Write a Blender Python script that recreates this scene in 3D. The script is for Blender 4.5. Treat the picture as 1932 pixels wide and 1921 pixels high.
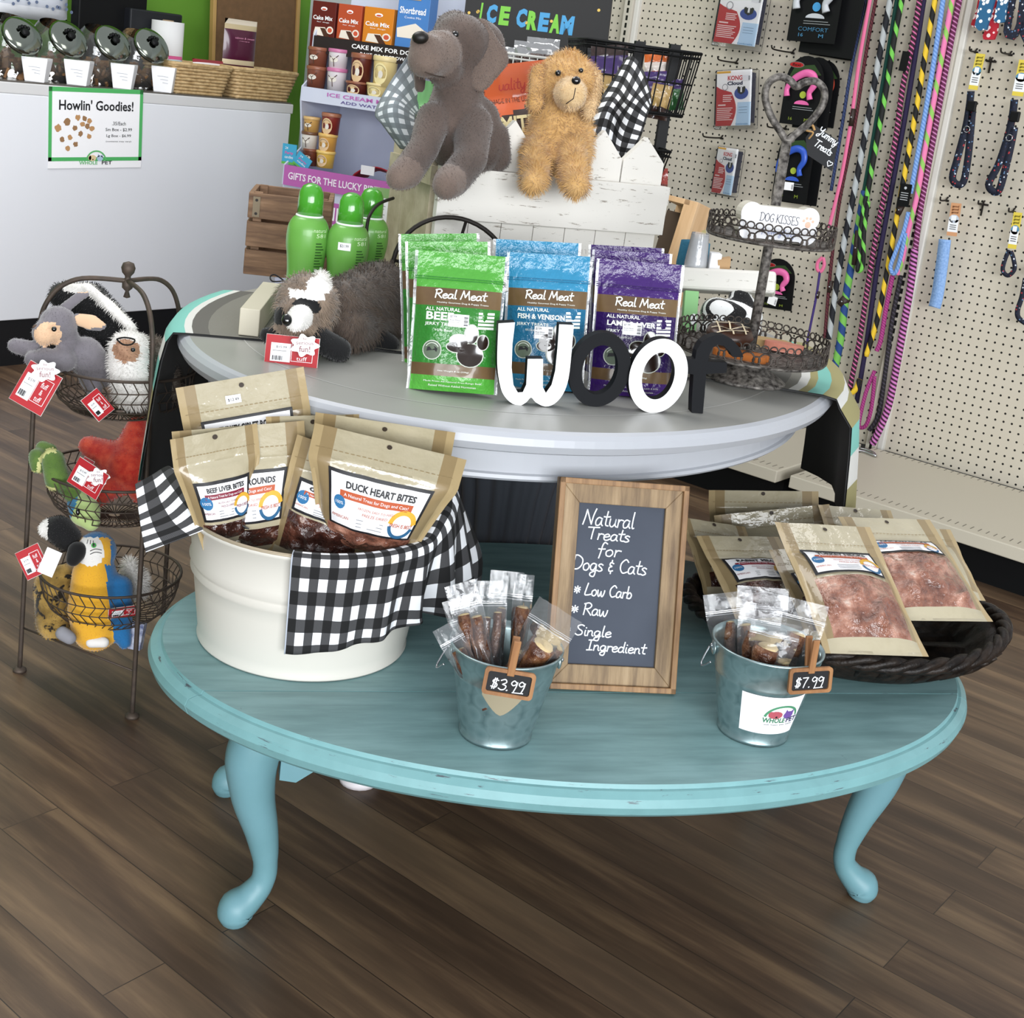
import bpy, bmesh, math, random
from mathutils import Vector, Matrix, Quaternion, noise
from math import sin, cos, pi, radians, sqrt, atan2, hypot
for _o in list(bpy.data.objects): bpy.data.objects.remove(_o)
scene = bpy.context.scene
COL = scene.collection
RND = random.Random(7)

# ------------------------------------------------------------------ camera
CAM = Vector((0, 0, 1.165))
FPX, CX, CY = 2503.0, 966.0, 753.0
R_ = Vector((0.7668, 0.6294, 0.1258)); F_ = Vector((-0.5912, 0.7696, -0.2413))
F_.normalize(); R_ = (R_ - F_ * R_.dot(F_)).normalized(); U_ = R_.cross(F_).normalized()
cam = bpy.data.cameras.new('camera'); camo = bpy.data.objects.new('camera', cam); COL.objects.link(camo)
camo.matrix_world = Matrix(((R_.x, U_.x, -F_.x, CAM.x), (R_.y, U_.y, -F_.y, CAM.y), (R_.z, U_.z, -F_.z, CAM.z), (0, 0, 0, 1)))
cam.sensor_fit = 'HORIZONTAL'; cam.sensor_width = 36.0; cam.lens = 36.0 * FPX / 1932
cam.shift_x = 0.0; cam.shift_y = -(1921 / 2 - CY) / 1932
cam.clip_start = 0.02; cam.clip_end = 60
scene.camera = camo

# ------------------------------------------------------------------ light
scene.view_settings.view_transform = 'Standard'; scene.view_settings.look = 'None'
scene.view_settings.gamma = 1.0; scene.view_settings.use_curve_mapping = False
scene.view_settings.exposure = 0.0
wd = bpy.data.worlds.new('world'); scene.world = wd; wd.use_nodes = True
wb = wd.node_tree.nodes['Background']
_tc = wd.node_tree.nodes.new('ShaderNodeTexCoord'); _sx = wd.node_tree.nodes.new('ShaderNodeSeparateXYZ')
_rp = wd.node_tree.nodes.new('ShaderNodeValToRGB')
wd.node_tree.links.new(_tc.outputs['Generated'], _sx.inputs[0]); wd.node_tree.links.new(_sx.outputs['Z'], _rp.inputs[0])
_rp.color_ramp.elements[0].position = 0.0; _rp.color_ramp.elements[0].color = (0.22, 0.22, 0.23, 1)
_rp.color_ramp.elements[1].position = 0.75; _rp.color_ramp.elements[1].color = (0.92, 0.95, 1.0, 1)
wd.node_tree.links.new(_rp.outputs[0], wb.inputs[0]); wb.inputs[1].default_value = 0.7
def area(name, loc, target, sx, sy, power, col):
    l = bpy.data.lights.new(name, 'AREA'); l.shape = 'RECTANGLE'; l.size = sx; l.size_y = sy; l.energy = power; l.color = col
    o = bpy.data.objects.new(name, l); COL.objects.link(o); o.location = loc
    o.rotation_euler = (Vector(target) - Vector(loc)).to_track_quat('-Z', 'Y').to_euler(); return o
area('shopfront_window_daylight', (5.0, -2.6, 1.85), (-1.7, 1.9, 0.7), 5.0, 2.6, 640, (0.94, 0.97, 1.0))
area('side_fill_light', (2.2, -5.2, 1.8), (-1.6, 1.8, 0.7), 3.0, 2.2, 180, (0.94, 0.97, 1.0))  # added fill light, not a known entrance
area('overhead_fill_light', (-2.7, 1.5, 2.75), (-2.7, 1.5, 0), 1.2, 1.2, 34, (1.0, 0.98, 0.95))  # unseen overhead fill, added to brighten the counter side
area('overhead_fill_light', (-1.3, 2.9, 2.75), (-1.3, 2.9, 0), 1.2, 0.6, 9, (1.0, 0.98, 0.95))  # second added overhead fill, towards the pegboard

# ------------------------------------------------------------------ pixel rays of the photograph (used once, to place things where they stand)
def ray(x, y): return F_ + R_ * ((x - CX) / FPX) - U_ * ((y - CY) / FPX)
def P(x, y, d): return CAM + ray(x, y) * d
def onz(x, y, z): r = ray(x, y); return CAM + r * ((z - CAM.z) / r.z)
def onY(x, y, Y): r = ray(x, y); return CAM + r * ((Y - CAM.y) / r.y)
def onX(x, y, X): r = ray(x, y); return CAM + r * ((X - CAM.x) / r.x)
def dep(p): return (Vector(p) - CAM).dot(F_)
def ppm(d): return FPX / d
YAW0 = atan2(R_.y, R_.x)
def fr(pb, pt, db, dt=None, turn=0, level=False):
    """frame whose z axis runs from pixel pb to pixel pt, front (-y) to the camera; returns matrix, height"""
    B = P(*pb, db); T = P(*pt, dt if dt is not None else db); z = (T - B); h = z.length; z.normalize()
    y = (B - CAM).normalized(); x = y.cross(z).normalized()
    if level: x = z.cross(Vector((0, 0, 1))).normalized(); x = x if x.dot(R_) > 0 else -x
    y = z.cross(x)
    m = Matrix(((x.x, y.x, z.x, B.x), (x.y, y.y, z.y, B.y), (x.z, y.z, z.z, B.z), (0, 0, 0, 1)))
    if turn: m = m @ Matrix.Rotation(radians(turn), 4, 'Z')
    return m, h
def quadM(TL, TR, BL):
    x = (TR - TL); w = x.length; x.normalize(); z = TL - BL; h = z.length; z = (z - x * z.dot(x)).normalized(); y = z.cross(x)
    o = BL + x * (w / 2)
    return Matrix(((x.x, y.x, z.x, o.x), (x.y, y.y, z.y, o.y), (x.z, y.z, z.z, o.z), (0, 0, 0, 1))), w, h
def TR(x=0, y=0, z=0): return Matrix.Translation((x, y, z))
def RX(a): return Matrix.Rotation(radians(a), 4, 'X')
def RY(a): return Matrix.Rotation(radians(a), 4, 'Y')
def RZ(a): return Matrix.Rotation(radians(a), 4, 'Z')
def SC(x, y, z): return Matrix.Diagonal((x, y, z, 1))

# ------------------------------------------------------------------ mesh builder
def catmull(pts, n=6, closed=False):
    pts = [Vector(p) for p in pts]; out = []; N = len(pts)
    if N < 3 and not closed: return [pts[0].lerp(pts[1], i / n) for i in range(n + 1)]
    for i in range(N if closed else N - 1):
        if closed: a, b, c, d = (pts[(i + k) % N] for k in (-1, 0, 1, 2))
        else: a, b, c, d = pts[max(i - 1, 0)], pts[i], pts[i + 1], pts[min(i + 2, N - 1)]
        for k in range(n):
            t = k / n; out.append(0.5 * ((2 * b) + (c - a) * t + (2 * a - 5 * b + 4 * c - d) * t * t + (3 * b - a - 3 * c + d) * t ** 3))
    if not closed: out.append(pts[-1])
    return out
_txt = {}
def text_geo(s, bold=0.0):
    k = (s, bold)
    if k not in _txt:
        cu = bpy.data.curves.new('t', 'FONT'); cu.body = s; cu.resolution_u = 2; cu.offset = bold; cu.fill_mode = 'FRONT'
        o = bpy.data.objects.new('t', cu); COL.objects.link(o)
        dg = bpy.context.evaluated_depsgraph_get(); me = o.evaluated_get(dg).to_mesh()
        vs = [(v.co.x, v.co.y) for v in me.vertices]; fs = [tuple(p.vertices) for p in me.polygons]
        o.evaluated_get(dg).to_mesh_clear(); bpy.data.objects.remove(o); bpy.data.curves.remove(cu)
        _txt[k] = (vs, fs)
    return _txt[k]
# single-stroke hand lettering: (advance, strokes); cap height 1, x-height .5
HF = {
'N': (.8, ['.0 .0 .1 .5 .15 .95', '.15 .95 .35 .5 .55 .05', '.55 .05 .62 .6 .75 1.05']), 'T': (.7, ['.0 .95 .35 .97 .75 1.0', '.38 .97 .34 .5 .32 0']),
'D': (.75, ['.12 .95 .1 .5 .08 .02', '-.05 .92 .3 1.0 .65 .75 .65 .35 .4 .05 -.02 .02']), 'C': (.65, ['.6 .8 .4 .98 .12 .7 .1 .3 .3 .02 .6 .12']),
'L': (.6, ['.2 1.0 .1 .5 .05 .05 .3 .03 .55 .1']), 'R': (.65, ['.1 .95 .08 .5 .05 0', '.0 .9 .35 1.0 .55 .8 .4 .55 .1 .5', '.2 .5 .4 .25 .6 0']),
'S': (.6, ['.55 .9 .35 1.0 .1 .85 .2 .6 .45 .4 .45 .12 .2 .0 .0 .12']), 'I': (.5, ['.05 .95 .25 .97 .45 .98', '.25 .97 .22 .5 .2 .02', '.0 .0 .2 .02 .42 .04']),
'Y': (.75, ['.05 1.0 .1 .7 .3 .55 .5 .7 .62 1.0', '.62 1.0 .55 .4 .4 -.2 .15 -.3 .1 -.1 .4 .1']), 'O': (.7, ['.35 .98 .08 .75 .05 .3 .3 .02 .58 .2 .62 .65 .35 .98']),
'G': (.7, ['.6 .8 .4 .98 .1 .7 .1 .3 .35 .0 .6 .15 .6 .42', '.38 .42 .62 .42']), 'K': (.6, ['.08 1.0 .08 .5 .08 0', '.55 1.0 .3 .65 .1 .45', '.15 .5 .35 .25 .58 0']),
'E': (.55, ['.5 1.0 .1 1.0', '.1 1.0 .1 .5 .1 0', '.1 0 .5 0', '.1 .5 .42 .5']), 'M': (.9, ['.02 .0 .12 .5 .2 1.0', '.2 1.0 .32 .6 .42 .25', '.42 .25 .55 .6 .68 1.0', '.68 1.0 .72 .5 .82 .0']),
'a': (.52, ['.42 .45 .2 .52 .03 .3 .08 .03 .3 .08 .42 .45', '.42 .48 .4 .15 .5 .02']), 't': (.4, ['.22 .95 .18 .5 .18 .1 .36 .04', '.0 .6 .2 .6 .42 .63']),
'u': (.52, ['.05 .5 .04 .15 .2 .0 .38 .2 .42 .5', '.42 .5 .4 .15 .5 .02']), 'r': (.4, ['.08 .5 .08 .25 .06 .0', '.08 .3 .2 .48 .4 .46']), 'l': (.28, ['.14 1.05 .1 .5 .12 .05 .24 .05']),
'e': (.5, ['.05 .25 .25 .28 .42 .38 .28 .52 .06 .35 .1 .05 .28 .0 .46 .12']), 's': (.42, ['.36 .45 .2 .52 .06 .4 .25 .25 .34 .1 .16 .0 .0 .06']),
'f': (.45, ['.48 .92 .32 1.02 .22 .8 .18 .3 .12 -.2', '.02 .5 .2 .5 .4 .53']), 'o': (.5, ['.25 .5 .05 .35 .08 .06 .28 .0 .42 .2 .38 .42 .25 .5']),
'g': (.52, ['.42 .45 .2 .52 .03 .32 .1 .06 .3 .1 .42 .45', '.42 .48 .42 .0 .35 -.38 .1 -.35 .1 -.15 .5 .05']), 'w': (.7, ['.03 .5 .08 .1 .2 .0 .32 .4', '.32 .4 .38 .05 .5 .0 .6 .3 .62 .5']),
'b': (.5, ['.08 1.0 .06 .5 .05 .02', '.06 .3 .25 .5 .42 .3 .32 .03 .05 .04']), 'i': (.24, ['.1 .5 .08 .25 .12 .02 .2 .02', '.12 .72 .13 .76']), 'n': (.52, ['.06 .5 .06 .25 .05 .0', '.06 .3 .22 .5 .36 .42 .38 .1 .48 .02']),
'd': (.52, ['.4 .4 .2 .52 .03 .3 .08 .03 .3 .06 .42 .4', '.44 1.0 .41 .5 .4 .1 .48 .02']), 'm': (.75, ['.05 .5 .05 .25 .04 .0', '.05 .3 .18 .5 .3 .42 .32 .0', '.32 .3 .46 .5 .58 .42 .6 .1 .7 .02']),
'y': (.52, ['.05 .5 .08 .15 .25 .08 .4 .3 .44 .5', '.44 .5 .4 .0 .3 -.38 .08 -.32 .12 -.1 .5 .08']), 'h': (.52, ['.08 1.0 .06 .5 .05 .0', '.06 .3 .22 .5 .36 .42 .38 .1 .48 .02']), 'v': (.48, ['.03 .5 .12 .2 .2 .0', '.2 .0 .32 .3 .42 .5']),
'&': (.45, ['.35 .62 .15 .68 .1 .5 .25 .42 .08 .32 .1 .08 .35 .12', '.22 .85 .22 .7', '.22 .1 .22 -.1']), '*': (.6, ['.25 .7 .25 .4 .25 .1', '.03 .6 .25 .4 .47 .2', '.03 .2 .25 .4 .47 .6', '.0 .4 .25 .4 .5 .4']),
'$': (.55, ['.45 .8 .2 .88 .1 .65 .4 .45 .35 .15 .05 .2', '.2 1.0 .17 .5 .15 .0', '.32 1.0 .3 .5 .28 .0']), '3': (.5, ['.05 .85 .3 1.0 .42 .75 .2 .52', '.2 .52 .45 .4 .4 .1 .2 .0 .0 .12']), '9': (.5, ['.4 .8 .2 1.0 .05 .75 .2 .55 .4 .75', '.42 .9 .4 .45 .32 .0']),
'7': (.5, ['.02 .95 .42 .98', '.42 .98 .25 .5 .15 .0']), '.': (.2, ['.05 .0 .1 .05']), ' ': (.32, []), 'H': (.62, ['.1 1 .1 .5 .1 0', '.5 1 .5 .5 .5 0', '.1 .5 .5 .5']), '~': (.6, ['.3 .1 .02 .45 .1 .75 .3 .6', '.3 .6 .45 .78 .6 .5 .3 .1'])}
class MB:
    def __init__(s): s.v = []; s.f = []; s.m = []; s.s = []; s.uv = []
    def add(s, vs, fs, mi=0, T=None, smooth=True, uv=None):
        b = len(s.v)
        for i, p in enumerate(vs):
            p = Vector(p); s.v.append(T @ p if T is not None else p); s.uv.append(uv[i] if uv else (0, 0))
        for i, f in enumerate(fs):
            s.f.append([b + k for k in f]); s.m.append(mi[i] if isinstance(mi, list) else mi); s.s.append(smooth)
        return s
    def box(s, c, d, mi=0, T=None):
        x, y, z = d[0] / 2, d[1] / 2, d[2] / 2; vs = [(c[0] + i * x, c[1] + j * y, c[2] + k * z) for i in (-1, 1) for j in (-1, 1) for k in (-1, 1)]
        return s.add(vs, [(0, 1, 3, 2), (4, 6, 7, 5), (0, 4, 5, 1), (2, 3, 7, 6), (0, 2, 6, 4), (1, 5, 7, 3)], mi, T, False)
    def tube(s, path, r, n=8, closed=False, mi=0, T=None, cap=True, flat=1.0, vscale=1.0):
        path = [Vector(p) for p in path]; N = len(path); rs = r if isinstance(r, (list, tuple)) else [r] * N
        vs = []; uv = []; fs = []; up = None; L = 0
        for i, p in enumerate(path):
            a = path[(i - 1) % N] if (closed or i > 0) else p; b = path[(i + 1) % N] if (closed or i < N - 1) else p
            t = (b - a); t = t.normalized() if t.length > 1e-9 else Vector((0, 0, 1))
            if up is None: up = Vector((0, 0, 1)) if abs(t.z) < .9 else Vector((1, 0, 0))
            x = (up - t * up.dot(t)).normalized(); y = t.cross(x); up = x
            if i: L += (p - path[i - 1]).length
            for k in range(n):
                a_ = 2 * pi * k / n; vs.append(p + x * (cos(a_) * rs[i]) + y * (sin(a_) * rs[i] * flat)); uv.append((k / n if k <= n / 2 else k / n, L * vscale))
        for i in range(N if closed else N - 1):
            j = (i + 1) % N
            for k in range(n): fs.append((i * n + k, i * n + (k + 1) % n, j * n + (k + 1) % n, j * n + k))
        if cap and not closed: fs += [tuple(range(n - 1, -1, -1)), tuple((N - 1) * n + k for k in range(n))]
        return s.add(vs, fs, mi, T, True, uv)
    def lathe(s, prof, n=32, mi=0, T=None, sx=1, sy=1, close=True, rfn=None):
        vs = []; fs = []; uv = []
        for i, (r, z) in enumerate(prof):
            for k in range(n):
                a = 2 * pi * k / n; rr = r * (rfn(a, i) if rfn else 1); vs.append((cos(a) * rr * sx, sin(a) * rr * sy, z)); uv.append((k / n, i / len(prof)))
        for i in range(len(prof) - 1):
            for k in range(n): fs.append((i * n + k, i * n + (k + 1) % n, (i + 1) * n + (k + 1) % n, (i + 1) * n + k))
        mm = mi
        if isinstance(mi, list): mm = [mi[i] for i in range(len(prof) - 1) for k in range(n)]
        if close:
            if prof[0][0] > 1e-5: fs.append(tuple(range(n - 1, -1, -1))); mm = mm + [mi[0]] if isinstance(mi, list) else mm
            if prof[-1][0] > 1e-5: fs.append(tuple((len(prof) - 1) * n + k for k in range(n))); mm = mm + [mi[-1]] if isinstance(mi, list) else mm
        return s.add(vs, fs, mm, T, True, uv)
    def prism(s, out, y0, y1, mi=0, T=None, mside=None, smooth=False):
        n = len(out); vs = [(p[0], y0, p[1]) for p in out] + [(p[0], y1, p[1]) for p in out]
        s.add(vs, [tuple(range(n)), tuple(range(2 * n - 1, n - 1, -1))], mi, T, False)
        return s.add(vs, [(i, i + n, (i + 1) % n + n, (i + 1) % n) for i in range(n)], mi if mside is None else mside, T, smooth)
    def ring(s, a, b, y0, y1, mi=0, T=None, mside=None):   # a outer loop, b inner loop, same count, in xz
        n = len(a); L = [(p[0], y, p[1]) for y in (y0, y1) for o in (a, b) for p in o]; ms = mi if mside is None else mside
        q = lambda o1, o2: [(o1 + i, o2 + i, o2 + (i + 1) % n, o1 + (i + 1) % n) for i in range(n)]
        s.add(L, q(0, n), mi, T, False); s.add(L, q(3 * n, 2 * n), mi, T, False); s.add(L, q(0, 2 * n), ms, T, True); return s.add(L, q(3 * n, n), ms, T, True)
    def grid(s, fn, nu, nv, mi=0, T=None, uvs=(1, 1), smooth=True, wrap=False):
        vs = []; uv = []; fs = []; mm = []
        for j in range(nv + 1):
            for i in range(nu + 1): vs.append(fn(i / nu, j / nv)); uv.append((i / nu * uvs[0], j / nv * uvs[1]))
        for j in range(nv):
            for i in range(nu):
                fs.append((j * (nu + 1) + i, j * (nu + 1) + i + 1, (j + 1) * (nu + 1) + i + 1, (j + 1) * (nu + 1) + i))
                mm.append(mi((i + .5) / nu, (j + .5) / nv) if callable(mi) else mi)
        return s.add(vs, fs, mm, T, smooth, uv)
    def ell(s, c, r, mi=0, T=None, n=12, R=None):
        r = (r, r, r) if not isinstance(r, (tuple, list)) else r; m = Matrix.Translation(c) @ (R if R is not None else Matrix()) @ SC(*r)
        if T is not None: m = T @ m
        pr = [(max(sin(pi * i / n), 1e-6), -cos(pi * i / n)) for i in range(n + 1)]
        return s.lathe(pr, n * 2, mi, m, close=False)
    # flat marks laid on a surface: mp maps (x, y) on the surface to a point
    def quad(s, x0, y0, x1, y1, mp, mi=0, n=6, m=4): return s.grid(lambda u, v: mp(x0 + (x1 - x0) * u, y0 + (y1 - y0) * v), n, m, mi)
    def poly(s, pts, mp, mi=0): return s.add([mp(*p) for p in pts], [tuple(range(len(pts)))], mi)
    def disc(s, x, y, r, mp, mi=0, n=16, ry=None): return s.add([mp(x, y)] + [mp(x + r * cos(2 * pi * k / n), y + (ry or r) * sin(2 * pi * k / n)) for k in range(n)], [(0, k + 1, (k + 1) % n + 1) for k in range(n)], mi)
    def arc(s, x, y, r, w, a0, a1, mp, mi=0, n=14, ry=None):
        ry = ry or r; return s.stroke([(x + r * cos(radians(a0 + (a1 - a0) * k / n)), y + ry * sin(radians(a0 + (a1 - a0) * k / n))) for k in range(n + 1)], w, mp, mi)
    def stroke(s, pts, w, mp, mi=0):
        pts = [Vector((p[0], p[1])) for p in pts]; N = len(pts); vs = []
        for i, p in enumerate(pts):
            t = pts[min(i + 1, N - 1)] - pts[max(i - 1, 0)]; t = t.normalized() if t.length > 1e-9 else Vector((1, 0)); nn = Vector((-t.y, t.x)) * (w / 2)
            e = t * (w / 2) * (-1 if i == 0 else 1 if i == N - 1 else 0)
            vs += [mp(*(p + e * .6 + nn)), mp(*(p + e * .6 - nn))]
        return s.add(vs, [(2 * i + 1, 2 * i + 3, 2 * i + 2, 2 * i) for i in range(N - 1)], mi)
    def text(s, t, x, y, w, mp, mi=0, h=None, bold=0.0, shear=0.0, rot=0.0):
        vs, fs = text_geo(t, bold); xs = [p[0] for p in vs]; ys = [p[1] for p in vs]; x0, x1, y0, y1 = min(xs), max(xs), min(ys), max(ys)
        k = w / (x1 - x0); ky = k if h is None else h / max(y1 - y0, 1e-6); c_, s_ = cos(radians(rot)), sin(radians(rot)); q = []
        for a, b in vs:
            a = (a - (x0 + x1) / 2) * k; b = (b - (y0 + y1) / 2) * ky; a += b * shear; q.append(mp(x + a * c_ - b * s_, y + a * s_ + b * c_))
        return s.add(q, fs, mi, None, False)
    def hand(s, t, x, y, h, mp, lw, mi=0, w=None, rot=0.0, shear=.08, centre=True):
        adv = sum(HF[c][0] for c in t); k = h; kx = (w / adv) if w else h
        c_, s_ = cos(radians(rot)), sin(radians(rot)); x0 = -adv * kx / 2 if centre else 0
        for c in t:
            a, ss = HF[c]
            for st in ss:
                q = [float(e) for e in st.split()]; pts = catmull([(q[i] , q[i + 1], 0) for i in range(0, len(q), 2)], 5)
                s.stroke([(x + (x0 + (p.x + p.y * shear) * kx) * c_ - p.y * k * s_, y + (x0 + (p.x + p.y * shear) * kx) * s_ + p.y * k * c_) for p in pts], lw, mp, mi)
            x0 += a * kx
        return s
    def build(s, name, mats, parent=None, bevel=0, solid=0, M_=None, **props):
        me = bpy.data.meshes.new(name); me.from_pydata([tuple(p) for p in s.v], [], s.f); mats = mats if isinstance(mats, (list, tuple)) else [mats]
        for m in mats: me.materials.append(m)
        me.polygons.foreach_set('material_index', s.m); me.polygons.foreach_set('use_smooth', s.s)
        ul = me.uv_layers.new(name='uv'); lv = [0] * len(me.loops); me.loops.foreach_get('vertex_index', lv)
        buf = [];
        for i in lv: buf += s.uv[i]
        ul.data.foreach_set('uv', buf); me.validate(); me.update()
        o = bpy.data.objects.new(name, me); COL.objects.link(o)
        if parent is not None: o.parent = parent
        if M_ is not None: o.matrix_local = M_
        if bevel:
            b = o.modifiers.new('bevel', 'BEVEL'); b.width = bevel; b.segments = 2; b.limit_method = 'ANGLE'; b.angle_limit = radians(38)
        if solid:
            b = o.modifiers.new('solid', 'SOLIDIFY'); b.thickness = solid; b.offset = 0
        for k, v in props.items(): o[k] = v
        return o
def thing(name, label, cat, M_=None, group=None):
    o = bpy.data.objects.new(name, None); COL.objects.link(o); o.empty_display_size = .02
    if M_ is not None: o.matrix_world = M_ if isinstance(M_, Matrix) else Matrix.Translation(M_)
    return tag(o, label, cat, group)
def tag(o, label, cat, group=None):
    o['label'] = label; o['category'] = cat
    if group: o['group'] = group
    return o
def copy_tree(root, M_, label=None, group=None):
    def rec(o, par):
        c = o.copy(); COL.objects.link(c); c.parent = par
        for ch in o.children: rec(ch, c)
        return c
    c = rec(root, None); c.matrix_world = M_
    if label: c['label'] = label
    if group: c['group'] = group
    return c
FL = lambda x, y: Vector((x, -0.0006, y))         # marks on the front face (y=0) of a flat thing
def fl(off): return lambda x, y: Vector((x, -off, y))
def rrect(x0, y0, x1, y1, r, n=4):
    o = []
    for cx, cy, a in ((x1 - r, y0 + r, -90), (x1 - r, y1 - r, 0), (x0 + r, y1 - r, 90), (x0 + r, y0 + r, 180)):
        o += [(cx + r * cos(radians(a + 90 * k / n)), cy + r * sin(radians(a + 90 * k / n))) for k in range(n + 1)]
    return o
def patch(ctrl, nu=6, nv=6):
    """smooth surface through a net of points; ctrl rows of Vectors; returns fn(u,v) and size"""
    rows = [catmull(r, nu) for r in ctrl]; cols = [catmull([r[i] for r in rows], nv) for i in range(len(rows[0]))]
    W, H = len(cols) - 1, len(cols[0]) - 1
    def fn(u, v): return cols[min(int(round(u * W)), W)][min(int(round(v * H)), H)]
    lw = sum((rows[0][i + 1] - rows[0][i]).length for i in range(len(rows[0]) - 1)); lh = sum((cols[W // 2][i + 1] - cols[W // 2][i]).length for i in range(H))
    return fn, W, H, lw, lh
# ------------------------------------------------------------------ materials
def lin(h):
    h = h.lstrip('#'); return tuple(((c / 12.92) if c <= .04045 else ((c + .055) / 1.055) ** 2.4) for c in (int(h[i:i + 2], 16) / 255 for i in (0, 2, 4))) + (1,)
_m = {}
class NT:
    def __init__(s, name):
        s.mat = bpy.data.materials.new(name); s.mat.use_nodes = True; s.t = s.mat.node_tree; s.b = s.t.nodes['Principled BSDF']
    def n(s, typ, **k):
        o = s.t.nodes.new(typ)
        for a, v in k.items(): setattr(o, a, v)
        return o
    def l(s, a, b): s.t.links.new(a, b)
    def coord(s, kind='Object', scale=(1, 1, 1), rot=(0, 0, 0)):
        c = s.n('ShaderNodeTexCoord'); mp = s.n('ShaderNodeMapping'); mp.inputs['Scale'].default_value = scale; mp.inputs['Rotation'].default_value = rot
        s.l(c.outputs[kind], mp.inputs[0]); return mp.outputs[0]
    def noise(s, vec, scale, detail=3, rough=.55):
        t = s.n('ShaderNodeTexNoise'); t.inputs['Scale'].default_value = scale; t.inputs['Detail'].default_value = detail; t.inputs['Roughness'].default_value = rough
        s.l(vec, t.inputs['Vector']); return t.outputs['Fac']
    def vor(s, vec, scale, feature='F1', out='Distance'):
        t = s.n('ShaderNodeTexVoronoi', feature=feature); t.inputs['Scale'].default_value = scale; s.l(vec, t.inputs['Vector']); return t.outputs[out]
    def ramp(s, fac, stops, interp='LINEAR'):
        r = s.n('ShaderNodeValToRGB'); r.color_ramp.interpolation = interp; e = r.color_ramp.elements
        while len(e) < len(stops): e.new(.5)
        for x, (p, c) in zip(e, stops): x.position = p; x.color = lin(c) if isinstance(c, str) else c
        s.l(fac, r.inputs[0]); return r.outputs[0]
    def math(s, op, a, b=None):
        m = s.n('ShaderNodeMath', operation=op)
        for i, x in enumerate((a, b)):
            if x is None: continue
            if isinstance(x, (int, float)): m.inputs[i].default_value = x
            else: s.l(x, m.inputs[i])
        return m.outputs[0]
    def mix(s, fac, a, b, mode='MIX'):
        m = s.n('ShaderNodeMix', data_type='RGBA', blend_type=mode)
        for i, x in ((0, fac), (6, a), (7, b)):
            if isinstance(x, (int, float)): m.inputs[i].default_value = x
            elif isinstance(x, (tuple, str)): m.inputs[i].default_value = lin(x) if isinstance(x, str) else x
            else: s.l(x, m.inputs[i])
        return m.outputs[2]
    def bump(s, h, strength=.3, dist=.002):
        b = s.n('ShaderNodeBump'); b.inputs['Strength'].default_value = strength; b.inputs['Distance'].default_value = dist; s.l(h, b.inputs['Height']); s.l(b.outputs[0], s.b.inputs['Normal']); s.l(b.outputs[0], s.b.inputs['Coat Normal'])
    def col(s, c):
        if isinstance(c, (tuple, str)): s.b.inputs['Base Color'].default_value = lin(c) if isinstance(c, str) else c
        else: s.l(c, s.b.inputs['Base Color'])
    def set(s, rough=.5, metal=0, coat=0, spec=.5, sheen=0, trans=0, ior=1.45):
        i = s.b.inputs; i['Roughness'].default_value = rough; i['Metallic'].default_value = metal; i['Coat Weight'].default_value = coat; i['Coat Roughness'].default_value = .06
        i['Specular IOR Level'].default_value = spec; i['Sheen Weight'].default_value = sheen; i['Transmission Weight'].default_value = trans; i['IOR'].default_value = ior; return s.mat
def mt(name, c, rough=.5, metal=0, coat=0, spec=.5, sheen=0, var=None, bump=None):
    """plain material; var=(scale, second colour, amount), bump=(scale, strength, distance)"""
    if name in _m: return _m[name]
    t = NT(name)
    if var or bump: vec = t.coord()
    if var:
        f = t.noise(vec, var[0], 4); f = t.ramp(f, [(.35, (0, 0, 0, 1)), (.7, (1, 1, 1, 1))]); f = t.math('MULTIPLY', f, var[2] if len(var) > 2 else 1); t.col(t.mix(f, c, var[1]))
    else: t.col(c)
    if bump: t.bump(t.noise(vec, bump[0], 4), bump[1], bump[2])
    _m[name] = t.set(rough, metal, coat, spec, sheen); return _m[name]
def ink(c, rough=.5): return mt('print_' + c.strip('#'), c, rough)
def film(name, tint='#ffffff', haze=.10, rough=.07, gloss=.12):
    if name in _m: return _m[name]
    t = NT(name); nt = t.t; nt.nodes.remove(t.b); out = nt.nodes['Material Output']
    tr = t.n('ShaderNodeBsdfTransparent'); tr.inputs[0].default_value = lin(tint); gl = t.n('ShaderNodeBsdfGlossy'); gl.inputs['Roughness'].default_value = rough
    df = t.n('ShaderNodeBsdfDiffuse'); df.inputs[0].default_value = (.85, .87, .9, 1); m1 = t.n('ShaderNodeMixShader'); m2 = t.n('ShaderNodeMixShader')
    fr_ = t.n('ShaderNodeFresnel'); fr_.inputs[0].default_value = 1.5; vec = t.coord(); bp = t.n('ShaderNodeBump'); bp.inputs['Strength'].default_value = .5; bp.inputs['Distance'].default_value = .003
    nz = t.noise(vec, 45, 3); t.l(nz, bp.inputs['Height']); t.l(bp.outputs[0], gl.inputs['Normal'])
    t.l(t.math('ADD', fr_.outputs[0], gloss), m2.inputs[0]); m1.inputs[0].default_value = haze
    t.l(tr.outputs[0], m1.inputs[1]); t.l(df.outputs[0], m1.inputs[2]); t.l(m1.outputs[0], m2.inputs[1]); t.l(gl.outputs[0], m2.inputs[2]); t.l(m2.outputs[0], out.inputs[0])
    _m[name] = t.mat; return t.mat
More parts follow.
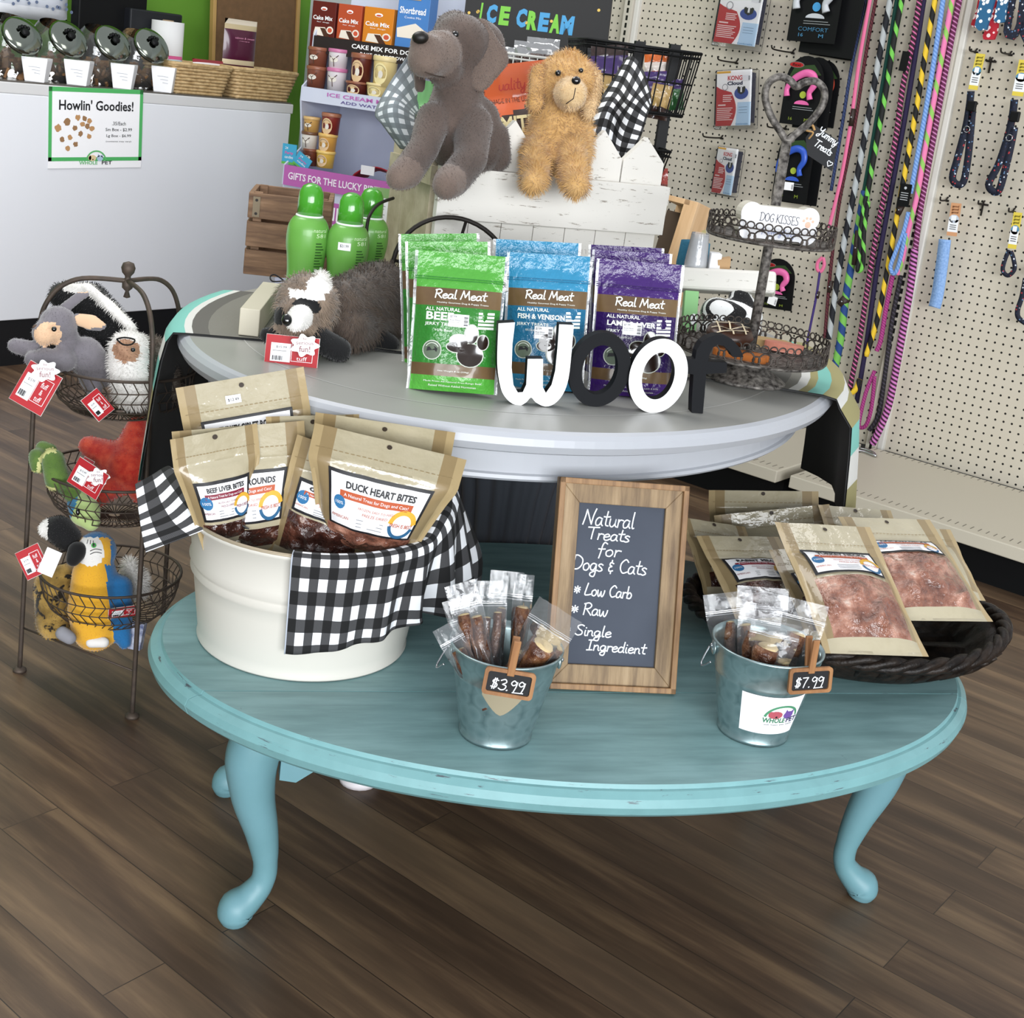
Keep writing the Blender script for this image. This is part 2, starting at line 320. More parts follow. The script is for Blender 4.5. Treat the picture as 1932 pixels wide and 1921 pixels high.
def wood(name, c1, c2, c3=None, scale=6, axis=0, rough=.6, dist=(1, 14, 14), dark=.0):
    if name in _m: return _m[name]
    t = NT(name); sc = [14, 14, 14]; sc[axis] = 1.2; vec = t.coord(scale=tuple(sc)); f = t.noise(vec, scale, 6, .65)
    c = t.ramp(f, [(.3, c1), (.55, c2), (.75, c3 or c1)]); v2 = t.coord(); k = t.noise(v2, 9, 2)
    if dark: c = t.mix(t.ramp(k, [(.5, (0, 0, 0, 1)), (.75, (dark, dark, dark, 1))]), c, c1)
    t.col(c); t.bump(f, .15, .001); _m[name] = t.set(rough); return t.mat
def rope(name, cs, k=40, strands=1, rough=.75, soft=False):
    """braided cord: colours in bands that wind round the cord (uv: u round, v metres along)"""
    if name in _m: return _m[name]
    t = NT(name); uv = t.n('ShaderNodeTexCoord').outputs['UV']; sp = t.n('ShaderNodeSeparateXYZ'); t.l(uv, sp.inputs[0])
    a = t.math('ADD', t.math('MULTIPLY', sp.outputs[0], strands), t.math('MULTIPLY', sp.outputs[1], k)); f = t.math('FRACT', a); n = len(cs)
    c = t.ramp(f, [(i / n, cs[i]) for i in range(n)], 'CONSTANT'); t.col(c)
    b = t.math('FRACT', t.math('ADD', t.math('MULTIPLY', sp.outputs[0], strands * 4), t.math('MULTIPLY', sp.outputs[1], k * 4))); t.bump(b, .4, .001)
    _m[name] = t.set(rough); return t.mat
def gingham(name, white='#eef0f4', mid='#4a4a4c', black='#131314'):
    t = NT(name); uv = t.n('ShaderNodeTexCoord').outputs['UV']; sp = t.n('ShaderNodeSeparateXYZ'); t.l(uv, sp.inputs[0])
    a = t.math('LESS_THAN', t.math('FRACT', sp.outputs[0]), .5); b = t.math('LESS_THAN', t.math('FRACT', sp.outputs[1]), .5)
    w = t.n('ShaderNodeTexWave'); w.inputs['Scale'].default_value = 9; w.inputs['Distortion'].default_value = 3; t.l(uv, w.inputs[0])
    midc = t.mix(t.math('MULTIPLY', w.outputs['Fac'], .35), mid, black)
    s_ = t.math('MULTIPLY', t.math('ADD', a, b), .5)
    m1 = t.mix(t.math('GREATER_THAN', s_, .25), white, midc); t.col(t.mix(t.math('GREATER_THAN', s_, .75), m1, black)); return t.set(.85)
M_white = mt('white_paint', '#e9e9ea', .5); M_black = mt('black_plastic', '#0a0b0d', .5, spec=.25); M_ink = ink('#1b1b1f'); M_wh = ink('#f4f4f6'); M_red = ink('#b01c26')
M_film = film('clear_film', haze=.05, gloss=.03); M_zip = film('zip_bag_film', haze=.06, gloss=.0, rough=.12)
M_gem = mt('glossy_black_bead', '#060607', .08, coat=1)
# floor
def floor_mat():
    t = NT('vinyl_plank_floor'); v = t.coord(scale=(1, 1, 1)); v.node.inputs['Location'].default_value = (.12, -.0266, 0); br = t.n('ShaderNodeTexBrick'); br.offset = .37; br.offset_frequency = 2; br.inputs['Scale'].default_value = 1
    br.inputs['Brick Width'].default_value = 1.05; br.inputs['Row Height'].default_value = .0925; br.inputs['Mortar Size'].default_value = .0008; br.inputs['Mortar Smooth'].default_value = .1; br.inputs['Bias'].default_value = 0
    br.inputs['Color1'].default_value = (0, 0, 0, 1); br.inputs['Color2'].default_value = (1, 1, 1, 1); br.inputs['Mortar'].default_value = (.5, .5, .5, 1); t.l(v, br.inputs['Vector'])
    sep = t.n('ShaderNodeSeparateColor'); t.l(br.outputs['Color'], sep.inputs[0]); pl = sep.outputs[0]
    # each plank its own stretch of grain
    cv = t.n('ShaderNodeCombineXYZ'); t.l(t.math('MULTIPLY', pl, 37.0), cv.inputs[0]); t.l(t.math('MULTIPLY', pl, 11.0), cv.inputs[2])
    ad = t.n('ShaderNodeVectorMath', operation='ADD'); mp = t.coord(scale=(1.6, 17, 1)); t.l(mp, ad.inputs[0]); t.l(cv.outputs[0], ad.inputs[1])
    g = t.noise(ad.outputs[0], 1.5, 7, .62); ad2 = t.n('ShaderNodeVectorMath', operation='ADD'); mp2 = t.coord(scale=(.9, 4, 1)); t.l(mp2, ad2.inputs[0]); t.l(cv.outputs[0], ad2.inputs[1]); g2 = t.noise(ad2.outputs[0], 2.2, 4, .5)
    c = t.ramp(g, [(.28, '#1d1511'), (.44, '#3f3026'), (.54, '#604b39'), (.68, '#94795b')]); c = t.mix(.42, c, t.ramp(g2, [(.3, '#3a2a20'), (.5, '#5e4936'), (.72, '#93795c')]))
    c = t.mix(.3, c, t.ramp(pl, [(0, '#362a22'), (.5, '#554335'), (1, '#7a6753')])); c = t.mix(t.math('MULTIPLY', br.outputs['Fac'], .75), c, '#1a1512')
    t.col(c); t.bump(g, .12, .001); return t.set(.42, spec=.45)
def peg_mat(x0, z0):
    t = NT('pegboard_panel'); c = t.n('ShaderNodeTexCoord').outputs['Object']; sp = t.n('ShaderNodeSeparateXYZ'); t.l(c, sp.inputs[0])
    def fr_(o, off): return t.math('SUBTRACT', t.math('FRACT', t.math('ADD', t.math('MULTIPLY', t.math('SUBTRACT', o, off), 1 / .0254), .5)), .5)
    a = fr_(sp.outputs[0], x0); b = fr_(sp.outputs[2], z0); d = t.math('SQRT', t.math('ADD', t.math('MULTIPLY', a, a), t.math('MULTIPLY', b, b)))
    hole = t.math('LESS_THAN', d, .135); n_ = t.noise(t.coord(), 3, 2)
    t.col(t.mix(hole, t.mix(n_, '#bab2a2', '#c6bfb1'), '#151311')); return t.set(.5)
def turq():
    t = NT('distressed_turquoise_paint'); v = t.coord(scale=(3, 20, 20)); s_ = t.noise(v, 2.2, 5, .6); v2 = t.coord()
    base = t.mix(t.ramp(s_, [(.35, (0, 0, 0, 1)), (.65, (1, 1, 1, 1))]), '#6d8e8f', '#80a3a5'); gz = t.noise(t.coord(scale=(2, 26, 26)), 3, 6, .7)
    c = t.mix(t.ramp(gz, [(.58, (0, 0, 0, 1)), (.72, (.3, .3, .3, 1))]), base, '#5f787b')
    wear = t.noise(t.coord(scale=(5, 5, 30)), 3.2, 6, .75); c = t.mix(t.ramp(wear, [(.67, (0, 0, 0, 1)), (.71, (.8, .8, .8, 1))]), c, '#3d3f45'); t.col(c); return t.set(.48)
M_floor = floor_mat(); M_turq = turq()
M_turq_leg = mt('turquoise_leg_paint', '#6a949d', .45, var=(14, '#5f8a90', .6)); M_turq_edge = NT('worn_turquoise_edge_paint'); _f = M_turq_edge.noise(M_turq_edge.coord(), 30, 4); _g = M_turq_edge.noise(M_turq_edge.coord(scale=(7, 7, 90)), 2.2, 6, .7)
M_turq_edge.col(M_turq_edge.mix(M_turq_edge.ramp(_g, [(.62, (0, 0, 0, 1)), (.66, (.9, .9, .9, 1))]), M_turq_edge.mix(_f, '#7dadb0', '#6b9699'), '#4b4a52')); M_turq_edge = M_turq_edge.set(.42)
M_grey = mt('grey_table_paint', '#a3a39e', .38, var=(5, '#9a9a95', .6)); M_greyrim = mt('grey_rim_paint', '#b1b4ba', .35)
M_galv = NT('galvanised_steel'); _v = M_galv.coord(); M_galv.col(M_galv.ramp(M_galv.vor(_v, 60), [(0, '#8fa5a8'), (.6, '#a8bbbd'), (1, '#7f9598')])); M_galv = M_galv.set(.33, .85)
M_gold = mt('plush_sewn', '#caa068')
M_ging = gingham('black_white_gingham'); M_grayging = gingham('grey_white_gingham', '#d3d8db', '#7d868a', '#72797d')
M_chalkb = mt('chalkboard_slate', '#3c424e', .75, var=(6, '#474d59', .8)); M_chalkd = mt('small_chalkboard_black', '#16171a', .7); M_chalk = mt('chalk', '#e9edf2', .9)
M_wframe = wood('weathered_frame_wood', '#5f4c39', '#8f785a', '#a68f70', 5, 2, .65); M_pin = wood('clothespin_wood', '#7a5330', '#926640', '#a5794e', 4, 2)
M_crate = wood('brown_crate_wood', '#5a4232', '#85664c', '#a5856a', 6, 0, .7, dark=.6); M_ply = wood('pale_box_wood', '#c19a70', '#d3ae84', '#dcbb95', 3, 2)
M_kraft = mt('cream_kraft_film', '#b3aa91', .28, coat=.8, var=(22, '#a49a7e', .6), bump=(24, .6, .006)); M_kraftd = mt('tan_stripe_film', '#8f7c5a', .32, coat=.5, bump=(20, .3, .005))
M_kraftl = mt('pale_edge_film', '#a8946e', .32, coat=.4, bump=(20, .3, .005))
def meat(name, c1, c2, c3):
    t = NT(name); v = t.coord(); f = t.noise(v, 26, 5, .65); t.col(t.ramp(f, [(.3, c1), (.48, c2), (.6, c3), (.7, '#d9c4b6')])); t.bump(t.noise(v, 55, 5), 1.0, .008); return t.set(.2, coat=1)
M_meat = meat('dried_meat_pink', '#4a2a22', '#8a5a48', '#b98a76'); M_meatd = meat('dried_meat_dark', '#1d0f0c', '#3a1d16', '#5d3427'); M_stick = meat('bully_stick', '#2a1611', '#54301f', '#83593a'); M_stick.node_tree.nodes['Principled BSDF'].inputs['Coat Weight'].default_value = .3
M_wire = mt('rusted_wire', '#4a423c', .6, .5, var=(60, '#5d5046', .8)); M_iron = mt('dark_iron', '#211c18', .55, .3); M_wick = mt('dark_wicker', '#0f0b09', .45, spec=.3, var=(50, '#3a2f27', .6), bump=(70, .6, .004))
M_steel = mt('bright_steel', '#b9bcc0', .25, 1.0)
M_chip = NT('chippy_white_paint'); _v = M_chip.coord(scale=(6, 6, 40)); _w = M_chip.noise(_v, 3, 6, .75); M_chip.col(M_chip.mix(M_chip.ramp(_w, [(.60, (0, 0, 0, 1)), (.63, (.85, .85, .85, 1))]), '#dad7d0', '#837a6e')); M_chip = M_chip.set(.6)
M_cream = mt('cream_paint', '#cfc8b4', .5)
M_tub = mt('cream_enamel', '#cfccc3', .42); M_blackcloth = mt('black_cloth', '#0c0d0f', .95, sheen=.1); M_greycloth = mt('grey_cloth', '#7f7d75', .95, bump=(160, .4, .002)); M_tealcloth = mt('teal_cloth', '#7fc2b6', .9); M_whitecloth = mt('white_cloth', '#d9d9d4', .9); M_olivecloth = mt('olive_cloth', '#a19a6b', .9)
# ------------------------------------------------------------------ setting
YW = 4.013; XG = -4.50
def struct(name, c, d, m): return MB().box(c, d).build(name, m, kind='structure')
struct('floor', (-1.6, 1.2, -.02), (6.6, 6.0, .04), M_floor)
struct('wall_back', (-1.6, 4.12, 1.35), (6.6, .1, 2.7), mt('off_white_wall', '#cfd2d8', .8))
struct('wall_left', (XG - .05, 1.2, 1.35), (.1, 6.0, 2.7), mt('lime_green_wall', '#5f8f2a', .75, var=(2, '#578527', .6)))
M_almond = mt('almond_shelf_metal', '#bfb8a8', .45); M_slot = NT('slotted_upright_metal'); _c = M_slot.n('ShaderNodeTexCoord').outputs['Object']; _s = M_slot.n('ShaderNodeSeparateXYZ'); M_slot.l(_c, _s.inputs[0])
_z = M_slot.math('LESS_THAN', M_slot.math('FRACT', M_slot.math('MULTIPLY', _s.outputs[2], 1 / .0254)), .66); _x = M_slot.math('LESS_THAN', M_slot.math('ABSOLUTE', _s.outputs[0]), .0045)
M_slot.col(M_slot.mix(M_slot.math('MULTIPLY', _z, _x), '#c3bdb0', '#121110')); M_slot = M_slot.set(.45)
def gondola(x0, x1, hx, label, deck=True):
    t = thing('pegboard_gondola', label, 'shelf unit', TR(x0, YW, 0), 'pegboard shelf bays along the back wall'); w = x1 - x0
    MB().box((w / 2, .006, 1.1), (w - .037, .012, 1.94)).build('pegboard_panel', peg_mat(hx - x0, .7248), t)
    MB().box((0, 0, 1.05), (.034, .05, 2.1)).build('upright_post', M_slot, t, M_=TR(.0, -.002, 0), bevel=.001)
    MB().box((.027, .0, 1.05), (.02, .034, 2.1)).build('edge_trim', mt('pale_trim_metal', '#cfcdc6', .4), t, bevel=.004)
    if not deck: return t
    MB().box((w / 2, -.335, .1225), (w - .042, .57, .037)).build('base_deck', M_almond, t, bevel=.003)
    for yy in (-.575, -.065):
        sl = MB()
        for k in range(int(w / .021) - 2): sl.box((.035 + k * .021, yy, .1412), (.0025, .028, .0006))
        sl.build('slot_row', mt('slot_shadow', '#6f6a5f', .6), t)
    MB().box((w / 2, -.31, .05), (w - .042, .5, .1)).build('kick_plate', M_black, t)
    return t
gondola(-2.778, -1.598, -2.705, 'beige pegboard bay hung with leashes and boxed collars behind the round tray stand')
gondola(-1.598, .15, -1.544, 'beige pegboard bay with flower collars at the right edge of the photo')
gondola(-3.66, -2.778, -2.705, 'beige pegboard bay behind the black ice cream sign', False)
# service counter on the left
XC = -3.904; ZC = .925
t = thing('service_counter', 'long white service counter with dark top and black plinth', 'counter', TR(XC, 2.3, 0))
MB().box((-.29, 0, .52), (.58, 2.36, .73)).build('front_panel', mt('counter_white_laminate', '#e0e2e7', .4), t, bevel=.003)
MB().box((-.29, 0, .0775), (.57, 2.36, .155)).build('plinth', mt('black_plinth', '#101114', .45), t)
MB().box((-.3, 0, .9025), (.6, 2.38, .035), 0).build('top_edge', mt('pale_top_edge', '#cfcfcf', .4), t, bevel=.003)
MB().box((-.31, 0, .9225), (.6, 2.37, .005)).build('counter_top', mt('grey_counter_top', '#57534e', .25), t)
t_counter = t
def at_counter(x, y, X): p = onX(x, y, X); return p
RX_ = RZ(90)
# poster taped to the counter
m, w, h = quadM(onX(95, 163, XC + .002), onX(273, 170, XC + .002), onX(90, 318, XC + .002))
t = thing('price_poster', 'white treat price poster with green border taped on the white counter', 'poster', m)
b = MB().box((0, -.0006, h / 2), (w, .0012, h), 0); f = fl(.0016); f2 = fl(.0021); f3 = fl(.0026); b.build('sheet', M_wh, t)
b = MB(); gr = 1; hh = h * .9
for q in ((-w / 2, h - .0145, w / 2, h), (-w / 2, h * .09, w / 2, h * .09 + .0125), (-w / 2, h * .09, -w / 2 + .0125, h), (w / 2 - .0125, h * .09, w / 2, h)): b.quad(*q, f, 0, 2, 2)
b.build('green_border', ink('#4fae62'), t)
b = MB().text("Howlin' Goodies!", 0, h * .785, w * .79, f, 0, .034, .022)
for s_, yy, ww in (('.35/Each', .565, .15), ('Sm Box - $2.99', .485, .29), ('Lg Box - $6.99', .405, .27), ('(contents may vary)', .335, .28)): b.text(s_, w * .24, h * yy, w * ww, f, 0, .012 if ww < .28 or 'Sm' in s_ else .006, .01)
b.text('PET', w * .115, h * .068, w * .11, f3, 0, .012, .015); b.build('lettering', M_ink, t)
b = MB(); r_ = random.Random(3)
for k, (x, y) in enumerate([(-.4, .5), (-.31, .57), (-.2, .63), (-.13, .62), (-.08, .59), (-.23, .5), (-.15, .55), (-.1, .53), (-.05, .5), (-.17, .43), (-.08, .4), (-.36, .36), (-.28, .38), (-.22, .3), (-.3, .25)]):
    n_ = 12; pts = [(x * w + (.012 if k in (0, 1) else .009) * (1 + .25 * r_.uniform(-1, 1)) * cos(2 * pi * i / n_), y * h + (.012 if k in (0, 1) else .009) * (1 + .25 * r_.uniform(-1, 1)) * sin(2 * pi * i / n_)) for i in range(n_)]; b.poly(pts, f, k % 2)
b.build('biscuit_picture', [ink('#b98d5f'), ink('#977350')], t)
def wp_logo(mp, s, bm):   # rounded arch over two animal heads and the shop's lettering; materials: 0 green 1 dark 2 dog 3 cat
    bm.arc(0, 0, s * .44, s * .06, 12, 168, mp, 0, 16, s * .40); bm.disc(-s * .17, s * .13, s * .17, mp, 2, 14, s * .12); bm.disc(-s * .29, s * .14, s * .07, mp, 2, 10, s * .1); bm.disc(s * .17, s * .12, s * .14, mp, 3, 14, s * .12)
    bm.poly([(s * .05, s * .15), (s * .08, s * .3), (s * .16, s * .2)], mp, 3); bm.poly([(s * .2, s * .2), (s * .3, s * .29), (s * .3, s * .13)], mp, 3); bm.disc(-s * .15, s * .07, s * .03, mp, 1, 8)
    return bm
bm = wp_logo(lambda x, y: f2(x, y + h * .085), .085, MB()); bm.text('WHOLE', -.03, h * .068, .07, f3, 0, .012, .015); bm.build('shop_logo', [ink('#5fb36b'), M_ink, ink('#dcc79a'), ink('#a9bfd6')], t)
# treat jars
M_jar = film('jar_glass', haze=.05, rough=.03, gloss=.06); M_bisc = mt('dog_biscuit', '#8d6a48', .8, var=(30, '#6a4a30', 1), bump=(60, .5, .003)); M_lid = mt('chrome_lid', '#8b9188', .12, 1.0)
def biscuits(n, rx, rz, seed):
    r = random.Random(seed); b = MB()
    for k in range(n):
        a = r.uniform(0, 2 * pi); q = sqrt(r.random()); b.box((0, 0, 0), (r.uniform(.02, .034), r.uniform(.014, .022), .008), 0, Matrix.Translation((rx * q * cos(a), rx * q * sin(a), r.uniform(.008, rz * (1.1 - .5 * q)))) @ Matrix.Rotation(r.uniform(0, 6), 4, Vector((r.random(), r.random(), r.random() + .01)).normalized()))
    return b
jx = [((-42, 60), 'leftmost treat jar, half cut off by the photo edge'), ((46, 67), 'treat jar with slanted chrome lid behind the leftmost full paper box'), ((133, 73), 'treat jar with slanted chrome lid, second full jar from the left'), ((217, 81), 'treat jar with slanted chrome lid, third full jar from the left'), ((290, 86), 'treat jar with slanted chrome lid closest to the white paper roll')]
for k, ((x, y), lab) in enumerate(jx):
    c = onX(x, y, XC - .055); t = thing('treat_jar', lab, 'jar', TR(c.x - .095, c.y, ZC) @ RZ(0), 'slant lid treat jars on the counter')
    T = TR(0, 0, .1) @ RY(52); b = MB(); b.lathe([(.001, -.1), (.06, -.098), (.088, -.07), (.096, -.02), (.09, .03), (.072, .07), (.064, .085)], 24, 0, TR(0, 0, .1) @ RY(20), close=False); b.build('glass_body', M_jar, t)
    biscuits(46, .07, .09, k).build('biscuits', M_bisc, t, kind='stuff')
    T = TR(.085, 0, c.z - ZC) @ RY(56); b = MB().lathe([(.058, -.012), (.066, -.01), (.067, 0), (.06, .006), (.03, .011), (.0001, .012)], 28, 0, T); lid = b.build('lid', M_lid, t)
    b = MB().ell((0, 0, .02), (.014, .014, .008), 0, T)
    for q in (-40, -13, 13, 40): b.ell((-.02 * cos(radians(q)), .021 * sin(radians(q)) * 1.1, .018), (.007, .006, .006), 0, T, 8)
    b.build('paw_knob', M_black, lid)
# white paper boxes in front of the jars
bxs = [((-22, 106, 5, 152), 'white paper treat box cut off at the left photo edge'), ((51, 112, 103, 158), 'white paper treat box above the upper left corner of the poster'), ((130, 117, 182, 163), 'white paper treat box over the word start of the poster'), ((217, 124, 265, 168), 'white paper treat box above the right half of the poster'), ((293, 129, 341, 172), 'white paper treat box touching the first wicker basket')]
for k, ((x0, y0, x1, y1), lab) in enumerate(bxs):
    c = onX((x0 + x1) / 2 - 2, y1, XC - .03); t0 = onX((x0 + x1) / 2, y0, XC - .03); h = t0.z - ZC; w = (x1 - x0) / ppm(dep(c))
    t = thing('paper_treat_box', lab, 'box', TR(XC - .05, c.y, ZC) @ Matrix.Rotation(YAW0 + .12, 4, 'Z'), 'folded white paper treat boxes'); b = MB(); a = w * .34; d = w * .46
    b.add([(-a, -a, 0), (a, -a, 0), (a, a, 0), (-a, a, 0), (-d, -d, h), (d, -d, h), (d, d, h), (-d, d, h)], [(3, 2, 1, 0), (0, 1, 5, 4), (1, 2, 6, 5), (2, 3, 7, 6), (3, 0, 4, 7), (4, 5, 6, 7)], 0, None, False).build('carton', M_wh, t, bevel=.002)
    bb = MB(); g = lambda x, y: Vector((x, -a - (d - a) * y / h - .0008, y))
    for q in range(3): bb.stroke([(-w * .2 + .01 * q, h * (.65 - .13 * q)), (w * .0, h * (.66 - .13 * q)), (w * .2, h * (.64 - .13 * q))], .0012, g, 0)
    bb.build('pencil_note', ink('#9aa0ab'), t); MB().box((0, 0, h + .002), (w * .9, w * .9, .004)).build('folded_flaps', M_wh, t)
# wicker baskets with packets
M_wicker = mt('straw_wicker', '#cdb183', .6, var=(60, '#a98a5e', 1))
def basket(x0, y0, x1, y1, lab):
    c = onX((x0 + x1) / 2, y1, XC - .02); top = onX((x0 + x1) / 2, y0, XC - .02); h = top.z - ZC - .005; w = (onX(x1, y0, XC - .02) - onX(x0, y0, XC - .02)).length; d = .2
    t = thing('wicker_basket', lab, 'basket', TR(XC - .02 - d / 2, c.y, ZC) @ RX_); n = 9
    def lp(k): s_ = .8 + .2 * k / n; return [(p[0], p[1], 0) for p in rrect(-w / 2 * s_, -d / 2 * s_, w / 2 * s_, d / 2 * s_, .02, 3)]
    b = MB()
    for k in range(n):
        q = lp(k); N = len(q); pts = []
        q = [Vector(p) for p in q]; dense = []
        for i in range(N): dense += [q[i].lerp(q[(i + 1) % N], j / 6) for j in range(6)] if (q[i] - q[(i + 1) % N]).length > .03 else [q[i]]
        pts = [p * (1 + .014 * (1 if (i + k) % 2 else -1)) + Vector((0, 0, h * (k + .5) / n)) for i, p in enumerate(dense)]; b.tube(pts, h / n * .55, 6, True)
    b.build('woven_side', M_wicker, t); b = MB(); q = [Vector(p) + Vector((0, 0, h)) for p in lp(n)]; b.tube(q, .007, 6, True); b.build('rim', M_wicker, t)
    MB().box((0, 0, .004), (w * .78, d * .78, .008)).build('base', M_wicker, t); return t, w, h
basket(328, 122, 440, 174, 'straw basket next to the paper boxes with red packets'); basket(441, 132, 563, 187, 'straw basket at the counter end with blue packets')
def packet(name, lab, cat, x0, y0, x1, y1, X, cs, group=None, turn=0, tilt=0, T=.02):
    p = onX((x0 + x1) / 2, y1, X); w = (onX(x1, y0, X) - onX(x0, y0, X)).length; h = (onX(x0, y0, X) - onX(x0, y1, X)).length
    t = thing(name, lab, cat, Matrix.Translation(p) @ RX_ @ RZ(turn) @ RX(tilt), group); b = MB()
    fn = lambda s_: (lambda u, v: Vector(((u - .5) * w, s_ * T * sin(pi * u) ** .5 * sin(pi * min(v * 1.1, 1)) ** .5 / 2, v * h)))
    mi = lambda u, v: min(int((1 - v) * len(cs)), len(cs) - 1)
    b.grid(fn(-1), 10, max(len(cs) * 3, 9), mi); b.grid(fn(1), 10, 9, 0); b.build('pouch', [mt('packet_' + c.strip('#'), c, .3, coat=.4) for c in cs], t); return t, w, h
t, w, h = packet('treat_pouch', 'tall purple treat pouch with cream top standing behind the baskets', 'bag', 418, 36, 479, 132, XC - .16, ['#cfc4b2', '#b9a884', '#4a1230', '#4a1230', '#4a1230', '#4a1230', '#4a1230', '#4a1230', '#d9c9a8', '#4a1230'], T=.05)
b = MB(); b.text('salmon & sweet', 0, h * .64, w * .6, fl(.028), 0, .007); b.text('recipe', 0, h * .58, w * .3, fl(.028), 0, .005); b.build('lettering', ink('#d993b0'), t)
packet('treat_packet', 'dark red treat packet lying in the left straw basket', 'bag', 366, 112, 424, 134, XC - .1, ['#8a1220', '#e8dfe0', '#8a1220'], None, 0, -20)
packet('treat_packet', 'small pink packet at the back edge of the left straw basket', 'bag', 318, 106, 344, 122, XC - .14, ['#c2457c', '#b8ccd0'], None, 0, -10)
packet('treat_packet', 'blue and white packet lying in the right straw basket', 'bag', 484, 130, 546, 148, XC - .1, ['#4f6f8f', '#a9bcc9', '#3f5a76'], None, 0, -30)
p = onX(332, 116, XC - .2); q = onX(332, 42, XC - .2); t = thing('paper_roll', 'white paper towel roll standing behind the jars', 'paper roll', TR(p.x - .06, p.y, ZC))
b = MB().lathe([(.02, 0), (.058, 0), (.058, q.z - ZC), (.02, q.z - ZC)], 28); b.build('paper', mt('towel_paper', '#dcdcdc', .9), t); MB().lathe([(.02, .0), (.02, q.z - ZC + .004), (.016, q.z - ZC + .004)], 16).build('cardboard_core', mt('core_card', '#9c8468', .8), t)
# cork board leaning behind the counter
TLp, TRp, BLp = onX(408, -40, XG + .1), onX(566, -25, XG + .1), onX(398, 135, XG + .1)
m, w, h = quadM(TLp, TRp, BLp); t = thing('cork_board', 'brown board in pale wood frame leaning on the green wall', 'board', m)
MB().box((0, 0, h / 2), (w, .012, h)).build('panel', mt('brown_board', '#6f5236', .8, var=(40, '#634a30', 1)), t); b = MB()
for q in ((-w / 2, h / 2, .016, h), (w / 2, h / 2, .016, h), (0, 0, w, .016), (0, h, w, .016)): b.box((q[0], -.004, q[1]), (q[2], .024, q[3]))
b.build('frame', mt('pale_frame', '#b08d55', .5), t, bevel=.002)
p = onX(232, 60, XC - .34); t = thing('till_monitor', 'black till screen standing behind the jars', 'monitor', TR(p.x, p.y + .02, ZC) @ RX_)
w = (onX(335, 0, XC - .34) - onX(130, 0, XC - .34)).length
MB().box((-.06, .03, .2), (w * .62, .05, .28)).build('screen_housing', M_black, t, bevel=.006); MB().box((w * .22, .0, .17), (w * .5, .06, .2)).build('card_printer', mt('charcoal_plastic', '#191b20', .4), t, bevel=.006); MB().box((0, .06, .03), (.2, .16, .06)).build('stand', M_black, t, bevel=.006)
b = MB()
for q in range(4): b.stroke([(w * .2, .17 - q * .014), (w * .38 - .01 * (q % 2), .17 - q * .014)], .004, lambda x, y: Vector((x, -.032, y)), 0)
b.build('sticker_text', ink('#77808c'), t)
t, w, h = packet('paper_bag', 'pale patterned paper bag at the upper left corner of the photo', 'bag', -20, -40, 128, 36, XC - .42, ['#b9bfcb', '#c6cad4', '#e2e4ea'], T=.1); b = MB(); r_ = random.Random(5)
for k in range(30): b.disc(r_.uniform(-.45, .45) * w, r_.uniform(.3, .95) * h, .006, fl(.06), 0, 8)
b.build('printed_dots', ink('#5f6c86'), t)
# ------------------------------------------------------------------ turquoise drop-leaf coffee table
ZB = .345; TA = 53.0
t = t_blue = thing('coffee_table', 'low oval turquoise drop-leaf coffee table with curved cabriole legs', 'table', TR(-1.015, 1.557, 0) @ RZ(TA))
PROF = [(.030, -.040), (.012, -.040), (.004, -.033), (.0, -.022), (.003, -.012), (.012, -.006), (.0165, -.0055), (.0185, 0), (.03, 0)]
def oval_section(a, b, y0, y1, prof, z, n=40):
    loops = []
    for e, dz in prof:
        A, B = a - e, b - e; L = []
        lo = max(-1, y0 / B); hi = min(1, y1 / B); t0, t1 = math.asin(lo), math.asin(hi)
        L += [(A * cos(t0 + (t1 - t0) * k / n), B * sin(t0 + (t1 - t0) * k / n), z + dz) for k in range(n + 1)]
        L += [(-A * cos(t1 - (t1 - t0) * k / n), B * sin(t1 - (t1 - t0) * k / n), z + dz) for k in range(n + 1)]
        loops.append(L)
    N = len(loops[0]); vs = [p for L in loops for p in L]; fs = []; mm = []
    for j in range(len(loops) - 1):
        for k in range(N): fs.append((j * N + k, j * N + (k + 1) % N, (j + 1) * N + (k + 1) % N, (j + 1) * N + k)); mm.append(1 if j < len(loops) - 2 else 0)
    fs += [tuple(range(N - 1, -1, -1)), tuple((len(loops) - 1) * N + k for k in range(N))]; mm += [1, 0]
    return MB().add(vs, fs, mm, None, False)
ys = .163
oval_section(.622, .42, -ys, ys, PROF, ZB).build('fixed_top', [M_turq, M_turq_edge], t)
oval_section(.622, .42, -.42, -ys - .0016, PROF, ZB).build('drop_leaf', [M_turq, M_turq_edge], t)
oval_section(.622, .42, ys + .0016, .42, PROF, ZB).build('drop_leaf', [M_turq, M_turq_edge], t)
for sx, sy in ((-1, -1), (1, -1), (-1, 1), (1, 1)):
    o = Vector((sx * .93, sy * .25, 0)).normalized(); c = Vector((sx * .46 - .012, sy * .158, 0))
    key = [(-.012, .305), (.004, .27), (.010, .24), (.004, .19), (-.012, .135), (-.022, .085), (-.020, .055), (-.004, .034), (.012, .022), (.014, .012), (.012, .0)]
    rr = [.036, .0365, .035, .029, .0225, .0165, .0165, .020, .0250, .0245, .0175]
    pts = catmull([c + o * a + Vector((0, 0, z)) for a, z in key], 4); rs = []
    for i in range(len(rr) - 1): rs += [rr[i] + (rr[i + 1] - rr[i]) * k / 4 for k in range(4)]
    MB().tube(pts, rs + [rr[-1]], 18).build('leg', M_turq_leg, t)
def apron(L, T, nm):
    o = [(-L, .0), (-L, -.088), (-L + .022, -.092), (-L + .095, -.040), (-L * .3, -.026), (L * .3, -.026), (L - .095, -.040), (L - .022, -.092), (L, -.088), (L, 0)]
    MB().prism(o, -.009, .009, 0, T).build(nm, M_turq_leg, t, bevel=.002)
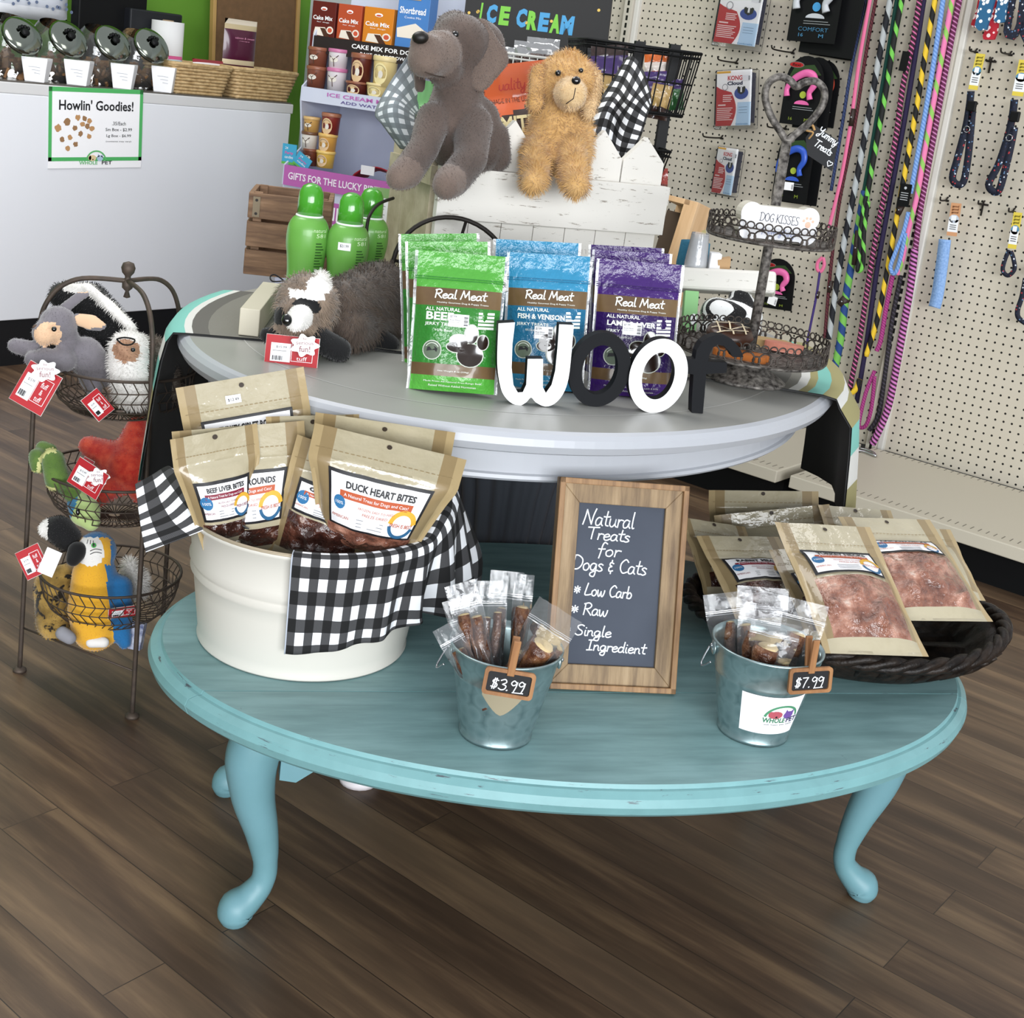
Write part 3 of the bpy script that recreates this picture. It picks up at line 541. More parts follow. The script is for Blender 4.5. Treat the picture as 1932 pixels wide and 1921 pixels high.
apron(.432, TR(-.012, -.158, ZB - .04), 'apron_rail'); apron(.432, TR(-.012, .158, ZB - .04), 'apron_rail'); apron(.118, TR(-.452, 0, ZB - .04) @ RZ(90), 'apron_rail'); apron(.118, TR(.452, 0, ZB - .04) @ RZ(90), 'apron_rail')
# ------------------------------------------------------------------ grey oval pedestal table
ZG = .69; GC = Vector((-1.447, 1.898, 0)); GA, GB, GT = .69, .556, 101.7
t = t_grey = thing('pedestal_table', 'grey oval pedestal table with fluted black column behind the turquoise table', 'table', TR(*GC) @ RZ(GT))
pr = [(.06, -.034), (.016, -.034), (.006, -.030), (0, -.019), (.002, -.009), (.008, -.003), (.016, 0), (.03, 0)]
oval_section(GA, GB, -GB, GB, pr, ZG, 64).build('table_top', [M_grey, M_greyrim], t, bevel=0)
pr2 = [(.075, -.088), (.058, -.088), (.054, -.084), (.055, -.079), (.060, -.077), (.060, -.034), (.075, -.034)]
oval_section(GA, GB, -GB, GB, pr2, ZG, 64).build('apron', [M_greyrim, M_greyrim], t)
b = MB(); N = 120; L1 = [((GA - .1) * cos(2 * pi * k / N), (GB - .1) * sin(2 * pi * k / N)) for k in range(N)]; L2 = [((GA - .102) * cos(2 * pi * k / N), (GB - .102) * sin(2 * pi * k / N)) for k in range(N)]
b.add([(p[0], p[1], ZG + .0004) for p in L1 + L2], [(k, (k + 1) % N, N + (k + 1) % N, N + k) for k in range(N)]); b.build('inlay_line', mt('pale_line', '#c6c6c2', .5), t)
M_flute = mt('charcoal_fluted_paint', '#4a4d54', .34)
b = MB().lathe([(.10, .03), (.15, .05), (.165, .09), (.14, .14), (.118, .22), (.115, .32), (.13, .42), (.155, .52), (.185, .59), (.19, .602)], 144, 0, None, rfn=lambda a, i: 1 + .09 * abs(sin(a * 13)) - .05); b.build('fluted_column', M_flute, t)
for k in range(4):
    a = radians(90 * k + 3); o = Vector((cos(a), sin(a), 0)); pts = catmull([o * .1 + Vector((0, 0, .10)), o * .2 + Vector((0, 0, .11)), o * .31 + Vector((0, 0, .06)), o * .44 + Vector((0, 0, .024))], 6)
    f = MB().tube(pts, [.04 - .016 * i / (len(pts) - 1) for i in range(len(pts))], 12).build('foot', M_flute, t)
    MB().lathe([(.001, 0), (.032, 0), (.034, .008), (.028, .018), (.001, .022)], 20, 0, TR(*(o * .458))).build('foot_pad', mt('pale_foot_pad', '#d8d3d6', .5), f)
# ------------------------------------------------------------------ striped blanket lying across the grey table
def ell_hit(p, d):
    th = radians(GT); c, s = cos(th), sin(th); q = p - GC; x, y = q.x * c + q.y * s, -q.x * s + q.y * c; dx, dy = d.x * c + d.y * s, -d.x * s + d.y * c
    A = (dx / GA) ** 2 + (dy / GB) ** 2; B = 2 * (x * dx / GA ** 2 + y * dy / GB ** 2); C_ = (x / GA) ** 2 + (y / GB) ** 2 - 1; D = max(B * B - 4 * A * C_, 0); return (-B - sqrt(D)) / 2 / A, (-B + sqrt(D)) / 2 / A
A_ = onz(392, 636, ZG); B_ = onz(1478, 727, ZG); A_.z = B_.z = 0; du = (B_ - A_).normalized(); dn = Vector((-du.y, du.x, 0))
rows = []; HG = ((.050, -.27), (.046, -.22), (.040, -.16), (.034, -.10), (.027, -.05), (.020, -.018), (.009, -.001))
IN = (.010, .022, .034, .048, .064, .082, .105, .135)
for j in range(9):
    w = j / 8; p0 = A_ + dn * (.40 * w); l0, l1 = ell_hit(p0, du); r = []; pR = p0 - dn * .085 * (1 - w) ** 2; k1 = ell_hit(pR, du)[1]; wob = .010 * sin(j * 1.3)
    for q, dz in HG: r.append(p0 + du * (l0 - q + w * .5 * max(0, -dz - .02) - wob * (dz < -.04) * -dz * 5) + Vector((0, 0, ZG + dz + .004)))
    for q in IN: r.append(p0 + du * (l0 + q) + Vector((0, 0, ZG + .004)))
    L_ = p0 + du * (l0 + .16); R2 = pR + du * (k1 - .16)
    for k in range(8): r.append(L_.lerp(R2 + dn * .085 * (1 - w) ** 2 * .7, k / 7) + Vector((0, 0, ZG + .004 + .004 * (j == 0 and k % 3 == 1))))
    for q in reversed(IN): r.append(pR + dn * .085 * (1 - w) ** 2 * .6 * (q / .135) + du * (k1 - q) + Vector((0, 0, ZG + .004 + .004 * (j == 0))))
    for q, dz in reversed(HG): r.append(pR + du * (k1 + q + .006 + wob * (dz < -.04) * -dz * 5 + .02 * (dz < -.04)) + Vector((0, 0, ZG + dz + .004)))
    rows.append(r)
st = [3, 2, 4, 3, 2, 3, 3, 2, 1, 1, 0, 0, 0, 0, 0] + [0] * 8 + [1, 1, 0, 2, 4, 3, 3, 4, 2, 4, 3, 2, 4, 2, 3]
b = MB(); nc = len(rows[0])
for off in (0, 1):
    vs = []
    for j, r in enumerate(rows):
        for i, p in enumerate(r):
            q = p.copy()
            if off:
                if i < 6: q += du * .004
                elif i > nc - 7: q -= du * .004
                else: q.z -= .0034
            vs.append(q)
    fs = [(j * nc + i, j * nc + i + 1, (j + 1) * nc + i + 1, (j + 1) * nc + i) for j in range(8) for i in range(nc - 1)]
    b.add(vs, fs, [5 if off else st[min(i, len(st) - 1)] for j in range(8) for i in range(nc - 1)])
tag(b.build('striped_blanket', [M_greycloth, mt('dark_grey_cloth', '#66645f', .95), M_whitecloth, M_tealcloth, M_olivecloth, M_blackcloth]), 'grey and teal striped blanket with black underside draped across the grey table', 'blanket')
# ------------------------------------------------------------------ bags
def pouch_fn(w, h, T, seed, prof, wr=.0012, curl=0, taper=0):
    def S(u, v, side=-1):
        a = abs(u); e = max(0, 1 - (a / .93) ** 2.4) if a < .93 else 0; f = prof(v)
        n_ = noise.noise(Vector((u * 2.3 + seed * 3.1, v * 4.1, seed * 1.7 + side))) * wr * 3 + noise.noise(Vector((u * 6 + seed, v * 11, seed))) * wr
        hd = max(0, min(1, (v - .74) * 8)) * wr * 2.2; n_ += hd * (noise.noise(Vector((u * 3.4 + seed * 2, v * 5 + seed, 3.0))) * 1.6 + noise.noise(Vector((u * 8 - seed, v * 14, seed * 5.0))) * .8)
        y = side * (T / 2) * f * e ** .75 - n_ * (1 if v > .02 else .3) * (.3 + f)
        return Vector((u * w / 2 * (1 - .035 * f) * (1 - taper * max(0, 1 - v * 1.4)), y + curl * v * v + .012 * curl * sin(3 * u), v * h))
    return S
def mapper(S, w, h, off=.0011):
    return lambda x, y: S(max(-1, min(1, x / (w / 2))), max(0, min(1, y / h))) + Vector((0, -off, 0))
def pouch_mesh(S, mi, nu=26, nv=34):
    b = MB(); b.grid(lambda u, v: S(u * 2 - 1, v), nu, nv, lambda u, v: mi(u * 2 - 1, v)); b.grid(lambda u, v: S(1 - u * 2, v, 1), nu, nv, lambda u, v: mi(1 - u * 2, v)); return b
P_stand = lambda v: (1 - .25 * v) * (1 if v < .55 else max(0, (1 - (v - .55) / .33))) ** .8 * min(1, .55 + v * 6)
P_pillow = lambda v: max(0, sin(pi * min(1, max(0, (v - .03) / .72)))) ** .7
C_border = M_ink
def kraft_bag(pb, pt, db, dt, wpx, label, seed, title=None, sub='#8a3420', turn=0, meatm=None, T=.045, lab_v=(.42, .70), group='cream treat bags with white labels', curl=0, win=.40, sticker=False, taper=0, level=False):
    m, h = fr(pb, pt, db, dt, turn, level); w = wpx / ppm((db + dt) / 2); t = thing('treat_bag', label, 'bag', m, group)
    S = pouch_fn(w, h, T, seed, P_pillow, .0008, curl, taper)
    def mi(u, v):
        a = abs(u)
        if win and v < win and a < .76 and v > .09: return 3
        return 2 if a > .86 else 1 if a > .7 and v > .1 else 0
    def S2(u, v, side=-1):
        p = S(u, v, side)
        if win and side < 0 and .09 < v < win and abs(u) < .76:
            k = min(1, (win - v) * 16, (v - .09) * 14, (.76 - abs(u)) * 7); p.y -= k * .013 * (max(0, noise.noise(Vector((u * 3.2 + seed, v * 9, seed * 2.0)))) * 1.6 + .25 * noise.noise(Vector((u * 9, v * 22, seed))))
        return p
    b = pouch_mesh(S2, mi, 34, 44); b.build('pouch', [M_kraft, M_kraftd, M_kraftl, meatm or M_meat], t)
    mp = mapper(S, w, h, .0016); d = mapper(S, w, h, .0022)
    b = MB(); b.disc(0, h * .955, .0035, mp, 0, 10); b.build('hang_hole', ink('#3a3028'), t)
    b = MB(); n_ = 24
    for k in range(n_): b.stroke([(w * (-.46 + .92 * k / n_), h * .83), (w * (-.46 + .92 * (k + .55) / n_), h * .83)], .0011, mp, 0)
    b.build('tear_line', ink('#8f7c58'), t)
    if title:
        y0, y1 = lab_v[0] * h, lab_v[1] * h; x0 = w * .36; b = MB(); H = y1 - y0
        b.quad(-x0, y0, x0, y1, mp, 1, 26, 18); m3 = mapper(S, w, h, .0022); b.quad(-x0 + .004, y0 + .004, x0 - .004, y1 - .004, m3, 0, 26, 18); m4 = mapper(S, w, h, .0030)
        b.text(title, w * .02, y1 - H * .19, w * .5, m4, 1, H * .12, .04); b.quad(-w * .27, y1 - H * .42, w * .27, y1 - H * .29, m4, 2, 8, 1); b.text('A Natural Treat for Dogs and Cats!', 0, y1 - H * .355, w * .48, mapper(S, w, h, .0037), 0, H * .07)
        b.text('FROZEN, EASY-TO-FEED', w * .02, y1 - H * .52, w * .28, m4, 2, H * .05); b.text('FREEZE-DRIED', w * .02, y1 - H * .61, w * .2, m4, 2, H * .05)
        b.disc(-w * .27, y0 + H * .5, .009, m4, 3, 14); b.text('100%', -w * .27, y0 + H * .5, .012, mapper(S, w, h, .0037), 0, .004); b.text('AMERICAN', -w * .26, y0 + H * .24, w * .14, m4, 2, H * .06)
        b.arc(w * .24, y0 + H * .33, H * .23, H * .09, 10, 175, m4, 4); b.arc(w * .24, y0 + H * .3, H * .23, H * .07, 190, 345, m4, 5); b.text('FRESH IS BEST', w * .24, y0 + H * .31, w * .18, mapper(S, w, h, .0037), 2, H * .07, .01)
        for q in range(3): b.stroke([(-w * .12, y0 + H * (.27 - .07 * q)), (w * .1, y0 + H * (.27 - .07 * q))], .001, m4, 6)
        b.build('label', [M_wh, M_ink, ink(sub), ink('#2f6f9f'), ink('#d9a93a'), ink('#2b5f86'), ink('#83868c')], t)
    if sticker:
        b = MB(); b.quad(-w * .14, h * .855, -w * .02, h * .905, d, 0, 3, 2); b.text('$12.49', -w * .08, h * .878, w * .085, mapper(S, w, h, .0037), 1, h * .02); b.build('price_sticker', [M_wh, M_ink], t)
    return t, S, w, h
def jerky_bag(pb, pt, db, dt, wpx, label, seed, cs, words, turn=0, front=True, sticker=(.02, .51)):
    m, h = fr(pb, pt, db, dt, turn); w = wpx / ppm((db + dt) / 2); t = thing('jerky_bag', label, 'bag', m, 'foil jerky bags on the grey table')
    S = pouch_fn(w, h, .05, seed, P_stand, .0008); main = mt('foil_' + cs[0].strip('#'), cs[0], .3, coat=.28, bump=(34, .9, .008)); dk = mt('foil_' + cs[1].strip('#'), cs[1], .3, coat=.28, bump=(34, .9, .008)); br = mt('foil_brown', '#59432c', .3, coat=.4, var=(9, '#8a7350', .6))
    def mi(u, v): return 3 if abs(u) > .965 else 2 if (.605 < v < .735 or .10 < v < .185) else 1 if v < .605 and v > .185 else 0
    pouch_mesh(S, mi, 30, 46).build('pouch', [main, dk, br, film('bag_edge_film', haze=.16, gloss=.0)], t)
    mp = mapper(S, w, h, .0012); m2 = mapper(S, w, h, .0018)
    b = MB()
    for y in (.80, .815): b.stroke([(-w * .48 + w * .96 * k / 10, h * y) for k in range(11)], .0016, mp, 0)
    b.build('zip_seal', dk, t)
    if not front: return t
    b = MB(); b.hand('Real Meat', w * .02, h * .665, h * .062, mp, .0019, 0, w * .56); b.text('Healthy Gourmet Dog & Puppy Treats', w * .05, h * .633, w * .56, mp, 0, h * .014)
    b.text('ALL NATURAL', -w * .16, h * .585, w * .38, mp, 0, h * .026, .012); b.text(words[0], -w * (.34 - words[1] / 2), h * .535, w * words[1], mp, 0, h * (.058 if words[1] < .35 else .038), .03); b.text('JERKY TREATS', -w * .16, h * .475, w * .38, mp, 0, h * .028, .012)
    b.text('95% ' + words[0].title(), -w * .14, h * .435, w * .2, mp, 0, h * .016)
    for k in range(5): b.stroke([(w * (.24 + .0 * k), h * (.572 - .026 * k)), (w * .4, h * (.577 - .026 * k))], h * .017, mp, 0)
    b.text('Net Weight 8 oz (226g)', 0, h * .145, w * .34, mp, 0, h * .013); b.text('Made From All-Natural Free-Range ' + words[0].title(), 0, h * .068, w * .64, mp, 0, h * .015); b.text('Raised Without Added Hormones', 0, h * .04, w * .52, mp, 0, h * .015)
    b.build('lettering', ink('#eef2ea'), t)
    b = MB(); cx, cy = w * .17, h * .27
    for px_, py_, ax, ay in ((0, .0, .14, .11), (-.15, .07, .11, .05), (-.13, .13, .1, .06), (.0, .2, .07, .09), (.13, .13, .06, .07)): b.disc(cx + w * px_, cy + h * py_ * .75, w * (ax + .012), mp, 1, 20, h * (ay + .008) * .75)
    for px_, py_, ax, ay in ((0, .0, .14, .11), (-.15, .07, .11, .05), (-.13, .13, .1, .06), (.0, .2, .07, .09), (.13, .13, .06, .07)): b.disc(cx + w * px_, cy + h * py_ * .75, w * ax, m2, 0, 20, h * ay * .75)
    b.build('paw_picture', [mt('paw_window', '#241812', .15, coat=1), ink('#c9cfc4')], t)
    b = MB(); b.disc(-w * .25, h * .29, w * .105, mp, 1, 24); b.disc(-w * .25, h * .29, w * .095, m2, 0, 24); m3 = mapper(S, w, h, .0022); b.arc(-w * .25, h * .29, w * .075, .0012, 30, 150, m3, 1); b.poly([(-w * .31, h * .28), (-w * .3, h * .31), (-w * .22, h * .315), (-w * .19, h * .3), (-w * .2, h * .275), (-w * .22, h * .29), (-w * .28, h * .285)], m3, 2); b.build('round_seal', [ink('#5d6a58'), ink('#c9cfc4'), M_ink], t)
    sx, sy = sticker; b = MB(); b.quad(w * (sx - .11), h * (sy - .045), w * (sx + .11), h * (sy + .045), m2, 0, 4, 3); b.text('$7.99', w * (sx - .06), h * (sy + .027), w * .07, m3, 1, h * .018); b.text('Real Meat', w * (sx - .04), h * (sy + .003), w * .11, m3, 1, h * .009); b.text('jerky treats', w * (sx - .04), h * (sy - .012), w * .11, m3, 1, h * .009)
    for k in range(7): b.stroke([(w * (sx + .06), h * (sy - .03 + .009 * k)), (w * (sx + .098), h * (sy - .03 + .009 * k))], .0008 + .0007 * (k % 3 == 0), m3, 1)
    b.build('price_sticker', [M_wh, M_ink], t); return t
def zip_bag(pb, pt, db, dt, wpx, label, seed, sticks, group, turn=0, tag_=False):
    """clear zip bag holding dried chew sticks; sticks = [(x share, length share, radius m, lean)]"""
    m, h = fr(pb, pt, db, dt, turn); w = wpx / ppm((db + dt) / 2); t = thing('zip_bag', label, 'bag', m, group)
    S = pouch_fn(w, h, .026, seed, lambda v: max(.02, sin(pi * min(1, v / .8)) ** .6 if v < .8 else .02), .0022, 0, .5)
    pouch_mesh(S, lambda u, v: 0, 12, 18).build('clear_bag', M_zip, t); mp = mapper(S, w, h, .0006)
    b = MB()
    for y in (.80, .82, .835): b.stroke([(-w * .5 + w * k / 8, h * y) for k in range(9)], .0011, mp, 0)
    b.build('zip_strip', film('zip_strip', haze=.45), t); r = random.Random(seed)
    for i, (x, L, rad, lean) in enumerate(sticks):
        pts = []; rs = []
        for k in range(9): q = k / 8; pts.append(Vector((x * w + lean * w * q + .0015 * sin(q * 7 + i), .002 * cos(q * 5 + i), h * (.05 + (L - .05) * q)))); rs.append(rad * (1 + .12 * sin(q * 9 + i * 2) + .1 * r.uniform(-1, 1)))
        b = MB().tube(pts, rs, 10); c = b.build('chew_stick', M_stick, t); MB().ell(pts[-1], (rad * .9, rad * .9, rad * .3), n=6).build('pale_end', mt('pale_chew_end', '#c9b489', .7, bump=(150, .6, .002)), c)
    if tag_:
        b = MB(); b.quad(-w * .3, h * .02, w * .3, h * .3, mapper(S, w, h, .001), 0, 3, 3)
        for k in range(8): b.stroke([(-w * .2 + k * w * .045, h * .2), (-w * .2 + k * w * .045, h * .28)], .0009 + .0008 * (k % 3 == 0), mapper(S, w, h, .0015), 1)
        b.build('barcode_label', [M_wh, M_ink], t)
    return t
# ------------------------------------------------------------------ plush toys
def caps_mesh(caps, flat=None):
    b = MB()
    for c in caps:
        p = P(c[0], c[1], c[2]); r = c[3] / ppm(c[2]); q, r2 = (P(c[4], c[5], c[6]), c[7] / ppm(c[6])) if len(c) >= 8 else (p, r)
        n_ = max(1, int((q - p).length / (min(r, r2) * .4)) + 1) if len(c) >= 8 else 0
        for k in range(n_ + 1): f = k / n_ if n_ else 0; b.ell(p.lerp(q, f), r + (r2 - r) * f, 0, None, 8)
    if flat:
        c0 = sum(b.v, Vector()) / len(b.v); b.v = [p - F_ * ((p - c0).dot(F_) * (1 - flat)) for p in b.v]
    return b
def fuse(b, vox, smooth):
    me = bpy.data.meshes.new('x'); me.from_pydata([tuple(p) for p in b.v], [], b.f); o = bpy.data.objects.new('x', me); COL.objects.link(o)
    m = o.modifiers.new('r', 'REMESH'); m.mode = 'VOXEL'; m.voxel_size = vox; m.use_smooth_shade = True
    s = o.modifiers.new('s', 'SMOOTH'); s.factor = .5; s.iterations = smooth
    dg = bpy.context.evaluated_depsgraph_get(); e = o.evaluated_get(dg); k = e.to_mesh(); vs = [v.co.copy() for v in k.vertices]; fs = [tuple(p.vertices) for p in k.polygons]; ns = [p.normal.copy() for p in k.polygons]; cs = [p.center.copy() for p in k.polygons]; ar = [p.area for p in k.polygons]
    e.to_mesh_clear(); bpy.data.objects.remove(o); bpy.data.meshes.remove(me); return vs, fs, ns, cs, ar
def fluff(name, caps, mats, parent, vox=.005, smooth=5, fur=None, flat=None, zone=None, down=.35, inv=None, fk=None):
    """soft sewn shape fused from capsules; material by nearest capsule (9th entry / last) or zone(x,y) in photo pixels; fur=(length, tufts, width)"""
    vs, fs, ns, cs, ar = fuse(caps_mesh(caps, flat), vox, smooth); mi = []
    cc = [(P(c[0], c[1], c[2]), P(c[4], c[5], c[6]) if len(c) >= 8 else P(c[0], c[1], c[2]), c[3] / ppm(c[2]), c[-1] if len(c) in (5, 9) else 0) for c in caps]
    for f, c in zip(fs, cs):
        best = (9, 0)
        for p, q, r, k in cc:
            d = q - p; u = 0 if d.length < 1e-6 else max(0, min(1, (c - p).dot(d) / d.dot(d))); e = ((p + d * u) - c).length / r
            if e < best[0]: best = (e, k)
        k = best[1]
        if zone:
            v = c - CAM; zz = v.dot(F_); z_ = zone(CX + FPX * v.dot(R_) / zz, CY - FPX * v.dot(U_) / zz, k); k = k if z_ is None else z_
        mi.append(k)
    b = MB(); T = inv if inv is not None else None; b.add(vs, fs, mi, T)
    if fur:
        L, N, W = fur; r = random.Random(len(fs)); tot = sum(ar); acc = 0
        for f, n_, c, a, k in zip(fs, ns, cs, ar, mi):
            acc += N * a / tot
            while acc > 1:
                acc -= 1; ps = [vs[i] for i in f]; q = ps[0].lerp(ps[1], r.random()).lerp(ps[2].lerp(ps[-1], r.random()), r.random())
                cl = noise.noise_vector(q * 40) * .7; d = (n_ + cl + Vector((0, 0, -down)) + Vector((r.uniform(-.35, .35), r.uniform(-.35, .35), r.uniform(-.35, .35)))).normalized()
                if d.dot(n_) < .15: d = (d + n_ * .5).normalized()
                l = L * r.uniform(.6, 1.2) * (fk[k] if fk else 1); sd = d.cross(n_ if abs(d.dot(n_)) < .95 else Vector((0, 0, 1))); sd = sd.normalized() * W if sd.length > 1e-6 else Vector((W, 0, 0)); q0 = q - n_ * .001
                md = q0 + d * l * .55 + n_ * l * .08; b.add([q0 - sd, q0 + sd, md + sd * .7, md - sd * .7, q0 + d * l + Vector((0, 0, -down * l * .35))], [(0, 1, 2, 3), (3, 2, 4)], k, T)
    return b.build(name, mats, parent)
def plush(label, pb, caps, mats, group=None, vox=.005, smooth=5, fur=None, zone=None, name='plush_toy', cat='stuffed animal', down=.35, fk=None):
    o = P(*pb); t = thing(name, label, cat, Matrix.Translation(o), group); inv = Matrix.Translation(-o); t['_'] = 0; del t['_']
    fluff('body', caps, mats, t, vox, smooth, fur, None, zone, down, inv, fk); return t, inv
def bead(name, x, y, d, r, m, par, inv, fl_=1.0, ry=None):
    p = P(x, y, d); k = 1 / ppm(d); b = MB(); b.ell((0, 0, 0), 1, 0, None, 8); X = Matrix(((R_.x, F_.x, U_.x, p.x), (R_.y, F_.y, U_.y, p.y), (R_.z, F_.z, U_.z, p.z), (0, 0, 0, 1)))
    T = inv @ X @ SC(r * k, r * k * fl_, (ry or r) * k); b.v = [T @ v for v in b.v]; return b.build(name, m, par)
def tagcard(label, TL_, TR_, BL_, d, bar=True, cloud=None, dd=(0, 0, 0), rot=0):
    """red folded swing tag with white price sticker, facing the camera"""
    m, w, h = quadM(P(*TL_, d + dd[0]), P(*TR_, d + dd[1]), P(*BL_, d + dd[2])); t = thing('swing_tag', label, 'tag', m, 'red swing tags on the stuffed animals')
    MB().box((0, .0006, h / 2), (w, .0012, h)).build('card', M_red, t); MB().box((0, .0016, h / 2), (w + .0015, .0006, h + .0015)).build('paper_edge', mt('tag_paper', '#d8d2cc', .8), t)
    b = MB(); b.quad(-w * .4, h * .15, -w * .02, h * .75, FL, 0, 2, 2); f = fl(.001)
    for k in range(9): b.stroke([(-w * .35 + k * w * .022, h * .2), (-w * .35 + k * w * .022, h * .33)], .0007 + .0006 * (k % 3 == 0), f, 1)
    b.text('$15.99', -w * .2, h * .62, w * .2, f, 1, h * .08); b.stroke([(-w * .36, h * .5), (-w * .1, h * .5)], .0006, f, 1); b.build('price_label', [M_wh, M_ink], t)
    b = MB()
    for q in ((0, .2, .4, .2), (0, .8, .4, .8), (.4, .2, .4, .8), (0.0, .2, 0, .8)): b.stroke([(w * q[0], h * q[1]), (w * q[2], h * q[3])], .0008, FL, 0)
    for k, s_ in enumerate(('fluff', '&', 'tuff')): b.text(s_, w * .2, h * (.64 - .17 * k), w * (.2 if k != 1 else .08), FL, 0, h * .13)
    b.build('printed_lettering', M_wh, t)
    return t
def cloudtag(label, x, y, d, rpx, s=('be', 'serious', 'fun!')):
    m, h = fr((x, y + rpx), (x + 2, y - rpx), d, d); r = h / 2; t = thing('cloud_tag', label, 'tag', m); pts = [((r * .92 + r * .16 * cos(7 * a)) * cos(a) * 1.15, r + (r * .84 + r * .14 * cos(7 * a)) * sin(a)) for a in [2 * pi * k / 56 for k in range(56)]]
    MB().prism(pts, 0, .001).build('card', M_wh, t); b = MB(); b.text('serious', 0, r * 1.2, r * 1.4, FL, 0, r * .3); b.text('fun!', 0, r * .7, r * .9, FL, 0, r * .5, .01); b.text('be', 0, r * 1.55, r * .3, FL, 0, r * .2); b.build('lettering', ink('#8c5a5e'), t); return t
# ================================================================== things on the grey table
def stand(x, y, z, yaw=0): return Matrix.Translation(onz(x, y, z)) @ Matrix.Rotation(YAW0 + radians(yaw), 4, 'Z')
def loc(m, x, y):
    """where the sight line through a photo pixel meets the front face of frame m, in its own x and z"""
    i = m.inverted(); o = i @ CAM; d = (i.to_3x3() @ ray(x, y)); k = -o.y / d.y; p = o + d * k; return (p.x, p.z)
def tr(m, pts, n=4, closed=True): return [(p.x, p.y) for p in catmull([loc(m, *p) + (0,) for p in pts], n, closed)] if n else [loc(m, *p) for p in pts]
# jerky bags
GRN, BLU, PUR = ('#4f9f3a', '#2f7a2c'), ('#2f86ae', '#22688c'), ('#3b1a66', '#2a1150')
jerky_bag((832, 704), (828, 441), 2.12, 2.10, 152, 'green foil jerky bag at the back of the green row', 1, GRN, ('BEEF', .3), 0, False)
jerky_bag((846, 724), (845, 456), 2.04, 2.02, 160, 'green foil jerky bag between the front and back green bags', 2, GRN, ('BEEF', .3), 0, False)
jerky_bag((852, 739), (872, 478), 1.955, 1.95, 176, 'front green foil jerky bag with white price sticker', 3, GRN, ('BEEF', .30))
jerky_bag((1000, 705), (1014, 455), 2.15, 2.13, 166, 'light blue foil jerky bag standing behind the front blue one', 4, BLU, ('BEEF', .3), 0, False)
jerky_bag((1022, 735), (1038, 480), 2.06, 2.05, 162, 'front light blue foil jerky bag behind the white letter', 5, BLU, ('FISH & VENISON', .56), 0, True, (-.02, .42))
jerky_bag((1166, 718), (1182, 465), 2.22, 2.20, 142, 'purple foil jerky bag at the back of the purple row', 6, PUR, ('LAMB', .3), 0, False)
jerky_bag((1176, 730), (1193, 475), 2.15, 2.13, 150, 'purple foil jerky bag in the middle of the purple row', 7, PUR, ('LAMB', .3), 0, False)
jerky_bag((1187, 747), (1209, 494), 2.085, 2.07, 166, 'front purple foil jerky bag behind the letters', 8, PUR, ('LAMB & LIVER', .56), 6, True, (-.05, .5))
# block letters
M_lw, M_lb = mt('letter_white_face', '#f4f4f6', .4), mt('letter_black_paint', '#0e1014', .6, spec=.2)
m = stand(1012, 767, ZG, 8); o = [(678, 612), (672, 740), (670, 850), (678, 940), (700, 1030), (745, 1088), (800, 1112), (845, 1092), (875, 1062), (905, 1092), (962, 1117), (1020, 1098), (1070, 1040), (1102, 950), (1120, 800), (1135, 622)]
i_ = [(1046, 618), (1036, 760), (1022, 900), (1000, 985), (965, 1035), (947, 1000), (948, 828), (855, 828), (846, 985), (825, 1030), (795, 1032), (768, 985), (757, 880), (762, 740), (778, 606)]
pts = tr(m, [(730 + x / 3.22, 420 + y / 3.22) for x, y in o], 3, False) + tr(m, [(730 + x / 3.22, 420 + y / 3.22) for x, y in i_], 0)
pts = [(x, max(z, 0)) for x, z in pts]
t = thing('letter_block', 'white wooden letter W with black sides, first of the row', 'letter', m, 'wooden letters spelling a dog sound'); MB().prism(pts, 0, .020, 0).build('letter_body', M_lb, t); MB().prism(pts, -.0008, 0, 0).build('white_face', M_lw, t)
def letter_o(x, y, ox, oy, ix, iy, face, lab, yaw, tilt=-4, group='wooden letters spelling a dog sound'):
    m = stand(x, y, ZG, yaw); c = [loc(m, ox[0], (oy[0] + oy[1]) / 2), loc(m, ox[1], (oy[0] + oy[1]) / 2), loc(m, (ox[0] + ox[1]) / 2, oy[0]), loc(m, (ox[0] + ox[1]) / 2, oy[1])]
    rx, rz = (c[1][0] - c[0][0]) / 2, (c[2][1] - c[3][1]) / 2; k = (ix[1] - ix[0]) / (ox[1] - ox[0]); kz = (iy[1] - iy[0]) / (oy[1] - oy[0]); cx, cz = (c[0][0] + c[1][0]) / 2, rz; N = 64; ca, sa = cos(radians(tilt)), sin(radians(tilt))
    A = [(cx + rx * cos(2 * pi * j / N) * ca + rz * sin(2 * pi * j / N) * -sa * .5, cz + rz * sin(2 * pi * j / N)) for j in range(N)]; B = [(cx + (p[0] - cx) * k, cz + (p[1] - cz) * kz) for p in A]
    t = thing('letter_block', lab, 'letter', m, group); MB().ring(A, B, 0, .020).build('letter_body', M_lb, t)
    if face is not M_lb: MB().ring(A, B, -.0008, 0).build('white_face', face, t)
letter_o(1125, 768, (1074, 1190), (626, 768), (1096, 1163), (651, 745), M_lb, 'black wooden letter O, second of the row', 8)
letter_o(1231, 779, (1187, 1297), (637, 779), (1211, 1272), (664, 754), M_lw, 'white faced wooden letter O, third of the row', 8)
m = stand(1315, 780, ZG, 8); q = [(325, 1615), (329, 1500), (340, 1332), (290, 1325), (290, 1222), (352, 1220), (362, 1160), (400, 1095), (450, 1062), (500, 1046), (560, 1048), (620, 1078), (668, 1130), (692, 1175), (702, 1206), (625, 1206), (604, 1168), (560, 1124), (515, 1115), (478, 1140), (455, 1190), (447, 1238), (584, 1246), (580, 1320), (432, 1328), (420, 1480), (408, 1615)]
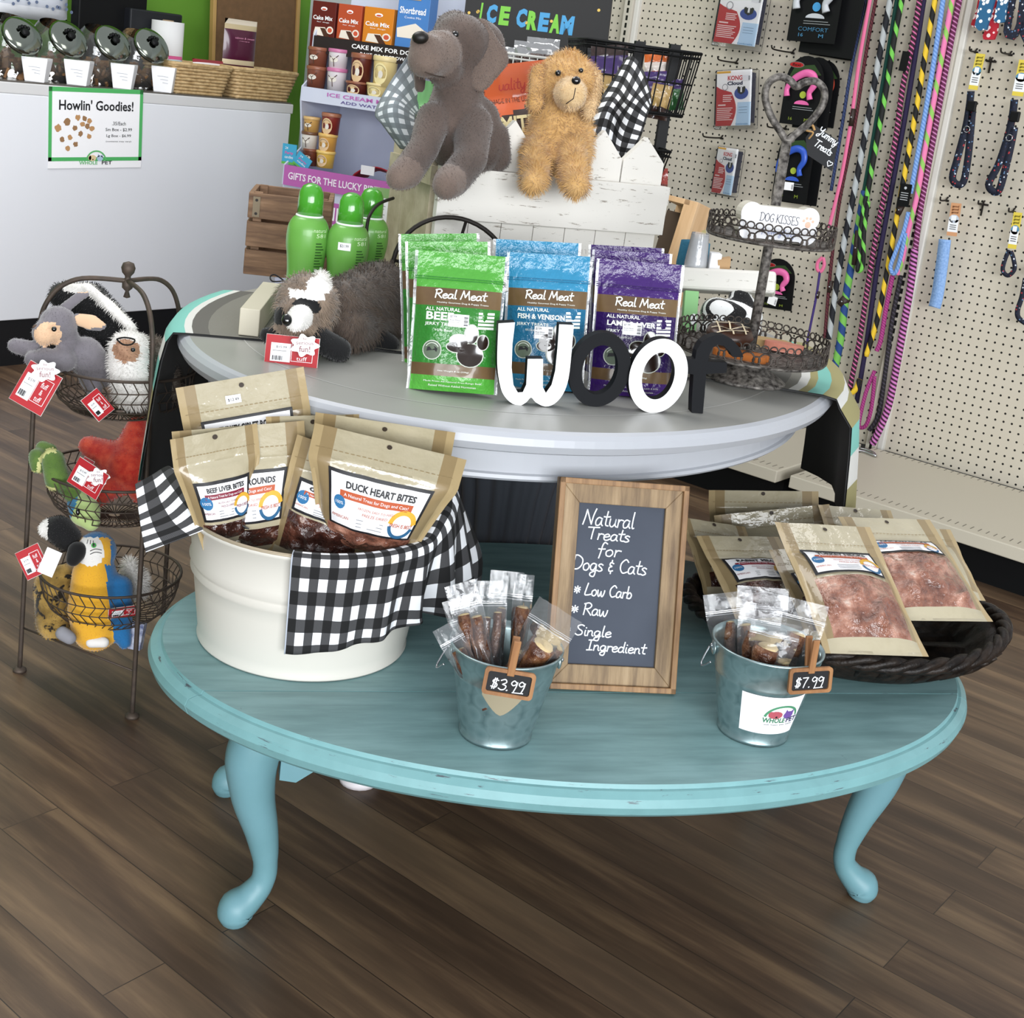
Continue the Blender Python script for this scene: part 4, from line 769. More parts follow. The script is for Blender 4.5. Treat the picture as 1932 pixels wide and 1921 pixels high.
pts = tr(m, [(1220 + x / 3.842, 360 + y / 3.842) for x, y in q], 0); t = thing('letter_block', 'black wooden letter F at the right end of the row', 'letter', m, 'wooden letters spelling a dog sound'); MB().prism([(x, max(z, 0)) for x, z in pts], 0, .020).build('letter_body', M_lb, t, bevel=.0008)
# shampoo bottles
M_bot = mt('green_bottle', '#6aa84a', .35, coat=.2); M_cap = mt('green_cap', '#469a2c', .2, coat=.6)
def bottle(x, yb, ytop, lab, text=True):
    p = onz(x, yb, ZG + .004); d = dep(p); h = (yb - ytop) / ppm(d) / .965; t = thing('shampoo_bottle', lab, 'bottle', Matrix.Translation(p) @ Matrix.Rotation(YAW0, 4, 'Z'), 'green shampoo bottles by the brown crate'); r = .0375
    pr = [(.9, 0), (.97, .012), (.93, .12), (.84, .28), (.9, .42), (.99, .52), (1.0, .6), (.95, .67), (.78, .725), (.62, .745)]; pp = [(c.x * r, c.y * h) for c in catmull([(a, z, 0) for a, z in pr], 4)]
    MB().lathe(pp, 32).build('body', M_bot, t); MB().lathe([(.62 * r, .742 * h), (.66 * r, .75 * h), (.62 * r, .758 * h)], 28).build('white_neck_ring', M_wh, t)
    MB().lathe([(.6 * r, .757 * h), (.6 * r, .86 * h), (.56 * r, .93 * h), (.42 * r, .975 * h), (.2 * r, .995 * h), (.001, h)], 28).build('cap', M_cap, t)
    b = MB(); rr = lambda z: (.86 if z < .35 else .95 if z < .45 else 1.0)
    f = lambda a, z: Vector((sin(a) * r * (rr(z / h) + .012), -cos(a) * r * (rr(z / h) + .012), z))
    for k in range(15): b.stroke([(.55 + .45 * j / 6, h * (.56 - .022 * k)) for j in range(5 + (k * 7) % 3)], .0022, f, 0)
    b.build('back_text', ink('#2f5a22'), t); b = MB(); b.text('natural', .75, h * .66, .7, f, 0, h * .03); b.text('581', .8, h * .62, .5, f, 0, h * .03); b.build('front_text', ink('#d8f0c4'), t)
    return t, h, f
bottle(568, 588, 354, 'green shampoo bottle closest to the brown slatted crate corner'); t, h, f = bottle(643, 598, 371, 'green shampoo bottle with white price sticker behind the badger')
b = MB(); b.quad(-.35, h * .56, .25, h * .62, f, 0, 6, 2); b.text('$21.99', -.05, h * .59, .4, lambda a, z: f(a, z) * 1.004, 1, h * .025); b.build('price_sticker', [M_wh, M_ink], t)
bottle(682, 575, 362, 'green shampoo bottle half hidden behind the stickered one')
# brown slatted crate
p0 = onz(446, 540, ZG + .004); m = Matrix.Translation(p0) @ Matrix.Rotation(YAW0 + radians(6), 4, 'Z'); k = ppm(dep(p0)); W, H, D = 150 / k, 150 / k / .965, .16
t = thing('slatted_crate', 'brown wooden slatted crate on the back left of the grey table', 'crate', m @ TR(0, .14, 0) @ SC(1, 1, 1)); H *= 1.06; W *= 1.08
for j in range(3):
    z = H * (.16 + .34 * j); b = MB().box((W / 2, 0, z), (W, .01, H * .3)).build('front_slat', M_crate, t, bevel=.0015); MB().box((W / 2, D, z), (W, .01, H * .3)).build('back_slat', M_crate, t, bevel=.0015)
    MB().box((0.004, D / 2, z), (.01, D - .012, H * .3)).build('end_slat', M_crate, t, bevel=.0015); MB().box((W - .004, D / 2, z), (.01, D - .012, H * .3)).build('end_slat', M_crate, t, bevel=.0015)
for x in (.018, W - .018):
    for y in (.012, D - .012): MB().box((x, y, H / 2), (.016, .012, H)).build('corner_post', M_crate, t)
b = MB().box((.016, -.0065, H * .83), (.014, .002, H * .24)); b.build('metal_bracket', mt('dull_bracket', '#6e6250', .5, .6), t); b = MB(); b.disc(.016, H * .91, .003, fl(.008), 0, 10); b.disc(.016, H * .75, .003, fl(.008), 0, 10); b.build('bracket_screw', M_iron, t)
m2 = Matrix.Translation(onz(610, 545, ZG + .004)) @ Matrix.Rotation(YAW0 + radians(10), 4, 'Z') @ TR(0, .16, 0); t = thing('low_wood_tray', 'low dark wooden tray behind the green bottles', 'tray', m2)
for q, c, d_ in (('front_board', (.08, 0, .045), (.19, .01, .055)), ('back_board', (.08, .1, .045), (.19, .01, .055)), ('end_board', (.18, .05, .045), (.01, .09, .055)), ('end_board', (-.02, .05, .045), (.01, .09, .055)), ('bottom_board', (.08, .05, .009), (.19, .11, .018))): MB().box(c, d_).build(q, M_crate, t, bevel=.0015)
# cream block lying beside the badger
p0 = onz(468, 635, ZG + .004); p1 = onz(535, 545, ZG + .004); d = (p1 - p0); L = min(d.length, .26); m = Matrix.Translation(p0) @ Matrix.Rotation(atan2(d.y, d.x) - pi / 2, 4, 'Z')
tag(MB().box((0, 0, 0), (.032, L, .044)).build('wood_block', M_cream, None, .0015, M_=m @ TR(0, L / 2, .023)), 'long cream painted wood block pointing away beside the badger', 'block')
# badger
BD = 2.06
caps = [(578, 575, BD, 60, 0), (560, 600, BD - .03, 44, 0), (567, 598, BD - .07, 25, 557, 606, BD - .095, 20, 1), (640, 585, BD + .08, 56, 715, 560, BD + .22, 66, 2), (715, 560, BD + .22, 64, 750, 600, BD + .3, 46, 2), (660, 620, BD + .06, 40, 720, 610, BD + .2, 40, 2), (598, 640, BD - .02, 26, 640, 660, BD + .0, 24, 3), (505, 632, BD - .04, 16, 540, 640, BD - .03, 18, 3), (715, 640, BD + .12, 22, 735, 650, BD + .12, 20, 3)]
def bz(x, y, k):
    if k == 1 or k == 3: return None
    if hypot((x - 527) / 11, (y - 597) / 17) < 1 or hypot((x - 579) / 28, (y - 577 - (x - 579) * .12) / 14) < 1: return 3
    if hypot((x - 563) / 25, (y - 604) / 21) < 1: return 1
    if 545 < x < 613 and abs(y - (554 + (x - 560) * .1)) < 9: return 1
    if hypot((x - 603) / 25, (y - 538) / 19) < 1: return 1
    return None
M_bd = [mt('badger_tan_fur', '#8d7b6a', .95, sheen=.3, var=(50, '#6f5f52', 1)), mt('white_plush_fur', '#e9e6e2', .95, sheen=.3), mt('badger_grey_brown_fur', '#584b41', .95, sheen=.2, var=(40, '#463b34', 1)), mt('black_plush_fur', '#0f0f11', .95, sheen=.2)]
t, inv = plush('badger plush with white muzzle and black eye mask lying on the grey table', (640, 672, BD), caps, M_bd, None, .0045, 4, (.016, 12000, .0007), bz, down=.7, fk=[.8, .22, .85, .3])
bead('nose', 541, 604, BD - .125, 10, M_gem, t, inv, .8, 12); bead('eye', 570, 576, BD - .052, 4.5, mt('brown_bead_eye', '#2a120c', .1, coat=1), t, inv); fluff('tail_ear', [(604, 530, BD + .01, 17, 1)], M_bd, t, .004, 3, (.01, 500, .0006), None, None, .2, inv)
b = MB(); b.tube(catmull([inv @ P(*q) for q in ((540, 533, BD), (520, 519, BD + .01), (510, 522, BD + .01), (515, 531, BD), (538, 530, BD))], 6), .0012, 5); b.build('loop_cord', M_black, t)
tagcard('red swing tag lying in front of the badger paws', (491, 630), (590, 640), (498, 688), 2.0); cloudtag('white cloud shaped tag clipped to the badger paw', 574, 652, 1.985, 23)

# picket crate
FLp = onz(800, 600, ZG + .004); CYW = YAW0 + radians(24); m = Matrix.Translation(FLp) @ Matrix.Rotation(CYW, 4, 'Z'); CM = m
def cxz(x, y): return loc(CM, x, y)
WC = cxz(1243, 400)[0]; zr0, zr1 = cxz(803, 408)[1], cxz(803, 309)[1]; DC = .24
t = t_crate = thing('picket_crate', 'white chippy picket fence crate holding the two sitting plush dogs', 'crate', m)
nb = 7
for j in range(nb): MB().box((WC * (j + .5) / nb, .008, zr0 / 2), (WC / nb - .0015, .014, zr0)).build('front_board', M_chip, t)
MB().box((WC / 2, -.008, (zr0 + zr1) / 2), (WC + .012, .018, zr1 - zr0)).build('front_rail', M_chip, t, bevel=.001)
pk = 5; ztop = cxz(1148, 247)[1]
for (xa, xb, zt) in [(.0, .2, .0), (.2, .395, 0), (.395, .6, 0), (.6, .8, 0), (.8, 1.0, -.004)]:
    x0, x1 = WC * xa + .0015, WC * xb - .0015; sh = zr1 + (ztop - zr1) * .45; MB().prism([(x0, zr1 - .05), (x1, zr1 - .05), (x1, sh), ((x0 + x1) / 2, ztop + zt), (x0, sh)], .006, .02).build('picket', M_chip, t, bevel=.0008)
for side, X in ((-1, .0), (1, WC)):
    for j in range(3):
        y0 = .024 + j * .074; MB().box((X, y0 + .036, zr1 * .5 + .01), (.014, .072, zr1 + .02)).build('side_board', M_chip if side > 0 else mt('shaded_side_paint', '#bfb59c', .6, var=(30, '#a59a80', 1)), t)  # left boards: their shade is put into the beige colour
    MB().box((X + side * .012, .115, zr1 - .02), (.012, .23, .035)).build('side_rail', M_chip if side > 0 else mt('shaded_side_paint', '#bfb59c'), t)  # left rail takes the same painted-in shade
MB().box((WC / 2, DC + .01, zr1 * .5), (WC, .014, zr1)).build('back_board', M_chip, t); MB().box((WC / 2, .13, .01), (WC - .02, .22, .012)).build('bottom_board', M_chip, t)
b = MB(); rr_ = random.Random(4)
for yy in (.30, .22):
    pass
    for k in range(9): x0 = WC * .60 + k * .0085; b.stroke([(x0, zr0 * (.78 if yy > .25 else .6)), (x0 + .004, zr0 * (.80 if yy > .25 else .62) + rr_.uniform(-.004, .004)), (x0 + .005, zr0 * (.74 if yy > .25 else .57))], .0011, lambda x, y: Vector((x, .0002, y)), 0)
b.build('faint_stencil', ink('#b9b2ad'), t)
# contents of the crate
def card_bag(name, lab, TLq, TRq, BLq, d, mats, zonef, marks=None):
    m, w, h = quadM(P(*TLq, d), P(*TRq, d), P(*BLq, d)); t = thing(name, lab, 'bag', m); S = pouch_fn(w, h, .06, 3, P_pillow, .002); pouch_mesh(S, zonef, 24, 30).build('pouch', mats, t)
    if marks: marks(mapper(S, w, h), mapper(S, w, h, .0018), w, h, t)
    return t
def om(mp, m2, w, h, t):
    b = MB(); b.hand('uality', -w * .02, h * .82, h * .075, mp, .0022, 0); b.build('brand_script', ink('#c0392b'), t); b = MB(); b.text('MADE IN THE USA', -w * .05, h * .745, w * .4, mp, 0, h * .035, .01); b.build('slogan', ink('#5b2a1c'), t)
    b = MB(); b.text('LIMITED', .0, h * .56, w * .62, m2, 0, h * .12, .03); b.quad(-w * .4, h * .44, w * .4, h * .48, m2, 0, 8, 1); b.text('HIDE-FREE', 0, h * .4, w * .5, m2, 0, h * .05, .02); b.text('CHEW', 0, h * .3, w * .4, m2, 0, h * .09, .03); b.build('big_lettering', ink('#e8d9a6'), t)
DCk = dep(CM @ Vector((WC * .45, .11, zr1)))
card_bag('chew_bag', 'orange and brown chew bag standing in the crate between the two dogs', (905, 128), (1085, 108), (905, 400), DCk + .02, [mt('orange_bag', '#d9622f', .35, coat=.4), mt('brown_bag', '#3a241b', .35, coat=.4)], lambda u, v: 1 if v < .66 + .05 * sin(u * 3) else 0, om)
card_bag('treat_pouch', 'plain light green pouch behind the grey dog', (782, 150), (850, 158), (770, 330), DCk - .02, [mt('mint_green_bag', '#7fc07a', .4)], lambda u, v: 0)
def cloth_ctrl(lab, rows, mat_, sc, name='gingham_cloth', cat='cloth', group=None, edge=None):
    fn, W, H, lw, lh = patch([[P(*c) for c in r] for r in rows], 8, 8); b = MB(); b.grid(fn, W, H, 0, None, (lw / sc, lh / sc)); return tag(b.build(name, mat_, None, solid=.0016), lab, cat, group)
cloth_ctrl('grey and white gingham cloth poking out of the crate left corner', [[(770, 104, DCk - .02), (785, 150, DCk - .0), (800, 210, DCk)], [(733, 160, DCk - .06), (758, 178, DCk - .07), (788, 215, DCk - .04)], [(708, 212, DCk - .07), (745, 200, DCk - .10), (784, 222, DCk - .06)], [(722, 236, DCk - .08), (750, 240, DCk - .1), (790, 245, DCk - .07)], [(755, 280, DCk - .06), (775, 285, DCk - .08), (800, 290, DCk - .06)]], M_grayging, .026)
DR = dep(CM @ Vector((WC * .93, .08, zr1)))
cloth_ctrl('black and white gingham cloth folded over the crate right corner', [[(1182, 108, DR + .02), (1150, 160, DR + .02), (1112, 225, DR), (1104, 290, DR)], [(1196, 108, DR), (1170, 165, DR - .01), (1140, 215, DR - .03), (1118, 300, DR - .02)], [(1212, 130, DR + .01), (1186, 185, DR - .05), (1158, 225, DR + .0), (1142, 300, DR + .0)], [(1226, 170, DR + .02), (1200, 195, DR - .05), (1176, 250, DR - .02), (1165, 300, DR)], [(1229, 195, DR + .03), (1222, 215, DR - .02), (1208, 260, DR - .01), (1185, 300, DR)]], M_ging, .026)
# grey plush dog
DD = dep(CM @ Vector((WC * .12, -.01, zr1))) ; M_dog = [mt('taupe_short_plush', '#5d4f48', .95, sheen=.3, var=(16, '#4c403a', 1), bump=(320, .4, .002)), mt('taupe_light_plush', '#76665c', .95, sheen=.3, var=(20, '#66574f', 1), bump=(320, .4, .002))]
D = DD - .045
caps = [(868, 84, D, 58), (905, 88, D + .03, 50), (858, 62, D + .02, 42), (828, 100, D - .05, 44, 803, 112, D - .09, 36, 1), (796, 82, D - .10, 24, 812, 92, D - .09, 26, 1), (838, 130, D - .03, 36), (868, 150, D + .02, 46, 858, 215, D + .02, 54), (858, 215, D + .02, 56, 865, 268, D + .04, 58), (896, 230, D + .05, 50, 902, 280, D + .05, 48), (925, 262, D + .06, 38, 936, 296, D + .07, 30), (818, 225, D - .02, 34, 800, 280, D - .06, 30), (800, 280, D - .06, 30, 768, 325, D - .1, 31), (768, 325, D - .1, 32, 752, 335, D - .12, 26, 1), (893, 235, D + .0, 38, 888, 300, D - .06, 33), (888, 300, D - .06, 33, 855, 340, D - .10, 33), (850, 342, D - .11, 33, 842, 350, D - .13, 28, 1)]
t, inv = plush('large taupe plush dog sitting on the picket crate with paws hanging down', (860, 330, D), caps, M_dog, 'plush dogs on the picket crate', .006, 6, (.005, 9000, .0006), name='plush_dog')
EAR = [(905, 55, D + .0, 22, 930, 110, D - .01, 30, 1), (930, 110, D - .01, 32, 905, 150, D - .02, 24, 1)]
fluff('ear', EAR, M_dog, t, .005, 6, (.004, 2600, .0006), .35, lambda x, y, k: 1, .35, inv); fluff('ear', [(792, 140, D + .03, 14, 792, 165, D + .03, 12)], M_dog, t, .005, 4, None, .6, None, .3, inv)
bead('nose', 793, 71, D - .142, 16, mt('dark_plush_nose', '#15120f', .45), t, inv, .7, 12); bead('eye', 859, 65, D - .055, 7, M_gem, t, inv, .8)
b = MB(); b.tube([inv @ P(*q) for q in ((802, 136, D - .128), (822, 143, D - .10), (838, 146, D - .075))], .0012, 5); b.build('mouth_stitch', mt('dark_thread', '#43372f', .9), t)
# golden plush dog
DG = dep(CM @ Vector((WC * .55, -.01, zr1))); D = DG - .045; M_gd = [mt('golden_long_fur', '#cfa870', .95, sheen=.3, var=(30, '#bd9459', 1)), mt('pale_golden_fur', '#dcc095', .95, sheen=.3, var=(30, '#cfad7c', 1))]
caps = [(1062, 158, D, 52, 1085, 160, D, 50), (1070, 130, D + .01, 36), (1076, 178, D - .05, 33, 1080, 178, D - .075, 28, 1), (1050, 225, D + .02, 50, 1042, 270, D + .03, 56), (1075, 250, D + .03, 45, 1075, 285, D + .02, 45), (1012, 285, D - .01, 30, 1010, 330, D - .06, 28), (1010, 335, D - .07, 27, 1004, 345, D - .09, 23), (1078, 285, D - .01, 32, 1082, 330, D - .06, 29), (1084, 340, D - .07, 29, 1088, 350, D - .09, 25)]
t, inv = plush('smaller golden plush dog sitting on the picket crate front rail', (1045, 330, D), caps, M_gd, 'plush dogs on the picket crate', .006, 4, (.012, 13000, .0006), name='plush_dog', fk=[1, .4])
fluff('ear', [(1018, 140, D - .02, 20, 1010, 195, D - .03, 17)], M_gd, t, .005, 4, (.009, 1600, .0006), .5, None, .35, inv); fluff('ear', [(1118, 148, D - .02, 18, 1112, 212, D - .03, 15)], M_gd, t, .005, 4, (.009, 1600, .0006), .5, lambda x, y, k: 1, .35, inv)
bead('nose', 1087, 152, D - .105, 9, M_gem, t, inv, .7, 8); bead('eye', 1053, 138, D - .068, 6, M_gem, t, inv); bead('eye', 1096, 133, D - .07, 5, M_gem, t, inv)
b = MB(); b.tube([inv @ P(*q) for q in ((1086, 166, D - .118), (1082, 186, D - .118), (1068, 196, D - .104))], .001, 5); b.build('mouth_stitch', mt('dark_thread', '#43372f', .9), t)
# wire wheel and cords in front of the crate
dW = 2.36; b = MB(); cpx = (852, 520); pts = [P(cpx[0] + 112 * cos(radians(a)), cpx[1] - 110 * sin(radians(a)) + .13 * 112 * cos(radians(a)) * .5, dW) for a in range(0, 360, 8)]
t = thing('wire_ornament', 'dark round wire ornament with spokes leaning on the crate behind the green bags', 'ornament', Matrix.Translation(P(852, 600, dW))); inv = Matrix.Translation(-P(852, 600, dW)); b.tube([inv @ p for p in pts], .0042, 8, True); b.build('wheel_rim', M_iron, t)
for a in (75, 165, 255, 345): MB().tube([inv @ P(cpx[0] - 4, cpx[1], dW), inv @ P(cpx[0] + 110 * cos(radians(a)), cpx[1] - 110 * sin(radians(a)), dW)], .003, 6).build('spoke', M_iron, t)
tag(MB().tube(catmull([P(742, 374, 2.5), P(715, 385, 2.45), P(696, 410, 2.4), P(690, 450, 2.4)], 6), .0032, 7).build('bent_wire', M_iron), 'bent dark wire beside the stickered green bottle', 'wire')
# printed leaflet behind the bottles
m, w, h = quadM(P(700, 352, 2.78), P(732, 356, 2.78), P(690, 470, 2.78)); t = thing('leaflet', 'narrow leaflet with green top and small print behind the bottles', 'leaflet', m); MB().box((0, .001, h / 2), (w, .002, h)).build('sheet', M_wh, t); b = MB(); b.quad(-w / 2, h * .84, w / 2, h, fl(.0004), 0, 2, 2); b.build('green_band', ink('#7da263'), t); b = MB()
for k in range(16): b.stroke([(-w * .42, h * (.76 - .045 * k)), (w * (.2 + .2 * ((k * 5) % 3) / 3), h * (.755 - .045 * k))], .0012, fl(.0006), 0)
b.build('small_print', ink('#6c6c70'), t)
# two tier tray stand
bc = onz(1406, 717, ZG + .004); t = t_stand = thing('tray_stand', 'two tier rustic grey metal tray stand with heart handle', 'stand', Matrix.Translation(bc) @ Matrix.Rotation(YAW0, 4, 'Z'))
M_rust = mt('rustic_grey_metal', '#2f2b29', .6, .3, var=(110, '#8a857f', 1), bump=(120, .5, .002)); M_rustd = mt('rustic_dark_metal', '#2c2622', .55, .4, var=(60, '#5b534d', 1))
MB().lathe([(.001, .0), (.068, 0), (.069, .003), (.066, .006), (.045, .018), (.022, .036), (.012, .05), (.001, .05)], 48).build('foot', M_rust, t)
MB().tube([(0, 0, .04), (0, 0, .41)], .0085, 16).build('pole', M_rust, t)
def tray(z, r, hw):
    b = MB().lathe([(.001, z), (r, z), (r + .003, z + .004), (r + .001, z + .008), (r - .004, z + .003), (.001, z + .003)], 64); o = b.build('tray', M_rust, t); g = MB()
    for zz, rr in ((z + hw * .72, .0011), (z + .006, .002)): g.tube([(r * cos(2 * pi * k / 72) * 1.012, r * sin(2 * pi * k / 72) * 1.012, zz) for k in range(72)], rr, 6, True)
    n_ = int(2 * pi * r / .0145)
    for k in range(n_):
        a = 2 * pi * k / n_; c = Vector((cos(a), sin(a), 0)) * r * 1.012; tg = Vector((-sin(a), cos(a), 0)); g.tube([c + tg * (.0062 * cos(q)) + Vector((0, 0, z + hw * .86 + .0055 * sin(q))) for q in [2 * pi * j / 12 for j in range(12)]], .0013, 5, True)
    n2 = n_ // 2 + n_ % 2
    for k in range(n2):
        a = 2 * pi * k / n2; c = Vector((cos(a), sin(a), 0)) * r * 1.012; tg = Vector((-sin(a), cos(a), 0))
        g.tube([c + tg * (.011 * cos(q)) + Vector((0, 0, z + hw * .4 + hw * .27 * sin(q))) for q in [2 * pi * j / 14 for j in range(14)]], .0015, 5, True)
        a += pi / n2; c = Vector((cos(a), sin(a), 0)) * r * 1.012; tg = Vector((-sin(a), cos(a), 0)); g.tube([c + tg * (.006 * cos(q)) + Vector((0, 0, z + hw * .36 + hw * .16 * sin(q))) for q in [2 * pi * j / 10 for j in range(10)]], .0015, 5, True)
    g.build('filigree_rim', M_rustd, o)
tray(.047, .128, .04); tray(.243, .105, .036)
hp = [(0, .41), (.012, .422), (.034, .447), (.048, .475), (.046, .498), (.030, .510), (.012, .506), (0, .498), (-.012, .506), (-.030, .510), (-.046, .498), (-.048, .475), (-.034, .447), (-.012, .422)]
MB().tube(catmull([(x, 0, z) for x, z in hp], 5, True), .0062, 10, True).build('heart_handle', M_rust, t)
# treats in the lower tray
SM = t.matrix_world; ca_d = dep(bc)
def in_tray(x, y): return onz(x, y, ZG + .06)
def cookie(lab, x, y, build, yaw=0, tilt=0, z=.0): p = in_tray(x, y); t = thing('dog_cookie', lab, 'cookie', Matrix.Translation(p + Vector((0, 0, z))) @ Matrix.Rotation(YAW0 + radians(yaw), 4, 'Z') @ RX(tilt), 'iced dog cookies in the lower tray'); build(t); return t
def donut(t):
    o = MB().lathe([(.012 + .0, 0), (.036, .0), (.041, .010), (.036, .020), (.024, .023), (.014, .019), (.011, .010), (.012, 0)], 36, close=False).build('dough', mt('dark_carob', '#3a2318', .35), t); b = MB(); f = lambda x, y: Vector((x, y, .024 - max(0, abs(hypot(x, y) - .024) - .004) ** 1.25 * .8))
    for q in (-.022, 0, .022): b.stroke([(q, -.034 + .0068 * k) for k in range(11) if hypot(q, -.034 + .0068 * k) < .038], .0028, f, 0); b.stroke([(-.034 + .0068 * k, q + .3 * (-.034 + .0068 * k)) for k in range(11) if hypot(q, -.034 + .0068 * k) < .038], .0028, f, 0)
    b.build('icing_lattice', mt('cream_icing', '#e6d5b4', .4), t)
cookie('dark round cookie with cream icing lattice in the lower tray', 1372, 656, donut, 0, 8, .014)
def bone_out(L, r, w, n=7):
    o = [];
    for cx, cy, a0 in ((L, r * .8, -40), (-L, r * .8, 60), (-L, -r * .8, 140), (L, -r * .8, 240)):
        o += [(cx + r * cos(radians(a0 + 160 * k / n)), cy + r * sin(radians(a0 + 160 * k / n))) for k in range(n + 1)]
    return o
def flat_cookie(c1, c2, out, stripes=None):
    def f(t):
        MB().prism([(p[0], p[1]) for p in out], 0, .012, 0, RX(-90) @ SC(1, 1, 1), smooth=False).build('biscuit', mt('cookie_' + c1.strip('#'), c1, .7), t, bevel=.002); MB().prism([(p[0] * .94, p[1] * .94) for p in out], .012, .0145, 0, RX(-90)).build('icing', mt('icing_' + c2.strip('#'), c2, .35), t, bevel=.001)
        if stripes:
            b = MB(); [b.stroke([(q, -.016), (q + .006, 0), (q + .003, .016)], .0022, lambda x, y: Vector((x, y, -.0148)), 0) for q in (-.028, -.016, -.004, .008, .02)]; b.v = [RX(180) @ v for v in b.v]; b.build('icing_stripes', mt('stripe_brown', '#5a3f2a', .4), t)
    return f
cookie('orange iced cookie beside the dark round cookie', 1398, 668, flat_cookie('#b86a2c', '#d98a45', bone_out(.034, .012, .01)), -25, 0, .004)
cookie('cream iced cookie with brown stripes behind the pink cookie', 1448, 648, flat_cookie('#b89a6a', '#e3d2ae', [(.042 * cos(2 * pi * k / 24), .019 * sin(2 * pi * k / 24)) for k in range(24)], True), -12, 0, .008)
cookie('pink sugared cookie by the right rim of the lower tray', 1478, 660, flat_cookie('#c9806c', '#e79c88', [(.034 * cos(2 * pi * k / 24), .014 * sin(2 * pi * k / 24)) for k in range(24)]), -18, 0, .012)
cookie('lime green iced cookie by the front rim of the lower tray', 1418, 672, flat_cookie('#8a7a40', '#b9c65a', [(.03 * cos(2 * pi * k / 20), .012 * sin(2 * pi * k / 20)) for k in range(20)]), 5, 0, .003)
# bone sign on the upper tray
UZ = ZG + .004 + .243; m = Matrix.Translation(SM @ Vector((.022, -.055, .2475))) @ Matrix.Rotation(YAW0 + radians(14), 4, 'Z'); x0, x1 = loc(m, 1396, 415)[0], loc(m, 1545, 420)[0]; zt = loc(m, 1470, 386)[1]
L = (x1 - x0) / 2; cx = (x0 + x1) / 2; r = zt * .30; o = [(cx + L - r + r * cos(radians(a)), zt - r * 1.0 + r * sin(radians(a))) for a in range(-50, 131, 18)] + [(cx - L + r + r * cos(radians(a)), zt - r * 1.0 + r * sin(radians(a))) for a in range(50, 231, 18)]
o += [(cx - L + r + r * cos(radians(a)), r + r * sin(radians(a))) for a in range(130, 311, 18)] + [(cx + L - r + r * cos(radians(a)), r + r * sin(radians(a))) for a in range(230, 411, 18)]; o = [(x, max(0, z)) for x, z in o]
t = thing('bone_sign', 'white bone shaped wooden sign standing in the upper tray', 'sign', m); MB().prism(o, 0, .022).build('bone_block', mt('bone_side_cream', '#cfcabc', .6), t, bevel=.001); MB().prism(o, -.0008, 0).build('white_face', M_lw, t)
b = MB(); f = fl(.0016); b.hand('DOG KISSES', cx - L * .02, zt * .52, zt * .22, f, .0011, 0, L * 1.0, -2, 0); b.hand('fi everything', cx, zt * .2, zt * .17, f, .0007, 1, L * .85, -2); b.build('lettering', [ink('#4c4e58'), ink('#6f80c0')], t)
b = MB()
for px_, py_, q in ((0, 0, 1), (-.0085, .006, .45), (-.0035, .0105, .45), (.003, .0105, .45), (.008, .006, .45)): b.disc(cx + L * .72 + px_, zt * .55 + py_, .0052 * q, f, 0, 12, .0045 * q * 1.2)
b.build('paw_print', ink('#e3b8a0'), t)
# chalk tag tied to the heart
pT = P(1536, 282, 2.22); m, w, h = quadM(P(1537, 237, 2.22), P(1582, 266, 2.215), P(1523, 292, 2.225)); k = lambda x, y: loc(m, x, y)
t = thing('chalk_tag', 'black chalk tag with white handwriting tied to the heart handle', 'tag', m); o = [k(*q) for q in ((1537, 236), (1582, 266), (1570, 323), (1523, 292), (1520, 260))]; MB().prism(o, 0, .003).build('slate', M_chalkd, t)
a_ = k(1537, 236); c_ = k(1582, 266); rt = math.degrees(atan2(c_[1] - a_[1], c_[0] - a_[0])); p1, p2, p3 = k(1559, 263), k(1550, 284), k(1565, 309)
b = MB(); b.hand('Yummy', p1[0], p1[1], .013, fl(.0006), .0016, 0, .038, rt); b.hand('Treats', p2[0], p2[1], .012, fl(.0006), .0016, 0, .034, rt); hs = .005
b.stroke([(p3[0] + hs * x, p3[1] + hs * y) for x, y in ((0, -1), (.9, .1), (.8, .7), (.3, .8), (0, .4), (-.3, .8), (-.8, .7), (-.9, .1), (0, -1))], .0013, fl(.0006), 0); b.build('chalk_lettering', M_chalk, t)
b = MB(); b.tube(catmull([m.inverted() @ P(*q) for q in ((1528, 228, 2.24), (1520, 245, 2.21), (1534, 250, 2.2), (1526, 262, 2.21))], 5), .0016, 6); b.tube(catmull([m.inverted() @ P(*q) for q in ((1520, 240, 2.22), (1532, 236, 2.21), (1537, 246, 2.21))], 5), .0022, 6); b.build('jute_bow', mt('jute', '#b08a58', .9), t)
# white plank riser and things on and below it
dR = 2.62; m, w, h = quadM(P(1215, 500, dR), P(1462, 512, dR - .05), P(1215, 541, dR)); k = 1
t = thing('plank_riser', 'white chippy plank shelf with rounded end behind the round trays', 'riser', m); MB().box((0, .05, h / 2), (w, .1, h)).build('plank', M_chip, t, bevel=.006); b = MB()
zf = (m.inverted() @ Vector((m.translation.x, m.translation.y, ZG + .004))).z
for x in (-w * .42, w * .2): MB().box((x, .08, zf / 2), (.03, .03, -zf)).build('leg', M_chip, t)
RM = m
def on_riser(x, yb, yt, back=.05): p = RM @ Vector((loc(RM, x, yb)[0], back, h)); return p
p = on_riser(1308, 503, 432); hh = 72 / ppm(dR); r = .022; t = thing('cup_stack', 'stack of clear plastic cups upside down on the white plank', 'cups', Matrix.Translation(p)); b = MB()
for q in range(4): b.lathe([(r * 1.05, q * .004), (r * 1.05, q * .004 + .002), (r * .8, hh * .8 + q * .004), (r * .78, hh * .82 + q * .004)], 24, close=False)
b.lathe([(r * .8, hh * .95), (.001, hh * .96)], 24, close=False); b.build('cups', film('cup_plastic', haze=.35, gloss=.0), t)
